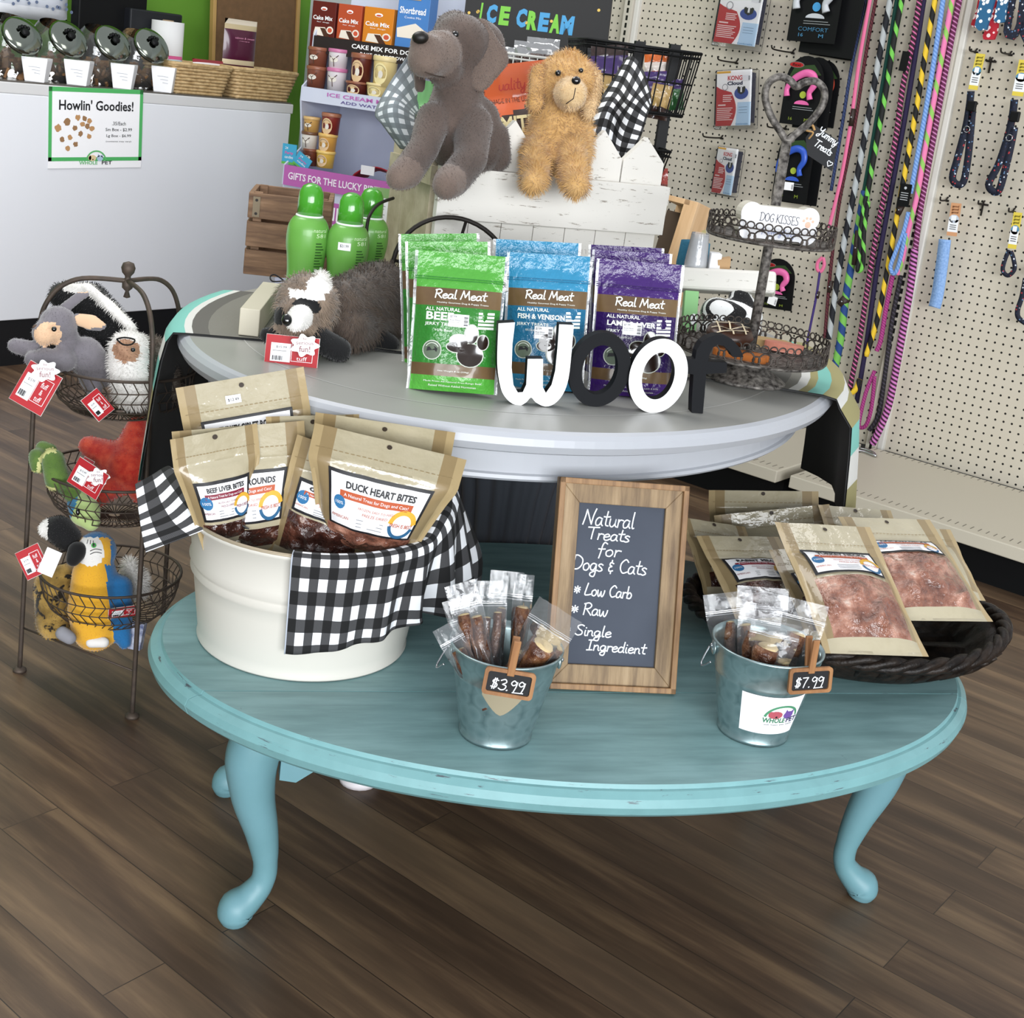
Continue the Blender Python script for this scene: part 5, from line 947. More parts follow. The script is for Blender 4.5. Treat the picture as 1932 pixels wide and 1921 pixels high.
tag(MB().box((0, 0, .018), (.022, .03, .036)).build('small_carton', M_wh, None, .002, M_=Matrix.Translation(on_riser(1343, 503, 470)) @ Matrix.Rotation(YAW0, 4, 'Z')), 'small white carton beside the clear cup stack', 'box')
tag(MB().add([(-.012, -.01, 0), (.012, -.01, 0), (.012, .01, 0), (-.012, .01, 0), (-.016, -.012, .022), (.01, -.012, .03), (.01, .012, .03), (-.016, .012, .022)], [(3, 2, 1, 0), (0, 1, 5, 4), (1, 2, 6, 5), (2, 3, 7, 6), (3, 0, 4, 7), (4, 5, 6, 7)], 0, None, False).build('kraft_carton', mt('tan_carton', '#b9976f', .8), None, .001, M_=Matrix.Translation(on_riser(1362, 503, 470)) @ Matrix.Rotation(YAW0, 4, 'Z')), 'small tan carton at the end beside the white carton', 'box')
p = on_riser(1295, 503, 430, .13) + Vector((0, 0, -.02)); tag(MB().lathe([(.001, 0), (.03, 0), (.033, .04), (.03, .085), (.001, .09)], 20).build('blue_tub', mt('blue_woven', '#2f7391', .8, bump=(120, .5, .003)), None, M_=Matrix.Translation(p)), 'blue tub behind the clear cup stack', 'tub')
m, w, h = quadM(P(1296, 548, 2.56), P(1322, 550, 2.56), P(1286, 640, 2.56)); t = thing('green_carton', 'slim green carton under the white plank', 'box', m); MB().box((0, .015, h / 2), (w, .03, h)).build('carton', mt('pale_green_carton', '#86c07c', .5), t, bevel=.001); b = MB(); b.disc(w * .25, h * .42, w * .22, fl(.0006), 0, 14, h * .12); b.build('white_flower', M_wh, t)
M_zeb = NT('zebra_plush'); _v = M_zeb.coord('Object', (1, 1, 1), (.3, .5, .9)); _w = M_zeb.n('ShaderNodeTexWave'); _w.inputs['Scale'].default_value = 24; _w.inputs['Detail Scale'].default_value = .7; _w.inputs['Distortion'].default_value = 4; _w.inputs['Detail'].default_value = 1; M_zeb.l(_v, _w.inputs[0]); M_zeb.col(M_zeb.ramp(_w.outputs['Fac'], [(.0, '#0d0d0f'), (.5, '#e9eae8')], 'CONSTANT')); M_zeb = M_zeb.set(.95, sheen=.3)
caps = [(1350, 590, 2.58, 30, 1410, 600, 2.6, 30), (1340, 625, 2.56, 24, 1415, 625, 2.58, 24), (1395, 560, 2.6, 20, 1420, 590, 2.6, 18)]
plush('zebra striped plush tucked under the white plank', (1375, 645, 2.57), caps, [M_zeb], None, .005, 6, (.004, 2500, .0006))
p = onz(1262, 560, ZG + .004); 
m, w, h = quadM(P(1228, 362, 2.98), P(1290, 378, 2.94), P(1212, 505, 2.98)); t = thing('pale_wood_box', 'tall open pale wood box behind the right end of the picket crate', 'box', m)
zf = (m.inverted() @ Vector((m.translation.x, m.translation.y, ZG + .004))).z; H2 = h - zf; w2 = w * .5
for nm, c, d_ in (('side_board', (w * .3, .04, zf + H2 / 2), (w * .4, .08, H2)), ('top_board', (-w * .1, .04, h - .006), (w * .75, .08, .012)), ('back_board', (0, .08, zf + H2 / 2), (w, .01, H2))): MB().box(c, d_).build(nm, M_ply, t, bevel=.001)
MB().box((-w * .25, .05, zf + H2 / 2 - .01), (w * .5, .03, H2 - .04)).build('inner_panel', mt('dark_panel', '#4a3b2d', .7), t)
p = P(1330, 412, 3.0); m, w, h = quadM(P(1318, 405, 3.0), P(1345, 400, 3.0), P(1310, 470, 3.0)); t = thing('treat_pouch', 'pale yellow pouch behind the cup stack', 'bag', m); S = pouch_fn(w, h, .03, 9, P_pillow, .002); pouch_mesh(S, lambda u, v: 0, 10, 12).build('pouch', mt('pale_yellow_pouch', '#a89c6c', .4), t)
# ================================================================== things on the turquoise table
ZT = ZB
# cream tub
tc = onz(571, 1197, ZT + .0005); t = thing('enamel_tub', 'large round cream metal tub full of treat bags', 'tub', Matrix.Translation(tc)); RB, RT, HT = .146, .170, .182
def rad(z): return RB + (RT - RB) * z / HT
pr = [(.001, .004), (RB - .004, .004), (RB + .001, .0), (RB + .0025, .003), (RB + .0005, .007)] + [(rad(z) , z) for z in (.02, .05, .08, .098)] + [(rad(.104) + .004, .104), (rad(.110), .110), (rad(.113), .113), (rad(.121) + .004, .121), (rad(.128), .128), (rad(.15), .15), (rad(.175), .175), (RT + .003, .179), (RT + .004, .183), (RT + .001, .186), (RT - .003, .183), (rad(.17) - .003, .17), (rad(.1) - .003, .1), (rad(.05) - .003, .05), (RB - .006, .008), (.001, .008)]
MB().lathe(pr, 96).build('tub_body', M_tub, t)
b = MB().tube([(cos(2 * pi * k / 72) * (RT + .0005), sin(2 * pi * k / 72) * (RT + .0005), .1845) for k in range(72)], .003, 8, True); b.build('rolled_rim', mt('worn_rim', '#a99c86', .45, .3), t)
dC = dep(tc)
# bags standing in the tub
kraft_bag((506, 1012), (453, 712), 1.84, 1.775, 236, 'tallest cream treat bag at the back left of the tub with price sticker', 1, 'TURKEY GIBLET ROUNDS', '#b5532c', 0, M_meatd, lab_v=(.45, .775), win=.3, sticker=True)
kraft_bag((470, 1050), (450, 804), 1.80, 1.745, 242, 'cream treat bag behind the front left bag in the tub', 2, 'CHICKEN ROUNDS', '#b5532c', 0, M_meatd, lab_v=(.30, .68), win=.25, taper=.4)
kraft_bag((428, 1030), (404, 814), 1.77, 1.72, 165, 'front left cream treat bag beside the left gingham cloth', 3, 'BEEF LIVER BITES', '#7d1530', 14, M_meatd, lab_v=(.28, .62), win=.24, taper=.45)
kraft_bag((596, 1020), (590, 784), 1.86, 1.775, 170, 'cream treat bag squeezed in the middle back of the tub', 4, None, win=0)
kraft_bag((690, 1050), (728, 797), 1.86, 1.755, 258, 'cream treat bag standing behind the duck heart bag', 5, None, win=0)
kraft_bag((590, 1070), (652, 850), 1.80, 1.745, 190, 'cream treat bag with dark meat showing left of the duck heart bag', 6, 'GIZZARDS', '#b5532c', -8, M_meatd, lab_v=(.45, .7), win=.44)
kraft_bag((684, 1050), (738, 833), 1.79, 1.70, 286, 'front right cream treat bag with duck heart bites label', 7, 'DUCK HEART BITES', '#b5532c', 0, M_meat, lab_v=(.30, .71), win=.29, T=.055, taper=.4)
# gingham cloths
def lerpk(x, ks):
    for (a, va), (b_, vb) in zip(ks, ks[1:]):
        if x <= b_: f_ = (x - a) / (b_ - a); f_ = f_ * f_ * (3 - 2 * f_); return va + (vb - va) * f_
    return ks[-1][1]
vr = Vector((R_.x, R_.y, 0)).normalized(); vf = Vector((-vr.y, vr.x, 0)); rows = []
q0 = onz(540, 1014, tc.z + HT) - tc; th0 = math.degrees(atan2(q0.dot(vf), q0.dot(vr))) + 12
for i in range(29):
    s_ = i / 28; th = radians(th0 + (32 - th0) * s_); o = vr * cos(th) + vf * sin(th); up = lerpk(s_, [(0, 0), (.55, 0), (.72, .022), (.85, .045), (1, .035)]); fl_ = lerpk(s_, [(0, 0), (.4, .003), (.58, .012), (.75, .045), (1, .10)]); fo = lerpk(s_, [(0, .001), (.4, .004), (.55, .013), (.8, .012), (1, .008)]) * sin(s_ * 40 + .5); dr = lerpk(s_, [(0, .134), (.35, .118), (.55, .10), (.7, .118), (.85, .15), (1, .175)])
    rows.append([tc + o * a + Vector((0, 0, z)) for a, z in ((RT - .045, HT - .045), (RT - .012, HT - .004 + up * .6), (RT + .000, HT + .0095 + up), (RT + .012 + fl_ * .25, HT + .002 + up), (rad(HT - .04) + .012 + fl_ * .7 + fo * .5, HT - .04 + up * .3), (rad(HT - .09) + .013 + fl_ + fo, HT - .09), (rad(HT - dr) + .014 + fl_ * 1.05 + fo * 1.3, HT - dr))])
fn, W_, H_, lw, lh = patch(rows, 5, 6); b = MB(); b.grid(fn, W_, H_, 0, None, (lw / .030, lh / .030)); 
ck = [[p for p in r] for r in rows]; arc = sum((ck[i + 1][5] - ck[i][5]).length for i in range(28)); b.uv = [(v * 1.0, u) for u, v in b.uv]; b.uv = [(a, c / (lh / .030) * (lh / .030)) for a, c in b.uv]; b.uv = [(a, c) for a, c in b.uv]
n1 = W_ + 1; b.uv = [((k // n1) / H_ * arc / .030, (k % n1) / W_ * lw / .030) for k in range(len(b.v))]
clo = tag(b.build('gingham_cloth', M_ging, None, solid=.0016), 'black and white gingham cloth hanging over the front right of the tub', 'cloth'); b = MB(); fs_ = [b_ for b_ in rows[0][3:]]
b.tube(catmull(rows[0][2:], 4), .0022, 6, flat=.5); b.build('hem_tape', mt('pale_blue_tape', '#b9c0cc', .7), clo)
cloth_ctrl('black and white gingham cloth sticking out over the left rim of the tub', [
 [(330, 900, 1.86), (318, 880, 1.85), (288, 896, 1.83), (255, 914, 1.80)], [(372, 930, 1.82), (350, 905, 1.80), (305, 945, 1.78), (262, 968, 1.76)], [(420, 985, 1.78), (385, 948, 1.76), (330, 985, 1.75), (268, 1008, 1.74)], [(470, 998, 1.76), (430, 985, 1.745), (360, 1010, 1.735), (275, 1042, 1.725)]], M_ging, .0285)
# framed chalkboard
pl, prr = onz(1026, 1297, ZT + .001), onz(1271, 1308, ZT + .001); yw = atan2((prr - pl).y, (prr - pl).x); W = (prr - pl).length
m = Matrix.Translation((pl + prr) / 2) @ Matrix.Rotation(yw, 4, 'Z') @ RX(-17); HB = loc(m, 1160, 907)[1]; t = thing('chalkboard', 'framed grey chalkboard sign standing on the turquoise table', 'sign', m)
fw = W * .165
def bar(x0, z0, x1, z1, x2, z2, x3, z3, nm):
    MB().add([(x, y, z) for y in (-.003, .012) for x, z in ((x0, z0), (x1, z1), (x2, z2), (x3, z3))], [(0, 1, 2, 3), (7, 6, 5, 4), (0, 4, 5, 1), (1, 5, 6, 2), (2, 6, 7, 3), (3, 7, 4, 0)], 0, None, False).build(nm, M_wframe, t, bevel=.001)
w2 = W / 2
bar(-w2, 0, w2, 0, w2 - fw, fw * 1.1, -w2 + fw, fw * 1.1, 'frame_rail'); bar(-w2, HB, -w2 + fw, HB - fw * 1.1, w2 - fw, HB - fw * 1.1, w2, HB, 'frame_rail'); bar(-w2, 0, -w2 + fw, fw * 1.1, -w2 + fw, HB - fw * 1.1, -w2, HB, 'frame_stile'); bar(w2, 0, w2, HB, w2 - fw, HB - fw * 1.1, w2 - fw, fw * 1.1, 'frame_stile')
b = MB()
for x, z, a, c in ((0, .004, W, .008), (0, HB - .004, W, .008), (-w2 + .004, HB / 2, .008, HB), (w2 - .004, HB / 2, .008, HB)): b.box((x, -.004, z), (a, .012, c))
b.build('raised_edge', wood('edge_wood', '#5d422c', '#93714d', '#a98660', 5, 2, .6), t, bevel=.001)
MB().box((0, .005, HB / 2), (W - fw * 1.8, .004, HB - fw * 1.9)).build('slate_panel', M_chalkb, t); MB().box((0, .05, HB * .3), (.03, .004, HB * .6), 0, TR(0, -.02, 0) @ RX(8)).build('easel_back', M_wframe, t)
b = MB(); f = lambda x, y: Vector((x, .0022, y)); k = W / 245
for s_, x, y, ph, wpx in (('Natural', 1149, 994, 29, 98), ('Treats', 1148, 1020, 22, 82), ('for', 1149, 1050, 24, 44), ('Dogs & Cats', 1150, 1080, 26, 142), ('* Low Carb', 1138, 1126, 22, 110), ('* Raw', 1112, 1161, 22, 70), ('* Single', 1108, 1200, 19, 92), ('Ingredient', 1163, 1231, 19, 112)):
    q = loc(m, x, y); b.hand(s_, q[0], q[1], ph * k, f, .0018, 0, wpx * k, -1.5)
b.build('chalk_lettering', M_chalk, t)
# galvanised buckets
def bucket(x, y, lab, r0, r1, H):
    c = onz(x, y, ZT + .0005); t = thing('small_bucket', lab, 'bucket', Matrix.Translation(c) @ Matrix.Rotation(YAW0, 4, 'Z'), 'small galvanised buckets'); R = lambda z: r0 + (r1 - r0) * z / H
    pr = [(.001, .003), (r0 - .003, .003), (r0 + .001, 0), (r0 + .0015, .004), (r0, .006)] + [(R(z), z) for z in (.02, .05)] + [(R(.083), .083), (R(.085) + .0008, .085), (R(.087), .087), (R(H - .003), H - .003), (r1 + .002, H - .001), (r1 + .0022, H + .0012), (r1, H + .002), (R(H - .01) - .0012, H - .01), (R(.05) - .0012, .05), (r0 - .003, .005), (.001, .005)]
    MB().lathe(pr, 64).build('bucket_body', M_galv, t)
    for s_ in (-1, 1):
        e = MB(); e.ell((s_ * (R(H - .014) + .001), 0, H - .014), (.0035, .012, .010), n=8); ear = e.build('handle_ear', M_galv, t); MB().ell((s_ * (R(H - .014) + .0045), .0, H - .012), (.002, .003, .003), n=6).build('rivet', M_steel, ear)
    b = MB(); pts = [(-(r1 + .004), -.0, H - .014)] + [(-(r1 + .004 + .010 * sin(a)), -.010 * a, H - .014 - .020 * sin(a * .9)) for a in (.6, 1.2, 1.8, 2.4, 3.0)]; b.tube(catmull(pts, 5), .0013, 6); b.build('wire_handle', M_steel, t); return t, c, R
b1, c1, R1 = bucket(934, 1381, 'galvanised bucket with lower price tag in front of the chalkboard', .0455, .070, .122)
b2, c2, R2 = bucket(1419, 1377, 'galvanised bucket with paper logo label near the black tray', .0465, .0725, .127)
f = lambda a, z: Vector((sin(a) * (R1(z) + .0004), -cos(a) * (R1(z) + .0004), z)); b = MB(); b.grid(lambda u, v: f(-.42 + .84 * u, .052 + .034 * v + (1 - v) * (abs(u - .5) * 2) ** 1.5 * .026), 10, 4); b.build('torn_label', mt('kraft_scrap', '#9a9078', .8), b1)
f = lambda a, z: Vector((sin(a) * (R2(z) + .0006), -cos(a) * (R2(z) + .0006), z)); g = lambda a, z: f(a, z) + Vector((sin(a), -cos(a), 0)) * .0004
b = MB(); b.grid(lambda u, v: f(-.60 + 1.5 * u, .022 + .058 * v), 18, 4); lab2 = b.build('paper_label', M_wh, b2)
cxx = .38; mpp = lambda x, y: g(cxx + x / .052, .046 + y); b = wp_logo(mpp, .05, MB()); b.build('shop_logo', [ink('#4f8f6a'), M_ink, ink('#b25560'), ink('#6f4f9a')], lab2)
b = MB(); b.text('WHOLE', -.009, -.002, .030, mpp, 0, .008, .03); b.text('PET', .0165, -.002, .017, mpp, 1, .008, .03); b.text('well. happy. pets. matter.', 0, -.009, .042, mpp, 2, .003); b.build('lettering', [ink('#3f7a5a'), ink('#3c3360'), ink('#5b5b60')], lab2)
def price_sign(lab, c, R, H, ang, price, rot):
    a = radians(ang); o = c + Matrix.Rotation(YAW0, 3, 'Z') @ Vector((sin(a) * (R(H) + .005), -cos(a) * (R(H) + .005), H - .0))
    m = Matrix.Translation(o) @ Matrix.Rotation(YAW0 + a * .5, 4, 'Z') @ RY(rot) @ RX(-6); t = thing('price_sign', lab, 'price tag', m, 'clothespin chalk price tags on the buckets'); L, h = .031, .034
    MB().ring(rrect(-L, -h + .002, L, .002, .005), rrect(-L + .0045, -h + .0065, L - .0045, -.0025, .003), -.004, .0).build('wood_border', M_pin, t); MB().prism(rrect(-L + .004, -h + .006, L - .004, -.002, .003), -.0015, 0).build('slate', M_chalkd, t)
    b = MB(); b.hand(price, -.001, -h * .72, .0135, lambda x, y: Vector((x, -.0019, y)), .0014, 0, .042); b.stroke([(.006, -h * .76), (.019, -h * .74)], .0012, lambda x, y: Vector((x, -.0019, y)), 0); b.build('chalk_price', M_chalk, t)
    p = MB(); p.box((0, -.003, .018), (.009, .004, .046), 0, RX(7)); c_ = p.build('clothespin', M_pin, t, bevel=.0008); MB().box((0, .006, .018), (.009, .004, .046), 0, RX(-7)).build('pin_half', M_pin, c_, bevel=.0008); b = MB(); b.tube([(.0048, .0015 + .003 * cos(q), .020 + .003 * sin(q)) for q in [2 * pi * k / 10 for k in range(10)]], .0007, 5, True); b.build('spring', M_steel, c_)
price_sign('chalk price tag reading three ninety nine clipped to the bucket', c1, R1, .122, 4, '$3.99', 4); price_sign('chalk price tag reading seven ninety nine clipped to the bucket', c2, R2, .127, 33, '$7.99', -2)
G1, G2 = 'zip bags in the left small bucket', 'zip bags in the right small bucket'
zip_bag((935, 1330), (958, 1078), 1.74, 1.74, 64, 'tallest clear zip bag at the back of the left bucket', 21, [(-.1, .72, .006, .0)], G1)
zip_bag((968, 1325), (990, 1084), 1.725, 1.72, 38, 'narrow zip bag with one tan chew at the back right of the left bucket', 22, [(0, .74, .009, 0)], G1, 0, True)
zip_bag((925, 1330), (926, 1096), 1.69, 1.70, 62, 'zip bag with reddish chew in the middle of the left bucket', 23, [(-.2, .7, .006, .05), (.18, .74, .006, .0)], G1)
zip_bag((935, 1345), (868, 1100), 1.66, 1.67, 62, 'milky zip bag with long brown sticks leaning left in the left bucket', 24, [(-.18, .76, .0085, .0), (.12, .72, .0085, .04)], G1, 0, True)
zip_bag((930, 1350), (862, 1128), 1.69, 1.7, 60, 'clear zip bag leaning left behind the milky bag', 25, [(0, .45, .006, 0)], G1)
zip_bag((926, 1345), (838, 1180), 1.63, 1.65, 50, 'short zip bag leaning over the left rim of the left bucket', 26, [(0, .7, .009, 0)], G1)
zip_bag((946, 1335), (1058, 1150), 1.68, 1.62, 92, 'wide zip bag with dark red meat leaning right toward the chalkboard', 27, [(.05, .66, .016, .0), (-.25, .5, .006, 0)], G1, 0, True)
zip_bag((1400, 1320), (1372, 1118), 1.80, 1.82, 92, 'zip bag leaning left at the left rim of the right bucket', 31, [(-.12, .72, .009, .05), (.2, .68, .009, .05)], G2)
zip_bag((1428, 1330), (1440, 1108), 1.84, 1.85, 96, 'zip bag at the back of the right bucket', 32, [(-.2, .66, .010, 0), (.2, .7, .010, 0)], G2)
zip_bag((1470, 1320), (1512, 1132), 1.80, 1.80, 104, 'zip bag with bright glare leaning right in the right bucket', 33, [(.0, .66, .013, .05)], G2)
zip_bag((1410, 1325), (1438, 1140), 1.76, 1.77, 80, 'zip bag with a folded top in the middle of the right bucket', 34, [(-.1, .7, .011, 0), (.22, .66, .010, 0)], G2)
zip_bag((1438, 1315), (1466, 1172), 1.745, 1.72, 92, 'short zip bag with a thick chew at the front of the right bucket', 35, [(-.1, .64, .016, .0), (.2, .5, .010, .05)], G2)
# black wicker tray
tp = onz(1578, 1222, ZT + .0005); ut = radians(TA - 18); m = Matrix.Translation(tp) @ Matrix.Rotation(ut, 4, 'Z'); t = thing('wicker_tray', 'oval dark brown wicker tray heaped with treat bags', 'tray', m); AX, AY = .240, .17
b = MB(); pr = [(.001, .004), (.74, .004), (.82, .012), (.92, .03), (1.0, .05), (1.0, .055), (.9, .04), (.8, .02), (.001, .012)]
b.lathe([(r, z) for r, z in pr], 72, 0, None, AX, AY, rfn=lambda a, i: 1 + .012 * sin(a * 36 + i * pi)); 
b.v = [Vector((p.x, p.y, p.z + .03 * max(0, p.x / AX) ** 3 * (hypot(p.x / AX, p.y / AY) > .8))) for p in b.v]; b.build('woven_bowl', M_wick, t)
for ph in (0, 2.1, 4.2):
    pts = [Vector((AX * 1.01 * cos(a) * (1 + .022 * cos(a * 14 + ph)), AY * 1.01 * sin(a) * (1 + .022 * cos(a * 14 + ph)), .054 + .0065 * sin(a * 14 + ph) + .03 * max(0, cos(a)) ** 3)) for a in [2 * pi * k / 168 for k in range(168)]]; MB().tube(pts, .0072, 8, True).build('twisted_rim_strand', M_wick, t)
b = MB()
for k in range(40):
    a = 2 * pi * k / 40; c = Vector((AX * cos(a), AY * sin(a), 0)); b.tube(catmull([c * .8 + Vector((0, 0, .016)), c * .93 + Vector((0, 0, .034)), c * 1.015 + Vector((0, 0, .055))], 3), .0045, 6)
b.build('rib_weave', M_wick, t)
GT_ = 'treat bags heaped in the black tray'
kraft_bag((1440, 1060), (1440, 926), 2.32, 2.36, 205, 'shaded cream treat bag at the very back of the black tray', 41, None, win=0, group=GT_)
kraft_bag((1470, 1090), (1455, 962), 2.27, 2.27, 215, 'shaded cream treat bag just in front of the backmost one in the tray', 42, None, win=0, group=GT_)
kraft_bag((1392, 1130), (1345, 985), 2.12, 2.22, 150, 'shaded treat bag beside the chalkboard frame in the tray', 43, 'LAMB LUNG', '#8a2434', 10, M_meatd, group=GT_, level=True, lab_v=(.3, .6), win=.26)
kraft_bag((1660, 1100), (1612, 958), 2.14, 2.26, 150, 'cream treat bag corner poking up behind the middle of the tray', 44, None, win=0, group=GT_, level=True)
kraft_bag((1480, 1190), (1392, 1012), 2.0, 2.15, 180, 'cream treat bag with partly hidden label left of the front tray bag', 45, 'RABBIT MEAT', '#8a2434', 0, M_meatd, group=GT_, level=True, lab_v=(.42, .72), win=.4)
kraft_bag((1785, 1130), (1722, 995), 2.08, 2.2, 160, 'cream treat bag behind the right tray bag', 46, None, win=0, group=GT_, level=True)
kraft_bag((1590, 1210), (1510, 1035), 1.94, 2.09, 130, 'cream treat bag tucked behind the front tray bag', 47, 'LIVER', '#8a2434', -6, M_meatd, group=GT_, level=True, lab_v=(.42, .7), win=.4)
kraft_bag((1782, 1172), (1668, 978), 1.95, 2.12, 205, 'right cream treat bag with pinkish meat in the tray', 48, 'CHICKEN NECKS', '#b5532c', 0, M_meat, group=GT_, level=True, lab_v=(.56, .76), win=.56, T=.05)
kraft_bag((1655, 1236), (1552, 990), 1.83, 2.02, 205, 'front cream treat bag with pinkish meat and turkey label in the tray', 49, 'TURKEY NECKS', '#b5532c', 0, M_meat, group=GT_, level=True, lab_v=(.52, .77), win=.5, T=.055)
# ================================================================== wire rack with plush toys
RC = Vector((-1.872, 1.338, 0)); t = t_rack = thing('wire_rack', 'three tier rusty wire basket rack full of plush toys at the left', 'rack', TR(*RC))
lA, lB = onz(37, 1266, 0) - RC, onz(249, 1353, 0) - RC; legs = [lA, lB]; lC = -(lA + lB); legs.append(lC)
TOPZ = .735
for l in legs:
    o = l.normalized(); r = l.length; pts = catmull([o * r + Vector((0, 0, .004)), o * (r - .004) + Vector((0, 0, .35)), o * (r - .008) + Vector((0, 0, .60)), o * (r * .86) + Vector((0, 0, .685)), o * (r * .55) + Vector((0, 0, .728)), o * .0 + Vector((0, 0, TOPZ))], 8)
    g = MB().tube(pts, .0042, 8).build('leg', M_wire, t); MB().lathe([(.001, 0), (.012, 0), (.012, .004), (.006, .008), (.001, .009)], 14, 0, TR(*(o * r))).build('foot_disc', M_wire, g)
MB().lathe([(.001, -.03), (.006, -.028), (.003, -.018), (.009, -.012), (.009, -.004), (.005, .002), (.005, .008), (.010, .014), (.012, .022), (.009, .030), (.001, .033)], 16, 0, TR(0, 0, TOPZ)).build('finial', M_wire, t)
def wbasket(z, r, h, c=(0, 0)):
    b = MB(); T = TR(c[0], c[1], z); n = 44
    for rr, zz, w in ((r, h, .0026), (r * .97, h * .74, .0011), (r * .93, h * .52, .0011), (r * .85, h * .3, .0011), (r * .70, h * .1, .0011), (r * .45, 0, .0016)): b.tube([(rr * cos(2 * pi * k / 48), rr * sin(2 * pi * k / 48), zz) for k in range(48)], w, 6, True, 0, T)
    prof = [(r, h), (r * .97, h * .74), (r * .93, h * .52), (r * .85, h * .3), (r * .70, h * .1), (r * .45, 0), (.01, .0)]
    for k in range(n):
        a = 2 * pi * k / n; pts = [((a + .05 * ((i % 2) * 2 - 1)), q[0], q[1]) for i, q in enumerate(prof)]; b.tube([(q * cos(aa), q * sin(aa), zz) for aa, q, zz in pts], .001, 5, False, 0, T, False)
    return b.build('wire_basket', M_wire, t)
Z1, Z2, Z3 = .505, .315, .125
wbasket(Z1, .122, .085); wbasket(Z2, .122, .085); wbasket(Z3, .122, .085)
MB().tube([legs[0] * .98 + Vector((0, 0, .085)), legs[1] * .98 + Vector((0, 0, .085))], .002, 6).build('brace', M_wire, t)
GP = 'plush toys in the wire rack'
D0 = 2.27; D1 = D0 + .06; D2 = D0 + .105
# rabbit
rb = [mt('grey_rabbit_plush', '#7a767c', .95, sheen=.5, var=(30, '#6c676d', 1)), mt('peach_plush', '#dcb896', .95, sheen=.3), mt('rabbit_dark_plush', '#5d5a60', .95, sheen=.4)]
d = D0 - .09
def rz(x, y, k): return 1 if hypot((x - 91) / 26, (y - 632) / 24) < 1 and y > 612 + (x - 60) * -.15 else None
t_, inv = plush('grey rabbit plush with peach face leaning out of the top basket', (150, 720, d), [(110, 612, d, 36), (84, 628, d - .02, 24), (126, 640, d + .01, 24), (160, 670, d + .04, 36, 185, 700, d + .08, 34), (120, 680, d + .0, 24, 62, 678, d - .03, 17), (60, 660, d - .01, 17, 28, 652, d - .01, 15), (170, 712, d + .06, 22, 178, 735, d + .05, 16)], rb, GP, .0045, 5, (.004, 3500, .0006), rz)
fluff('ear', [(120, 582, d, 12, 150, 560, d + .01, 11), (150, 560, d + .01, 10, 164, 556, d + .01, 8)], rb, t_, .004, 4, None, .6, lambda x, y, k: 1 if y < 552 + (x - 120) * .02 else 0, 0, inv); fluff('ear', [(146, 602, d, 13, 170, 608, d, 17), (170, 608, d, 17, 194, 616, d + .01, 10)], rb, t_, .004, 4, None, .45, lambda x, y, k: 1 if hypot((x - 170) / 34, (y - 605) / 15) < 1 else 0, 0, inv)
bead('eye', 102, 621, d - .052, 5, M_gem, t_, inv); bead('nose', 70, 617, d - .03, 9, mt('rabbit_nose_brown', '#5d4a40', .7), t_, inv, .6, 5)
# skunk
sk = [mt('black_plush_fur', '#0f0f11', .95), mt('white_plush_fur', '#e9e6e2', .95)]
d = D0 + .03
plush('black skunk plush with white stripe arching behind the rabbit', (200, 690, d), [(118, 558, d, 26, 170, 570, d, 36), (170, 570, d, 36, 215, 620, d, 36), (215, 620, d, 36, 230, 680, d, 34), (150, 610, d + .01, 40, 180, 660, d, 40), (112, 548, d - .005, 12, 165, 542, d - .03, 9, 1), (165, 542, d - .03, 10, 205, 575, d - .045, 10, 1), (205, 575, d - .045, 11, 250, 620, d - .035, 10, 1)], sk, GP, .005, 4, (.008, 3500, .0007))
# white owl faced hedgehog
d = D0 - .045; hg = [mt('white_plush_fur', '#e9e6e2', .95), mt('brown_face_plush', '#b08a70', .95), mt('hedgehog_brown_fur', '#5c5147', .95, var=(60, '#8a8178', 1))]
t_, inv = plush('white and brown hedgehog plush in the top basket with black cord loop', (255, 760, d), [(246, 665, d, 42), (248, 690, d, 44, 255, 730, d + .01, 44), (285, 680, d + .07, 46, 300, 735, d + .07, 46, 2), (235, 655, d - .035, 16, 245, 668, d - .035, 12, 1)], hg, GP, .005, 4, (.009, 4500, .0007), lambda x, y, k: 1 if hypot((x - 238) / 26, (y - 662) / 22) < 1 and y > 645 else (2 if k == 2 or x > 280 else None))
bead('eye', 251, 660, d - .058, 4.5, M_gem, t_, inv); b = MB(); b.tube(catmull([inv @ P(x, y, d - .07) for x, y in ((220, 640), (235, 637), (254, 641), (248, 650), (232, 650), (220, 640))], 5), .0014, 5); b.build('cord_loop', M_black, t_)
tagcard('red swing tag hanging below the rabbit paws', (64, 684), (123, 718), (17, 751), D0 - .19); cloudtag('white cloud shaped tag above the red tag of the rabbit', 84, 700, D0 - .205, 22)
tagcard('red swing tag hung on the front of the top wire basket', (168, 748), (197, 725), (187, 795), D0 - .155, dd=(0, .02, 0))
# starfish
d = D1 + .01; M_star = [mt('red_star_plush', '#b3241a', .95, sheen=.4, var=(60, '#d9583a', .8)), mt('star_dark', '#8f1a14', .95)]
cs = [(245, 880, d, 46)] + [(245, 880, d, 42, 245 + 88 * cos(radians(a)), 880 - 82 * sin(radians(a)), d + .02, 20) for a in (152, 80, 20, 225, 300)]
plush('red starfish plush filling the middle basket', (250, 930, d), cs, M_star, GP, .005, 6, (.004, 3000, .0007))
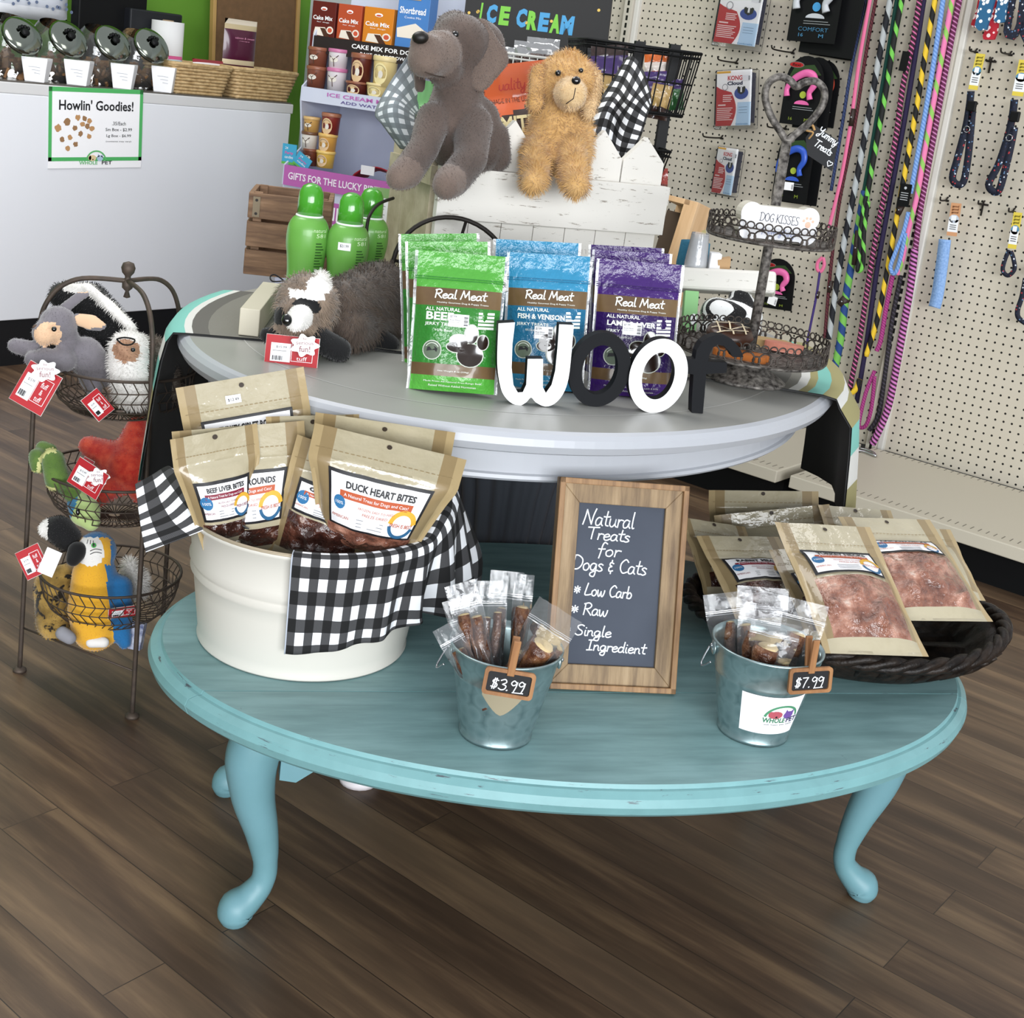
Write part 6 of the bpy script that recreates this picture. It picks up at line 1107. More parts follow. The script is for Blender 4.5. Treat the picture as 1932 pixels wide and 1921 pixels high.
# green turtle fins
d = D1 - .06; M_tur = [mt('moss_green_plush', '#5d7a34', .95, sheen=.4, var=(40, '#48642a', 1)), mt('pale_yellow_piping', '#c9c98a', .9)]
zt = lambda x, y, k: 1 if (abs(hypot((x - 100) / 27, (y - 887) / 38) - 1) < .12 and x < 106) or (abs(hypot((x - 66) / 18, (y - 868) / 24) - 1) < .16 and x < 66) else None
plush('green leaf shaped plush poking out of the left of the middle basket', (100, 930, d), [(70, 862, d + .01, 17, 72, 880, d, 15), (100, 868, d - .02, 22, 108, 905, d - .02, 24), (120, 905, d, 20, 135, 930, d, 18), (80, 845, d + .03, 14, 95, 850, d + .03, 14)], M_tur, GP, .0045, 4, (.003, 1500, .0006), zt)
d = D1 - .06; M_fish = [mt('lime_plush', '#b3c983', .95, sheen=.3), mt('blue_plush_trim', '#2f7fae', .95, sheen=.3), M_wh]
t_, inv = plush('lime bird plush with blue trim behind the mesh of the middle basket', (160, 985, d), [(160, 965, d, 30), (150, 950, d + .01, 24), (172, 985, d - .0, 18)], M_fish, GP, .0045, 5, None, lambda x, y, k: 1 if (x - 140) * .6 + (y - 945) * .2 < 3 else None); bead('eye', 147, 966, d - .05, 4, M_gem, t_, inv, 1, 7)
tagcard('red swing tag lying over the green leaf plush', (126, 855), (180, 890), (126, 908), D1 - .14, dd=(0, -.01, 0)); cloudtag('white cloud shaped tag beside the middle basket tag', 184, 900, D1 - .155, 18); tagcard('small red swing tag standing behind the green leaf plush', (148, 858), (166, 868), (143, 892), D1 - .03)
# lower basket
d = D2 - .045; pm = [mt('yellow_plush', '#e2a92c', .95, sheen=.4), mt('blue_plush', '#1f6ba3', .95, sheen=.4), mt('white_plush_fur', '#e9e6e2', .95), mt('black_plush_fur', '#0f0f11', .95)]
def mz(x, y, k):
    if k == 3: return None
    if x > 196 + (y - 1050) * .12 and y > 1066: return 1
    if y < 1014 + max(0, (x - 200)) * .35: return 1
    if hypot((x - 171) / 26, (y - 1040) / 30) < 1: return 2
    if x > 209 and y < 1080: return 1
    return None
t_, inv = plush('blue and yellow parrot plush sitting in the lowest basket', (185, 1200, d), [(182, 1040, d, 38), (178, 1085, d, 42, 178, 1150, d, 50), (178, 1150, d, 50, 180, 1185, d, 44), (225, 1110, d + .01, 26, 228, 1190, d + .02, 22, 1), (230, 1190, d + .0, 18, 235, 1212, d, 14, 1)], pm, GP, .0045, 6, (.003, 3500, .0006), mz)
fluff('beak', [(146, 1040, d - .03, 19, 138, 1056, d - .04, 14)], [pm[3]], t_, .004, 5, None, None, None, 0, inv); bead('eye_white', 177, 1029, d - .058, 5, mt('green_eye_felt', '#4fae5a', .6), t_, inv, .5); bead('pupil', 177, 1029, d - .061, 2.5, M_gem, t_, inv, .6)
b = MB()
for k in range(3): b.tube([inv @ P(166 + 5 * k, 1018 + k, d - .062), inv @ P(164 + 6 * k, 1026 + k, d - .062)], .0007, 4)
for k in range(2): b.tube(catmull([inv @ P(170, 1040 + 6 * k, d - .064), inv @ P(180, 1036 + 6 * k, d - .064), inv @ P(192, 1038 + 6 * k, d - .06)], 4), .0007, 4)
b.build('face_stitching', M_ink, t_); fluff('foot', [(172, 1212, d - .03, 11, 196, 1212, d - .03, 11)], [pm[2]], t_, .004, 4, None, None, None, 0, inv)
d = D2 - .05; plush('black and white plush head behind the parrot beak', (110, 1030, d), [(112, 1000, d, 28, 128, 1015, d, 26), (90, 998, d, 18, 100, 992, d, 18, 1)], sk, GP, .0045, 5, (.004, 1200, .0006), lambda x, y, k: 1 if x < 90 else 0)
M_leo = NT('leopard_plush'); _v = M_leo.coord(); M_leo.col(M_leo.mix(M_leo.ramp(M_leo.noise(_v, 55, 2), [(.4, (0, 0, 0, 1)), (.44, (1, 1, 1, 1))]), '#1d160d', M_leo.ramp(M_leo.noise(_v, 26, 2), [(.35, '#6b5322'), (.65, '#b8964e')]))); M_leo = M_leo.set(.95, sheen=.3)
d = D2 - .005; plush('leopard spotted plush beside the parrot in the lowest basket', (100, 1200, d), [(98, 1105, d, 34, 105, 1170, d, 38), (120, 1085, d, 22, 115, 1110, d, 28)], [M_leo], GP, .005, 5, (.004, 2500, .0007))
d = D2 + .04; plush('fluffy white plush tuft at the right of the lowest basket', (258, 1110, d), [(254, 1090, d, 20, 262, 1108, d, 18), (245, 1065, d, 12, 250, 1080, d, 16)], [sk[1]], GP, .005, 4, (.013, 1800, .0007))
d = D2 - .13; plush('grey plush paw pressed against the lowest basket mesh', (122, 1205, d + .02), [(118, 1195, d + .03, 14, 132, 1204, d + .03, 13)], [mt('grey_paw_plush', '#8a8a90', .95)], GP, .004, 4)
tagcard('red swing tag with peach plush picture at the left of the lowest basket', (20, 1050), (62, 1030), (52, 1095), D2 - .10, dd=(0, 0, 0)); m, w, h = quadM(P(84, 1030, D2 - .11), P(112, 1042, D2 - .11), P(70, 1078, D2 - .11)); tag(MB().box((0, 0, h / 2), (w, .001, h)).build('paper_tag', M_wh, None, M_=m), 'plain white paper tag at the left of the lowest basket', 'tag')
tagcard('red swing tag lying at the right of the lowest basket behind the wing', (212, 1150), (266, 1143), (205, 1168), D2 - .09, dd=(0, .03, 0))
m, w, h = quadM(P(246, 1172, D2 - .03), P(268, 1176, D2 - .03), P(244, 1222, D2 - .03)); tag(MB().box((0, 0, h / 2), (w, .02, h)).build('patterned_plush', mt('polka_cloth', '#ccd0dc', .9, var=(80, '#3a4a80', 1)), None, M_=m), 'pale patterned cloth toy edge beside the blue parrot wing', 'toy')
# ================================================================== goods hanging on the pegboard
def wq(TL, TR_, BL, off): Y = YW - off; return quadM(onY(*TL, Y), onY(*TR_, Y), onY(*BL, Y))
def hook(x, y, L, lab, cross=False, col=None):
    p = onY(x, y, YW - .002); t = thing('peg_hook', lab, 'hook', Matrix.Translation(p), 'wire hooks on the pegboard'); b = MB(); b.tube(catmull([(0, .012, .002), (0, 0, .004), (0, -.012, -.004), (0, -L * .6, -.006), (0, -L * .93, -.004), (0, -L, .006)], 4), .0026, 7); b.build('hook_wire', col or M_iron, t)
    MB().box((0, -.003, -.006), (.03 if cross else .012, .004, .006)).build('back_bar', col or M_iron, t)
    if cross: MB().box((0, -.006, -.02), (.005, .004, .04)).build('back_stem', col or M_iron, t)
M_blue_p = ink('#3a4f9a'); M_navy = ink('#1d2446')
def boxed_collar(lab, TL, TR_, BL, off, hx, hy, name=True, twist=0):
    m, w, h = wq(TL, TR_, BL, off); t = thing('boxed_collar', lab, 'package', m @ RZ(twist), 'clear boxed inflatable collars'); D = .05; e = w * .035
    MB().box((0, D / 2 - .002, h / 2 - e), (w + 2 * e, D, h + 3 * e)).build('clear_box', film('blister_film', haze=.02, gloss=-.02), t, bevel=.004)
    MB().box((0, .004, h / 2), (w, .002, h)).build('card', M_wh, t); MB().box((0, .028, h / 2), (w * .9, .03, h * .9)).build('folded_collar', mt('navy_fabric', '#20264a', .8), t)
    f = lambda x, y: Vector((x, .0026, y)); f2 = lambda x, y: Vector((x, .0021, y)); f3 = lambda x, y: Vector((x, .0016, y)); b = MB()
    b.poly([(-w / 2, 0)] + [(-w * .5 + w * (.42 + .16 * sin(pi * min(1, k / 12 + .05))) , h * .66 * k / 12) for k in range(13)][:-1] + [(-w * .38, h * .67), (-w / 2, h * .72)], f, 0); b.build('red_panel', ink('#b8343a'), t)
    b = MB(); b.poly([(w * .08, 0), (w / 2, 0), (w / 2, h * .42), (w * .12, h * .42)], lambda x, y: Vector((x, .0028, y)), 0); b.quad(-w / 2, h * .95, -w * .1, h * .99, f, 1, 2, 1); b.build('colour_blocks', [ink('#b9d3ea'), ink('#d9a640')], t)
    b = MB()
    if name: b.text('KONG', w * .03, h * .86, w * .42, f2, 0, h * .085, .03); b.text('Cloud', w * .03, h * .765, w * .44, f2, 1, h * .07, .04)
    else: b.text('Cloud', w * .03, h * .93, w * .44, f2, 1, h * .07, .04)
    b.text('Comfortable', w * .26, h * .03, w * .36, f2, 2, h * .03)
    for k in range(4): b.stroke([(-w * .3, h * (.55 - .035 * k)), (-w * (.05 + .03 * (k % 2)), h * (.55 - .035 * k))], .0028, f2, 3)
    for k in range(7): b.stroke([(-w * .46, h * (.32 - .035 * k)), (-w * (.02 + .04 * (k % 3)), h * (.32 - .035 * k))], .0026, f2, 3)
    b.quad(-w * .44, h * .365, -w * .22, h * .39, f2, 3, 2, 1)
    for k in range(3): b.stroke([(w * .16, h * (.33 - .05 * k)), (w * .4, h * (.33 - .05 * k))], .0015, f2, 4)
    b.build('lettering', [ink('#c43b45'), M_navy, ink('#3f83b5'), ink('#efd9d9'), ink('#7f97b0')], t)
    b = MB(); cy = h * .58; b.disc(w * .22, cy, w * .2, f2, 0, 18, h * .11); b.disc(w * .22, cy + h * .05, w * .11, f3, 1, 14, h * .065); b.disc(w * .14, cy + h * .09, w * .04, lambda x, y: Vector((x, .0012, y)), 1, 8, h * .035); b.disc(w * .3, cy + h * .09, w * .04, lambda x, y: Vector((x, .0012, y)), 1, 8, h * .035); b.stroke([(w * .22, cy + h * .1), (w * .22, cy + h * .0)], w * .045, lambda x, y: Vector((x, .0012, y)), 2); b.disc(w * .22, cy, w * .03, lambda x, y: Vector((x, .0008, y)), 1, 8); b.disc(-w * .25, h * .70, w * .085, f2, 3, 14); b.disc(-w * .25, h * .70, w * .065, f3, 2, 14)
    b.build('dog_picture', [M_blue_p, ink('#221d1c'), M_wh, ink('#9a9aa0')], t)
    b = MB(); b.quad(w * .24, h * .80, w * .44, h * .9, f3, 0, 2, 2)
    for k in range(5): b.stroke([(w * .42, h * (.815 + .016 * k)), (w * .455, h * (.815 + .016 * k))], .0016, lambda x, y: Vector((x, .001, y)), 1)
    b.build('price_sticker', [ink('#e3e3e8'), M_ink], t)
    hook(hx, hy, .13, lab.replace('clear boxed collar', 'wire hook holding the clear boxed collar'))
boxed_collar('clear boxed collar at the top, cut off by the photo edge', (1366, -22), (1445, -14), (1345, 78), .09, 1400, -25, False)
boxed_collar('clear boxed collar in the middle of the three', (1357, 134), (1423, 130), (1349, 238), .08, 1391, 116)
boxed_collar('smallest clear boxed collar at the bottom of the three', (1364, 278), (1402, 284), (1341, 362), .09, 1363, 258)
# black blister packs with leash handles
def blister(lab, TL, TR_, BL, off, col, i=0, words=None, group='black blister packs of leash handles', logo=True, face=True):
    m, w, h = wq(TL, TR_, BL, off); t = thing('blister_pack', lab, 'package', m, group); n_ = 14
    o = [(-w / 2, 0), (w / 2, 0), (w / 2, h * .62)] + [(w / 2 * cos(pi * k / n_), h * .62 + h * .38 * sin(pi * k / n_)) for k in range(1, n_)] + [(-w / 2, h * .62)]
    MB().prism(o, 0, .004).build('card', M_black, t)
    f = fl(.0012); f2 = fl(.002); f3 = fl(.0028)
    if not face: return t
    if logo: b = MB(); b.poly([(-w * .42, h * .68), (w * .42, h * .74), (w * .2, h * .88), (-w * .3, h * .84)], f, 0); b.build('green_glow', ink('#26401c'), t); b = MB(); b.disc(-w * .26, h * .86, w * .2, f2, 0, 18, h * .045); b.disc(-w * .26, h * .86, w * .18, f3, 1, 18, h * .036); b.text('flexi', -w * .26, h * .86, w * .22, fl(.0034), 2, h * .04, .01); b.build('oval_logo', [ink('#6f6a66'), ink('#a3181c'), M_black], t)
    pts = catmull([(x * w, -.012, y * h) for x, y in ((-.36, .40), (-.38, .52), (-.22, .66), (.05, .75), (.26, .72), (.32, .60), (.22, .48), (.26, .38))], 5); b = MB().tube(pts, [w * (.065 + .03 * abs(sin(k * .12 + 2.6))) for k in range(len(pts))], 10, flat=.7); b.build('leash_handle', mt('handle_' + col.strip('#'), col, .35), t)
    b = MB(); b.disc(.02 * w, h * .44, w * .085, f2, 0, 14); b.poly([(-w * .18 + w * .2 * (1 - cos(pi * k / 8)), h * (.30 + .06 * sin(pi * k / 8))) for k in range(9)], f2, 1); b.build('badges', [ink('#9db03a') if logo else ink('#3f8fc4'), ink(col)], t)
    b = MB()
    if words: b.text(words, w * .02, h * .16, w * .62, f2, 0, h * .05)
    for k in range(2): b.stroke([(-w * .2, h * (.26 - .03 * k)), (w * (.3 + .05 * k), h * (.26 - .03 * k))], .0018, f2, 1)
    for q, s_ in ((-.22, '16'), (.2, 'M')): b.text(s_, w * q, h * .085, w * .1, f2, 0, h * .045, .02)
    b.build('lettering', [ink('#3a6f8f') if not logo else ink('#6f7f2a'), ink('#8b8f90')], t)
    return t
def blue_marks(lab, x, y): pass
for k, (dx, dy, off) in enumerate(((30, 8, .03), (20, 4, .05), (10, 2, .07))): blister('black blister pack behind the front one of the top row, %s' % ('backmost', 'third', 'second')[k], (1487 + dx, -70 + dy), (1596 + dx * .2, -60 + dy), (1496 + dx, 96 + dy * .8), off, '#9fa3a8', 0, None, 'black blister packs of leash handles', False, False)
blister('front black blister pack of the top row with white handle', (1487, -74), (1578, -70), (1484, 76), .10, '#b9bdc2', 0, 'COMFORT', logo=False)
blister('black blister pack with red handle at the back of the middle row', (1520, 112), (1580, 116), (1512, 236), .03, '#b5402a'); blister('plain black blister pack behind the pink one', (1500, 106), (1566, 110), (1494, 240), .06, '#39485a', face=False)
blister('black blister pack with pink handle in the middle row', (1484, 102), (1555, 108), (1470, 232), .09, '#d9649f', 0, None); hook(1497, 97, .15, 'wire hook over the pink handled blister pack')
blister('black blister pack behind the one with blue handle', (1478, 243), (1548, 250), (1470, 380), .05, '#2d4ba8', face=False); pkb = blister('black blister pack with blue handle behind the heart handle', (1466, 243), (1532, 250), (1455, 376), .09, '#2d53b5', 0, None)
def sticker(par, *q):
    m, w, h = wq(*q); s_ = MB().box((0, 0, h / 2), (w, .001, h)).build('price_sticker', M_wh, par, M_=par.matrix_world.inverted() @ m); b = MB()
    for k in range(5): b.stroke([(w * .3, h * (.2 + .12 * k)), (w * .45, h * (.2 + .12 * k))], .0015, fl(.0012), 0)
    b.build('barcode', M_ink, s_)
sticker(pkb, (1482, 343), (1499, 345), (1479, 358), .11)
hook(1483, 240, .13, 'wire hook over the blue handled blister pack')
pkb = blister('black blister pack with pink handle below the upper round tray', (1437, 484), (1502, 492), (1428, 578), .07, '#d9649f', 0, None); sticker(pkb, (1452, 556), (1468, 562), (1447, 572), .09)
# leashes
def leash(lab, pts, r, material, off=.05, kind='rope', flat=1.0, band=None, n=10, loop=None):
    pw = [onY(x, y, YW - (off if not isinstance(off, tuple) else off[0] + (off[1] - off[0]) * i / (len(pts) - 1))) for i, (x, y) in enumerate(pts)]; o = pw[0]; t = thing('dog_leash', lab, 'leash', Matrix.Translation(o), 'dog leashes hanging on the pegboard')
    MB().tube(catmull([p - o for p in pw], 8), r, n, flat=flat).build('cord', material, t)
    for q in (band or []):
        a, b_ = onY(*q[0], YW - off - .001), onY(*q[1], YW - off - .001); c = a.lerp(b_, .5); MB().tube([a - o, b_ - o], r * 1.25, 10).build('leather_band', mt('brown_leather', '#2a1c16', .5), t); MB().ell((0, 0, 0), .003, 0, TR(*(c - o + Vector((0, -r * 1.25, 0)))), 8).build('rivet', M_steel, t)
    if loop: MB().tube(catmull([onY(x, y, YW - off - .012) - o for x, y in loop], 8), r * .85, n).build('hand_loop', material, t)
    return t
R_bw = rope('rope_black_white', ['#12141c', '#12141c', '#a7acae', '#a7acae'], 11, 1); R_gb = rope('rope_black_green', ['#101312', '#101312', '#6fbf4e'], 14, 1); R_pk = rope('rope_pink_black', ['#c0608f', '#2a1020', '#2a1020'], 70, 2); R_yb = rope('rope_yellow_black', ['#111111', '#e0bb30'], 14, 1)
R_bl = rope('rope_blue', ['#7fa3d9', '#5f86c4'], 90, 3); R_pg = rope('rope_pink_green', ['#e07aa8', '#e07aa8', '#8cbf5c'], 13, 1); R_pu = rope('rope_purple', ['#5a1742', '#5a1742', '#b874a4'], 80, 2); R_mag = rope('rope_magenta', ['#a8387f', '#7f2a62'], 120, 3); R_pkf = mt('pink_flat_webbing', '#d86a92', .7); R_nav = rope('rope_navy', ['#1c2748', '#2a3a66'], 90, 3); R_mar = rope('rope_maroon', ['#5c1f2a', '#3a1018'], 90, 3); R_blg = rope('rope_blue_green', ['#1d3f78', '#1d3f78', '#6fae4e', '#6fae4e'], 16, 1); R_mag2 = rope('rope_bright_purple', ['#3a0f2e', '#c070b0'], 75, 2)
leash('navy cord leash at the left edge of the leash row', [(1636, -20), (1606, 130), (1590, 230), (1568, 360)], .0055, R_nav, .045); leash('pink flat leash with leather band in the leash row', [(1645, -20), (1622, 110), (1606, 225), (1588, 330), (1564, 430)], .0062, R_pkf, .06, band=[((1611, 205), (1605, 238))], flat=.5)
leash('maroon cord leash right of the pink flat leash', [(1656, -20), (1634, 100), (1612, 240), (1584, 380), (1566, 520), (1556, 640)], .0055, R_mar, .05, band=[((1569, 530), (1564, 552))])
leash('small pink loop of webbing below the upper round tray edge', [(1552, 486), (1543, 495), (1542, 508), (1549, 512), (1555, 500), (1553, 486)], .006, R_pkf, .06, flat=.6); leash('thin purple cord leash below the small pink loop', [(1547, 512), (1540, 560), (1530, 610), (1522, 650)], .004, mt('purple_cord', '#3a2a6a', .8), .06, band=[((1545, 550), (1542, 563))])
leash('black and white braided rope leash', [(1684, -20), (1664, 80), (1642, 200), (1618, 330), (1594, 450), (1578, 540), (1564, 640)], .0098, R_bw, .05); leash('dark green cord leash hidden behind the braided ropes', [(1694, -10), (1672, 120), (1648, 260), (1620, 420), (1600, 540)], .007, mt('deep_green_cord', '#12453c', .85), .035)
leash('black and lime braided rope leash with hanging loop', [(1706, -20), (1688, 70), (1672, 170), (1650, 290), (1636, 370), (1626, 430)], .0085, R_gb, .055, band=[((1620, 435), (1613, 500))], loop=[(1634, 370), (1624, 430), (1622, 480), (1618, 510), (1628, 500), (1630, 440), (1638, 380)])
leash('blue and green braided rope leash, lower middle of the row', [(1632, 360), (1612, 470), (1596, 560), (1586, 640), (1574, 700)], .0125, R_blg, .045, band=[((1598, 562), (1586, 575))])
leash('pink and black twisted rope leash with black tag', [(1738, -20), (1722, 80), (1704, 160), (1690, 260), (1672, 350), (1652, 450), (1634, 560), (1622, 640), (1606, 720), (1598, 770)], .0085, R_pk, .05); m, w, h = wq((1704, 96), (1718, 98), (1695, 133), .066); tag(MB().box((0, 0, h / 2), (w, .002, h)).build('hang_tag', M_black, None, M_=m), 'black hang tag on the pink and black rope leash', 'tag')
leash('dark indigo rope leash behind the twisted pink one', [(1746, -20), (1726, 110), (1706, 230), (1680, 370), (1656, 500), (1636, 640), (1616, 760)], .008, mt('indigo_rope', '#221a3c', .85), .035)
leash('yellow and black braided rope leash', [(1768, -20), (1748, 90), (1730, 200), (1712, 300), (1694, 400), (1674, 510), (1656, 600), (1634, 672)], .0085, R_yb, .05); leash('light blue rope leash with folded hand loop and black tag', [(1782, -20), (1766, 90), (1748, 200), (1730, 300), (1718, 365)], .0078, R_bl, .06, band=[((1702, 388), (1694, 404))], loop=[(1714, 400), (1704, 440), (1688, 480), (1680, 505), (1688, 516), (1698, 490), (1708, 440)])
m, w, h = wq((1702, 346), (1724, 349), (1692, 388), .075); t = thing('hang_tag', 'black hang tag with white print on the light blue leash', 'tag', m); MB().box((0, 0, h / 2), (w, .002, h)).build('card', M_black, t); b = MB(); b.disc(0, h * .82, w * .12, fl(.0016), 0, 8)
for k in range(4): b.stroke([(-w * .3, h * (.6 - .1 * k)), (w * .3, h * (.6 - .1 * k))], .002, fl(.0016), 0)
b.build('lettering', ink('#b9bcc0'), t)
leash('pink and green braided rope leash', [(1800, -20), (1782, 80), (1762, 190), (1744, 290), (1730, 370), (1712, 440), (1702, 490), (1692, 518)], .0085, R_pg, .05); leash('purple twisted rope leash beside the upright', [(1814, -20), (1792, 90), (1772, 200), (1754, 300), (1736, 400), (1726, 480)], .009, R_pu, .035)
leash('magenta rope leash with long loop at the bottom of the row', [(1684, 520), (1672, 580), (1662, 640), (1654, 662)], .0075, R_mag, .055, loop=[(1650, 700), (1634, 740), (1622, 790), (1622, 806), (1634, 802), (1644, 770), (1650, 710)]); leash('bright purple striped rope leash, longest of the row', [(1726, 470), (1718, 540), (1706, 610), (1692, 690), (1678, 760), (1664, 800), (1646, 838)], .0115, R_mag2, .045)
leash('dark speckled rope leash behind the magenta loop', [(1700, 520), (1684, 600), (1672, 690), (1658, 780), (1640, 812)], .0075, rope('rope_dark_speckle', ['#17141a', '#17141a', '#3a3340'], 80, 2), .035); leash('short yellow and black rope end at the bottom of the row', [(1622, 716), (1614, 735), (1600, 745)], .009, R_yb, .06)
p = onY(1640, 838, YW - .06); tag(MB().tube(catmull([onz(1606, 848, .146), onz(1630, 852, .147), onz(1652, 860, .147), onz(1644, 852, .149), onz(1622, 846, .147)], 5), .004, 8).build('leash_clip', M_steel), 'steel leash clip lying on the beige base deck', 'clip')
# collars on cards at the right
def floral(name, seed):
    if name in _m: return _m[name]
    t = NT(name); v = t.coord(); f = t.vor(v, 130 + seed, out='Color'); sp = t.n('ShaderNodeSeparateColor'); t.l(f, sp.inputs[0]); d = t.vor(v, 130 + seed); c = t.ramp(sp.outputs[0], [(0, '#141a2c'), (.35, '#5f7fa3'), (.55, '#a33138'), (.7, '#c8cdd6'), (.8, '#1d2a44')], 'CONSTANT'); t.col(t.mix(t.math('LESS_THAN', d, .33), '#12172a', c)); _m[name] = t.set(.75); return _m[name]
M_flo = floral('navy_floral_webbing', 0)
def collar(lab, top, yt, card_w, card_c, strap, loop=True, w=.011, hx=None, L=.05, mat_=None, group='collars on cards on the pegboard', buckle=True):
    x0, y0, x1, y1 = top; off = .05; Y = YW - off; m, cw, ch = quadM(onY(x0, y0, Y), onY(x0 + card_w, y0 + 2, Y), onY(x1, y1, Y)); t = thing('dog_collar', lab, 'collar', m, group); inv = m.inverted()
    MB().box((0, 0, ch / 2), (cw, .0015, ch)).build('hang_card', ink(card_c[0]), t); f = fl(.0012); f2 = fl(.0018); b = MB(); b.quad(-cw / 2, ch * .12, cw / 2, ch * .5, f, 0, 3, 2); b.disc(0, ch * .52, cw * .5, f, 1, 16, ch * .13); b.quad(-cw * .28, ch * .47, cw * .22, ch * .62, f2, 0, 2, 2); b.quad(-cw / 2, 0, cw / 2, ch * .12, f, 2, 2, 1)
    b.build('card_print', [ink('#e9ebee'), ink(card_c[1]), ink(card_c[0])], t); b = MB()
    for k in range(3): b.hand('good', 0, ch * (.7 + .09 * k), ch * .055, f2, .0014, 0, cw * .66)
    for k in range(3): b.stroke([(-cw * .3, ch * (.33 - .06 * k)), (cw * .3, ch * (.33 - .06 * k))], .002, f2, 1)
    b.build('card_lettering', [ink('#7d7220') if card_c[0] != '#c8946c' else ink('#8a5a3a'), M_ink], t)
    pts = [inv @ onY(*q, Y - .004) for q in strap]; cp = catmull(pts, 6); vs = []; wv = Vector((0, 1, 0))
    b = MB(); hw = w
    for side in (0,):
        P_ = cp; vs = []
        for i, p in enumerate(P_):
            tg = (P_[min(i + 1, len(P_) - 1)] - P_[max(i - 1, 0)]); tg = tg.normalized() if tg.length else Vector((0, 0, 1)); nx = Vector((tg.z, 0, -tg.x)).normalized() * hw; vs += [p + nx, p - nx]
        b.add(vs, [(2 * i, 2 * i + 1, 2 * i + 3, 2 * i + 2) for i in range(len(P_) - 1)])
    b.build('strap', mat_ or M_flo, t, solid=.004)
    if buckle: q = inv @ onY((strap[0][0] + strap[1][0]) / 2 + (3 if loop else 0), strap[1][1], Y - .012); MB().box(tuple(q), (w * 2.6, .012, .03)).build('buckle', M_black, t, bevel=.003); b = MB(); q2 = inv @ onY(strap[2][0] + 2, strap[2][1] + 4, Y - .012); b.tube([q2 + Vector((.009 * cos(a), 0, .009 * sin(a))) for a in [2 * pi * k / 14 for k in range(14)]], .0014, 6, True); b.build('ring', M_steel, t)
    if hx: hook(hx[0], hx[1], L, 'wire hook holding the ' + lab.split(' at ')[0].split(',')[0])
    return t
YEL = ('#d8c24a', '#4f86a6')
collar('navy flower collar with loop hanging beside the upright', (1838, 100, 1827, 168), 0, 17, YEL, [(1832, 172), (1829, 200), (1822, 240), (1806, 300), (1797, 335), (1806, 348), (1818, 342), (1826, 300), (1832, 240), (1835, 205)], True, .0105, (1843, 95), .06)
collar('navy flower collar with loop, second from the upright', (1917, 112, 1909, 180), 0, 21, YEL, [(1914, 188), (1910, 220), (1902, 256), (1884, 310), (1866, 345), (1872, 360), (1884, 360), (1894, 330), (1906, 280), (1914, 240)], True, .0105, (1908, 100), .09)
collar('light blue gingham collar on a tan card below the flower collar', (1791, 382, 1786, 444), 0, 19, ('#c8946c', '#b9c2cf'), [(1783, 452), (1777, 500), (1769, 555), (1763, 580)], False, .0185, (1788, 375), .06, mt('light_blue_gingham_webbing', '#8fb0dc', .75, var=(160, '#6f94c9', 1)), 'collars on cards on the pegboard', False)
collar('small navy flower collar with loop on a yellow card at the lower right', (1914, 400, 1901, 468), 0, 16, YEL, [(1904, 472), (1896, 490), (1892, 510), (1902, 520), (1914, 508), (1912, 488), (1907, 474)], True, .006, (1914, 396), .05, None, 'collars on cards on the pegboard', False)
collar('navy flower collar cut off at the right photo edge', (1940, 500, 1938, 520), 0, 16, YEL, [(1935, 525), (1928, 560), (1920, 585), (1922, 600), (1938, 612)], True, .007, None, .05, floral('navy_floral_webbing', 0), 'collars on cards on the pegboard', False)
hook(1872, 112, .02, 'empty wire hook beside the yellow collar card', True); hook(1857, 382, .05, 'empty wire hook right of the tan collar card', True)
def dotmat(name, base, dot):
    if name in _m: return _m[name]
    t = NT(name); d = t.vor(t.coord(), 62); t.col(t.mix(t.math('LESS_THAN', d, .36), base, dot)); _m[name] = t.set(.8); return _m[name]
def necktie(lab, pts, off, m_):
    Y = YW - off; q = [onY(*p, Y) for p in pts]; o = q[0]; b = MB(); b.prism([((p - o).x, (p - o).z) for p in q], -.006, .006); return tag(b.build('dog_necktie', m_, None, .003, M_=Matrix.Translation(o)), lab, 'necktie', 'polka dot dog ties on the pegboard')
RD, BD_ = dotmat('red_white_dots', '#b01f30', '#f0d6d6'), dotmat('blue_white_dots', '#285f86', '#e8eef2')
necktie('red polka dot tie behind the blue one at the top right', [(1848, -10), (1843, 20), (1833, 46), (1836, 52), (1848, 50), (1856, -10)], .05, RD); necktie('blue polka dot tie in front at the top right', [(1852, -10), (1840, 50), (1848, 58), (1862, 56), (1880, -10)], .09, BD_); necktie('lower red polka dot tie at the top right', [(1880, -10), (1868, 40), (1855, 68), (1857, 75), (1876, 75), (1882, 60), (1884, 44), (1886, -10)], .07, RD); necktie('small blue polka dot tie beside the flower collars', [(1886, -10), (1876, 38), (1884, 44), (1896, 42), (1904, -10)], .08, BD_)
necktie('navy flower strap bent in a loop at the top right', [(1908, -10), (1898, 30), (1894, 60), (1898, 72), (1912, 76), (1924, 62), (1930, 40), (1922, 36), (1914, 58), (1906, 56), (1910, 30), (1918, -10)], .07, M_flo); necktie('dark flower strap at the upper right photo corner', [(1926, -10), (1918, 50), (1936, 88), (1945, 88), (1945, -10)], .06, floral('dark_floral_webbing', 9))
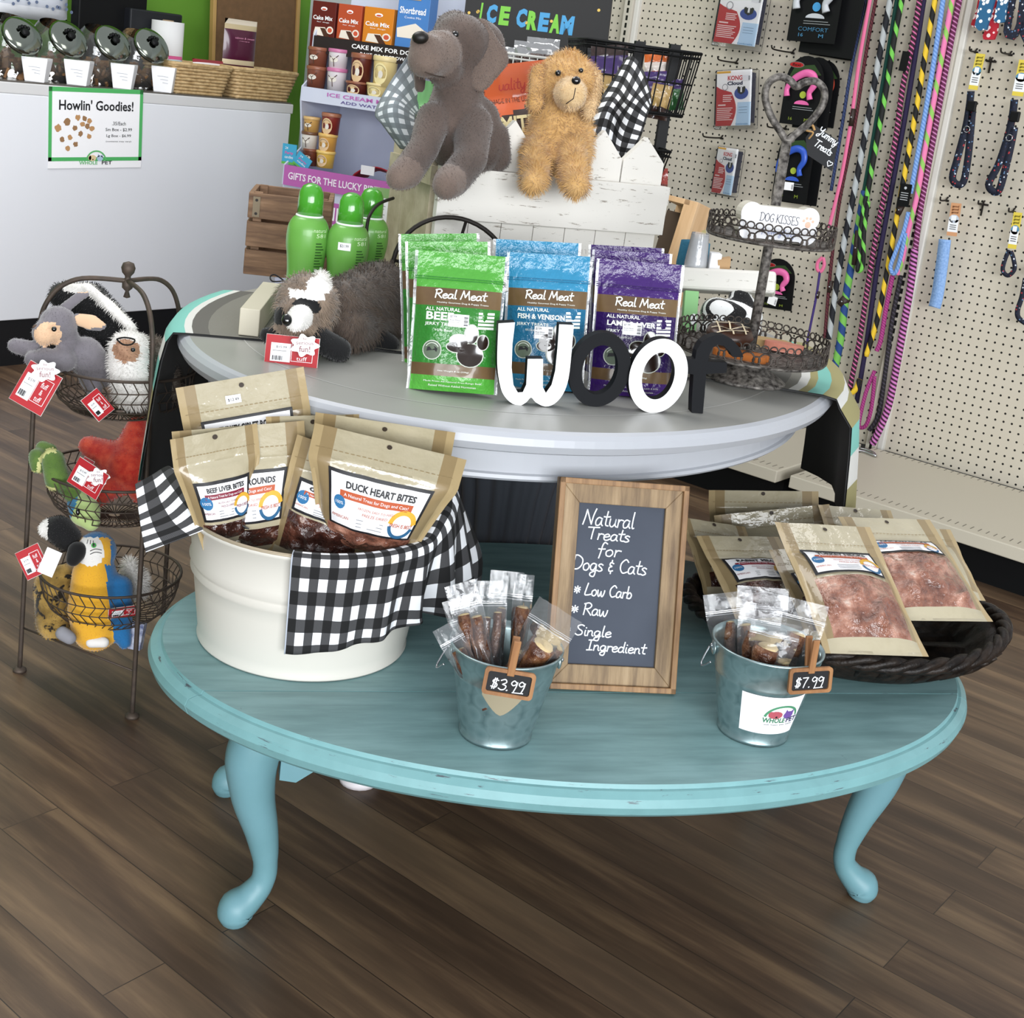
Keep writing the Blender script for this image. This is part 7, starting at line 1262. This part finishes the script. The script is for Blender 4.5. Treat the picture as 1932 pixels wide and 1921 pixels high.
# ================================================================== cardboard display of baking mixes
DX = 4.62
oB = P(532, 470, DX); m = Matrix.Translation(oB) @ Matrix.Rotation(YAW0 - radians(22), 4, 'Z'); DM = m
t = t_disp = thing('cardboard_display', 'tall white cardboard display of dog baking mixes beside the counter', 'display stand', m @ TR(0, 0, 0))
def dl(x, y, y0=0): return loc(DM @ TR(0, y0, 0), x, y)
WD = dl(845, 360)[0] - dl(536, 320)[0]; xl = dl(536, 320)[0]; dd = .34
M_cd = mt('display_card_white', '#c9cede', .6, var=(3, '#b8bfd6', .8)); M_pkc = mt('display_card_pink', '#b35fa8', .5); M_blk = mt('display_card_black', '#231a1a', .5)
zs = [dl(560, y)[1] for y in (470, 352, 314, 190, 162, 95, 62)]; ztop = dl(590, 5)[1]; lean = (dl(584, 10)[0] - dl(536, 320)[0]) / (ztop - dl(536, 320)[1]) * .35
zb = -oB.z
MB().box((xl + WD / 2, dd / 2, (zb + zs[1]) / 2), (WD, dd, zs[1] - zb)).build('base_carton', M_cd, t)
fb = lambda x, y: Vector((x, -.0008, y))
b = MB(); c0, c1 = dl(590, 388), dl(720, 432); b.quad(c0[0], dl(600, 418)[1], xl + WD, dl(600, 378)[1], fb, 0, 2, 1); b.build('pink_band', M_pkc, t); b = MB(); b.text('BIRTHDAY', c0[0] + .20, dl(600, 399)[1], .32, fl(.0016), 0, .045, .03); b.build('band_lettering', M_wh, t)
def tier(za, zb_, y0, words, m1, c1, words2=None, c2=None, ct=.5, wt=.72):
    z0, z1 = za, zb_; x0 = xl + lean * (z0 - zs[2]); MB().box((x0 + WD / 2, y0 - .004, (z0 + z1) / 2), (WD * .98, .006, z1 - z0)).build('tier_strip', m1, t); MB().box((x0 + WD / 2, y0 + dd * .4, z0 + .005), (WD * .97, dd * .8, .008)).build('tier_shelf', M_cd, t)
    f = lambda x, y: Vector((x, y0 - .0085, y)); b = MB(); zz = (z0 + z1) / 2; b.text(words, x0 + WD * ct, zz + (z1 - z0) * (.17 if words2 else .0), WD * wt, f, 0, (z1 - z0) * (.27 if words2 else .36), .02); b.build('strip_lettering', c1, t)
    if words2: b = MB(); b.text(words2, x0 + WD * (ct + .01), zz - (z1 - z0) * .22, WD * wt * .78, f, 0, (z1 - z0) * .2, .015); b.build('strip_lettering', c2, t)
    return x0
x3 = tier(zs[1], zs[2], .0, 'GIFTS FOR THE LUCKY BIRTHDAY DOG', M_pkc, ink('#efe6f2'), None, None, .44, .80)
x2 = tier(zs[3], zs[4], .06, 'ICE CREAM MIX FOR DOGS', M_cd, ink('#b565ad'), 'ADD WATER AND FREEZE', ink('#584a86'), .52, .70)
x1 = tier(zs[5], zs[6], .10, 'CAKE MIX FOR DOGS!', M_blk, M_wh, 'BAKE OR MICROWAVE', M_wh, .46, .42)
for X, nm in ((xl, 'side_panel'), (xl + WD, 'side_panel')):
    pr = [(.0, zs[1]), (.0, zs[2]), (.10, zs[2] + .06), (.06, zs[3]), (.06, zs[4]), (.13, zs[4] + .05), (.10, zs[5]), (.10, zs[6]), (.17, ztop), (dd, ztop), (dd, zs[1])]; b = MB(); n_ = len(pr)
    vs = [(X + lean * (z - zs[2]) + s_, y, z) for s_ in (-.003, .003) for y, z in pr]; b.add(vs, [tuple(range(n_)), tuple(range(2 * n_ - 1, n_ - 1, -1))] + [(i, i + n_, (i + 1) % n_ + n_, (i + 1) % n_) for i in range(n_)], 0, None, False); b.build(nm, M_cd, t)
b = MB(); b.add([(xl, dd, zs[1]), (xl + WD, dd, zs[1]), (xl + WD + lean * (ztop - zs[2]), dd, ztop + .12), (xl + lean * (ztop - zs[2]), dd, ztop + .12)], [(0, 1, 2, 3)], 0, None, False); b.build('back_panel', M_cd, t, solid=.006)
# boxes on the top tier
def mix_box(x0, x1, yt, lab, c, w1, w2, row=0, pict=None):
    y0 = .115; a, b_ = dl(x0, 80, y0), dl(x1, 80, y0); zf = zs[5] + .012; w = (b_[0] - a[0]); top = dl((x0 + x1) / 2, yt, y0)[1]; mm = DM @ TR((a[0] + b_[0]) / 2, y0, zf); t = thing('baking_mix_box', lab, 'box', mm, 'baking mix boxes on the cardboard display'); h = top - zf; f = fl(.001)
    MB().box((0, .03, h / 2), (w * .95, .06, h)).build('carton', ink(c, .4), t, bevel=.001); b = MB(); b.text(w1, -w * .02, h * .66, w * .78, f, 0, h * .09, .02); b.text(w2, 0, h * .57, w * .5, f, 0, h * .03); b.build('lettering', M_wh, t)
    b = MB(); b.disc(0, h * .85, w * .13, f, 0, 12, h * .04); b.disc(.0, h * .84, w * .09, fl(.0015), 1, 10, h * .02)
    if pict == 'cake': b.poly([(-w * .36, h * .3), (-w * .3, h * .46), (w * .1, h * .47), (w * .28, h * .28)], f, 2); b.poly([(-w * .1, h * .45), (w * .1, h * .45), (w * .3, h * .28), (w * .08, h * .28)], fl(.0015), 3); b.disc(w * .3, h * .42, w * .14, fl(.0018), 2, 14, h * .08); b.disc(w * .3, h * .42, w * .09, fl(.0022), 1, 12, h * .05)
    else: b.poly([(-w * .42, h * .3), (-w * .45, h * .42), (w * .1, h * .5), (w * .45, h * .4), (w * .4, h * .3)], f, 2); b.quad(-w * .2, h * .8, w * .2, h * .97, fl(.0018), 4, 2, 2)
    b.build('picture', [M_wh, ink('#c8553a'), ink('#e8ded0'), ink('#4a2a1c'), ink('#b99a6c')], t)
mix_box(583, 630, 2, 'dark red baking mix box at the left of the top display tier', '#5c1a16', 'Cake Mix', 'for dogs', 0, 'cake'); mix_box(632, 679, 8, 'red orange baking mix box, second on the top display tier', '#b04a2a', 'Cake Mix', 'for dogs', 0, 'cake'); mix_box(681, 740, 14, 'orange yellow baking mix box, third on the top display tier', '#cf7e22', 'Cake Mix', 'for dogs', 0, 'cake'); mix_box(743, 806, -30, 'blue shortbread mix box at the right of the top display tier', '#4a7fc0', 'Shortbread', 'Cookie Mix')
def cup(x, yb, yt, wpx, tier_, lab, c, lid, deco):
    zf = {2: zs[3] + .012, 3: zs[1] + .012}[tier_]; y0 = {2: .10, 3: .09}[tier_]; a = dl(x, (yb + yt) / 2, y0)[0]; k = ppm(DX + .05); h = (yb - yt) / k / .97; r = wpx / k / 2; z = dl(x, yb, y0)[1]; mm = DM @ TR(a * 1.0 + .004, y0, max(z, zf)); t = thing('dessert_cup', lab, 'cup', mm, 'dessert mix cups on the cardboard display')
    MB().lathe([(.001, 0), (r * .84, 0), (r * .95, h * .85), (r * .95, h * .86)], 24).build('cup_body', ink(c, .35), t); MB().lathe([(r * 1.0, h * .84), (r * 1.02, h * .86), (r * 1.02, h * .97), (r * .98, h), (.001, h)], 24, close=False).build('lid', ink(lid, .3), t)
    f = lambda x_, y_: Vector((sin(x_ / r) * (r * (.84 + .11 * y_ / h) + .0012), -cos(x_ / r) * (r * (.84 + .11 * y_ / h) + .0012), y_)); g = lambda x_, y_: f(x_, y_) + Vector((0, -.0006, 0)); b = MB()
    if deco: b.disc(0, h * .42, r * .68, f, 0, 16, h * .36); b.arc(0, h * .42, r * .55, .001, 20, 160, g, 2, 10, h * .28); b.disc(r * .1, h * .4, r * .22, g, 1, 10, h * .13)
    else: b.disc(0, h * .5, r * .5, f, 1, 10, h * .12); b.stroke([(-r * .5, h * .65), (0, h * .5), (r * .5, h * .7)], .003, g, 2); b.stroke([(0, h * .5), (r * .1, h * .2)], .003, g, 2)
    b.build('cup_print', [ink('#d8b88e' if c != '#dcc688' else '#e6d7a0'), ink('#ddd7cc'), ink('#4a3226')], t)
for q in ((595, 166, 128, 38, 2, 'lower copper cup at the left of the ice cream tier', '#7a4634', '#8f5a44', 0), (598, 128, 92, 38, 2, 'upper copper cup at the left of the ice cream tier', '#7a4634', '#8f5a44', 0), (633, 172, 132, 38, 2, 'lower white and magenta cup on the ice cream tier', '#d9d2d6', '#c2749c', 0), (636, 134, 96, 38, 2, 'upper white and magenta cup on the ice cream tier', '#d9d2d6', '#c2749c', 0),
          (672, 182, 156, 44, 2, 'lower brown cup with round label on the ice cream tier', '#5a241c', '#8f5a44', 1), (680, 160, 106, 42, 2, 'upper brown cup with round label on the ice cream tier', '#5a241c', '#8f5a44', 1), (712, 186, 160, 46, 2, 'lower pale yellow cup on the ice cream tier', '#dcc688', '#e0cd98', 1), (724, 164, 112, 46, 2, 'upper pale yellow cup on the ice cream tier', '#dcc688', '#e0cd98', 1),
          (584, 312, 282, 32, 3, 'bottom brown cup of the left tube on the gift tier', '#6a3624', '#7a4630', 0), (582, 284, 250, 32, 3, 'white giraffe print cup of the left tube on the gift tier', '#dcd6cc', '#6a4a34', 0), (586, 252, 222, 32, 3, 'tan cup at the top of the left tube on the gift tier', '#c49a58', '#d2ae74', 0), (612, 316, 286, 36, 3, 'yellow cup at the bottom of the right tube on the gift tier', '#d9b04a', '#e2c070', 1), (616, 288, 254, 36, 3, 'orange yellow cup in the middle of the right tube on the gift tier', '#cf9a48', '#dcb468', 1), (622, 256, 216, 36, 3, 'dark red cup at the top of the right tube on the gift tier', '#7a2a22', '#a06a50', 1)): cup(*q)
def dcard(name, lab, cat, TLq, TRq, BLq, y, c, marks=None, group=None):
    M_ = DM @ TR(0, y, 0); pl = lambda q: M_ @ Vector((loc(M_, *q)[0], 0, loc(M_, *q)[1])); m, w, h = quadM(pl(TLq), pl(TRq), pl(BLq)); t = thing(name, lab, cat, m, group); MB().box((0, .002, h / 2), (w, .004, h)).build('card', ink(c), t)
    if marks: marks(w, h, t)
    return t
def teal(w, h, t): b = MB(); b.text('24', -w * .2, h * .8, w * .2, FL, 0, h * .12); b.text('Party', 0, h * .55, w * .6, FL, 1, h * .18, .02); b.text('candles', 0, h * .36, w * .6, FL, 0, h * .14); b.quad(-w / 2, 0, w / 2, h * .12, FL, 2, 2, 1); b.build('lettering', [M_wh, ink('#d05fa0'), ink('#5fae4a')], t)
dcard('teal_packet', 'upright teal candle packet at the left edge of the gift tier', 'packet', (534, 270), (560, 274), (531, 308), .02, '#3f9fc4', teal, 'teal packets on the gift tier'); dcard('teal_packet', 'tilted teal candle packet at the left edge of the gift tier', 'packet', (566, 286), (590, 306), (552, 306), .012, '#3f9fc4', teal, 'teal packets on the gift tier')
def red_pile(w, h, t): b = MB(); b.quad(-w * .2, h * .2, w * .25, h * .6, FL, 0, 2, 2); b.build('white_card', M_wh, t)
a, c = dl(660, 320), dl(735, 296); mm = DM @ TR((a[0] + c[0]) / 2 + .02, .08, zs[1] + .012 + .045); t = thing('red_bowl', 'dark red folded fabric gift lying on the gift tier', 'fabric', mm); b = MB(); b.grid(lambda u, v: Vector(((u - .5) * .19, (v - .5) * .12, .05 * sin(pi * u) ** .7 * (1 - .4 * v) + .008 * sin(9 * u) * v)), 16, 8); b.build('fabric_fold', mt('dark_red_fabric', '#8f1522', .7), t, solid=.004); MB().box((.0, -.04, -.02), (.19, .05, .04)).build('folded_edge', mt('pink_white_fabric', '#cf9fb8', .8), t)
dcard('receipt_slip', 'small white paper slip on the gift tier beside the red fabric', 'paper', (675, 312), (700, 316), (680, 328), .01, '#dcdcdf')
p = P(738, 316, 4.35); tag(MB().lathe([(.001, 0), (.014, 0), (.015, .05), (.009, .062), (.001, .063)], 16, [0, 0, 0, 0]).lathe([(.0125, .062), (.0125, .082), (.001, .084)], 16, 1).build('small_vial', [ink('#d6c2a6'), ink('#cf8a2c')], None, M_=Matrix.Translation(DM @ Vector((dl(738, 300)[0], .03, zs[2] + .0)))), 'small bottle with orange cap at the right of the gift tier', 'bottle')
# ================================================================== black ice cream sign, racks and baskets behind the crate
m, w, h = quadM(P(868, -40, 4.1), P(1142, -28, 4.0), P(866, 118, 4.1)); t = thing('ice_cream_sign', 'black sign board with blue and green ice cream lettering', 'sign', m); MB().box((0, .006, h / 2), (w, .012, h)).build('board', mt('sign_black', '#0c0d10', .5), t)
xs = [(908, 25, 'I', 0), (928, 28, 'C', 1), (952, 32, 'E', 0), (984, 36, 'C', 1), (1005, 41, 'R', 0), (1026, 44, 'E', 1), (1048, 47, 'A', 0)]; xs += [(1070, 50, 'M', 1)]; b = MB()
for x, y, s_, c in xs:
    q = loc(m, x, y - 2); b.text(s_, q[0], q[1], .006 if s_ == 'I' else .032 if s_ != 'M' else .04, FL, c, .058, .06, 0, -3)
b.build('lettering', [ink('#6fb53c'), ink('#3f8fc0')], t); b = MB(); rr = random.Random(8)
for k in range(9): q = loc(m, rr.uniform(880, 1130), rr.uniform(2, 85)); b.disc(q[0], q[1], .005, FL, 0, 7)
b.build('yellow_sprinkles', ink('#cfae55'), t)
zf = -m.translation.z
for x in (-w * .42, w * .42): MB().tube([(x, .02, .02), (x, .02, (m.inverted() @ Vector((m.translation.x, m.translation.y, 0))).z)], .008, 8).build('stand_post', M_black, t)
def rack_basket(lab, p0, p1, y0, y1, dz, post_x, col, group, front=True):
    pass
RD_ = 3.35; rm = Matrix.Translation(P(1205, 215, RD_)) @ Matrix.Rotation(YAW0 + radians(8), 4, 'Z'); t = thing('black_wire_stand', 'black wire basket stand holding purple treat bags behind the crate', 'stand', rm); fl_z = -rm.translation.z
q = lambda x, y: loc(rm, x, y); xL, xR = q(1085, 110)[0], q(1297, 115)[0]; zT, zB_ = q(1250, 95)[1], q(1240, 212)[1]
for x in (q(1208, 78), q(1274, 84)): MB().box((x[0], 0, (x[1] + fl_z) / 2), (.026, .02, x[1] - fl_z)).build('post', M_black, t)
def wire_bin(z0, z1, x0, x1, y0=-.12, y1=.12, tp=.86):
    b = MB(); lo = lambda z, k: [((x0 + x1) / 2 + s_ * (x1 - x0) / 2 * k, (y0 + y1) / 2 + u * (y1 - y0) / 2 * k, z) for s_, u in ((-1, -1), (1, -1), (1, 1), (-1, 1))]
    for z, k, w_ in ((z1, 1, .004), (z1 - .012, .99, .003), (z0, tp, .004), ((z0 + z1) / 2, (1 + tp) / 2, .0022)): b.tube(lo(z, k), w_, 6, True)
    for i in range(4):
        A0, A1, B0, B1 = Vector(lo(z0, tp)[i]), Vector(lo(z0, tp)[(i + 1) % 4]), Vector(lo(z1, 1)[i]), Vector(lo(z1, 1)[(i + 1) % 4]); n_ = max(2, int((B1 - B0).length / .022))
        for k in range(n_ + 1): b.tube([A0.lerp(A1, k / n_), B0.lerp(B1, k / n_)], .0019, 5, cap=False)
    b.box(((x0 + x1) / 2, (y0 + y1) / 2, z0 - .002), ((x1 - x0) * tp, (y1 - y0) * tp, .006)); return b
wire_bin(zB_, zT, xL, xR).build('wire_basket', M_black, t); wire_bin(zB_ - .17, zT - .24, xL + .03, xR - .04).build('wire_basket', M_black, t)
RB_ = random.Random(11)
def crumple(lab, x, y0, y1, wpx, d, cs, group='treat bags in the black wire stand', tilt=0, sh=.03, name='treat_pouch'):
    m, h = fr((x, y1), (x + tilt, y0), d, d); w = wpx / ppm(d); t = thing(name, lab, 'bag', m, group); S = pouch_fn(w, h, sh, RB_.random() * 9, P_pillow, .0035); pouch_mesh(S, lambda u, v: min(len(cs) - 1, int((1 - v) * len(cs))), 14, 18).build('pouch', [mt('bag_' + c.strip('#'), c, .3, coat=.6) for c in cs], t)
ORG, PURP, BRN, GRNb, TANb = '#c9652c', '#35205a', '#2c1a16', '#2f5a34', '#a98c58'
crumple('orange and white treat bag in the black wire stand', 1240, 102, 170, 48, RD_, [ORG, '#c9bfb8', ORG, PURP]); crumple('purple treat bag under the orange one in the black wire stand', 1228, 135, 200, 60, RD_ - .05, [PURP, PURP, BRN]); crumple('dark green treat bag at the right of the black wire stand', 1272, 150, 208, 36, RD_ - .02, [PURP, GRNb, GRNb]); crumple('tan treat bag peeking behind the right gingham cloth', 1238, 160, 225, 40, RD_ - .08, [TANb, TANb, BRN], tilt=14)
crumple('dark purple treat bag left of the first black post', 1150, 85, 175, 70, RD_ + .04, [BRN, PURP, BRN, '#6a3a20']); crumple('purple treat bag with orange print behind the golden dog', 1135, 110, 215, 60, RD_ - .02, [PURP, '#5a3a1c', PURP]); crumple('tan treat bag with red script behind the golden dog', 1140, 140, 240, 62, RD_ - .12, [TANb, '#9a7f4c', TANb, BRN]); crumple('red treat bag in the lower black basket', 1240, 318, 380, 40, RD_ + .0, ['#8f3026', '#5f2018'])
m = Matrix.Translation(P(985, 135, 3.75)) @ Matrix.Rotation(YAW0 + radians(-3), 4, 'Z'); t = thing('white_wire_basket', 'white wire basket with clear bags below the ice cream sign', 'basket', m); q = lambda x, y: loc(m, x, y); b = MB(); z1 = q(985, 104)[1]; xa, xb = q(880, 100)[0], q(1060, 112)[0]
b = wire_bin(-.12, z1, xa, xb, -.02, .2, 1.0); b.build('wire_basket', mt('white_wire', '#c9c9c4', .4), t); zf = -m.translation.z
for x in (xa, xb): MB().tube([(x, .15, 0), (x, .15, zf)], .006, 8).build('post', mt('white_wire', '#c9c9c4', .4), t)
for k, (x, y0, y1, wp, lab) in enumerate(((1020, 72, 130, 62, 'clear bag of dark treats at the right of the white wire basket'), (985, 78, 132, 40, 'clear bag of dark treats in the middle of the white wire basket'), (950, 88, 135, 44, 'dark treat bag at the left of the white wire basket'))): 
    mm, h = fr((x, y1), (x + 6, y0), 3.8, 3.8); w = wp / ppm(3.8); t2 = thing('clear_treat_bag', lab, 'bag', mm, 'clear treat bags in the white wire basket'); S = pouch_fn(w, h, .05, k + 4, P_pillow, .003); pouch_mesh(S, lambda u, v: 1 if v < .45 and abs(u) < .8 else 0, 12, 14).build('clear_bag', [film('grey_bag_film', '#aaaaaa', .25), M_meatd], t2)
crumple('glossy black packet corner above the first black post', 1118, 92, 130, 70, 3.5, ['#16141a', '#221f2a'], 'treat bags in the black wire stand')
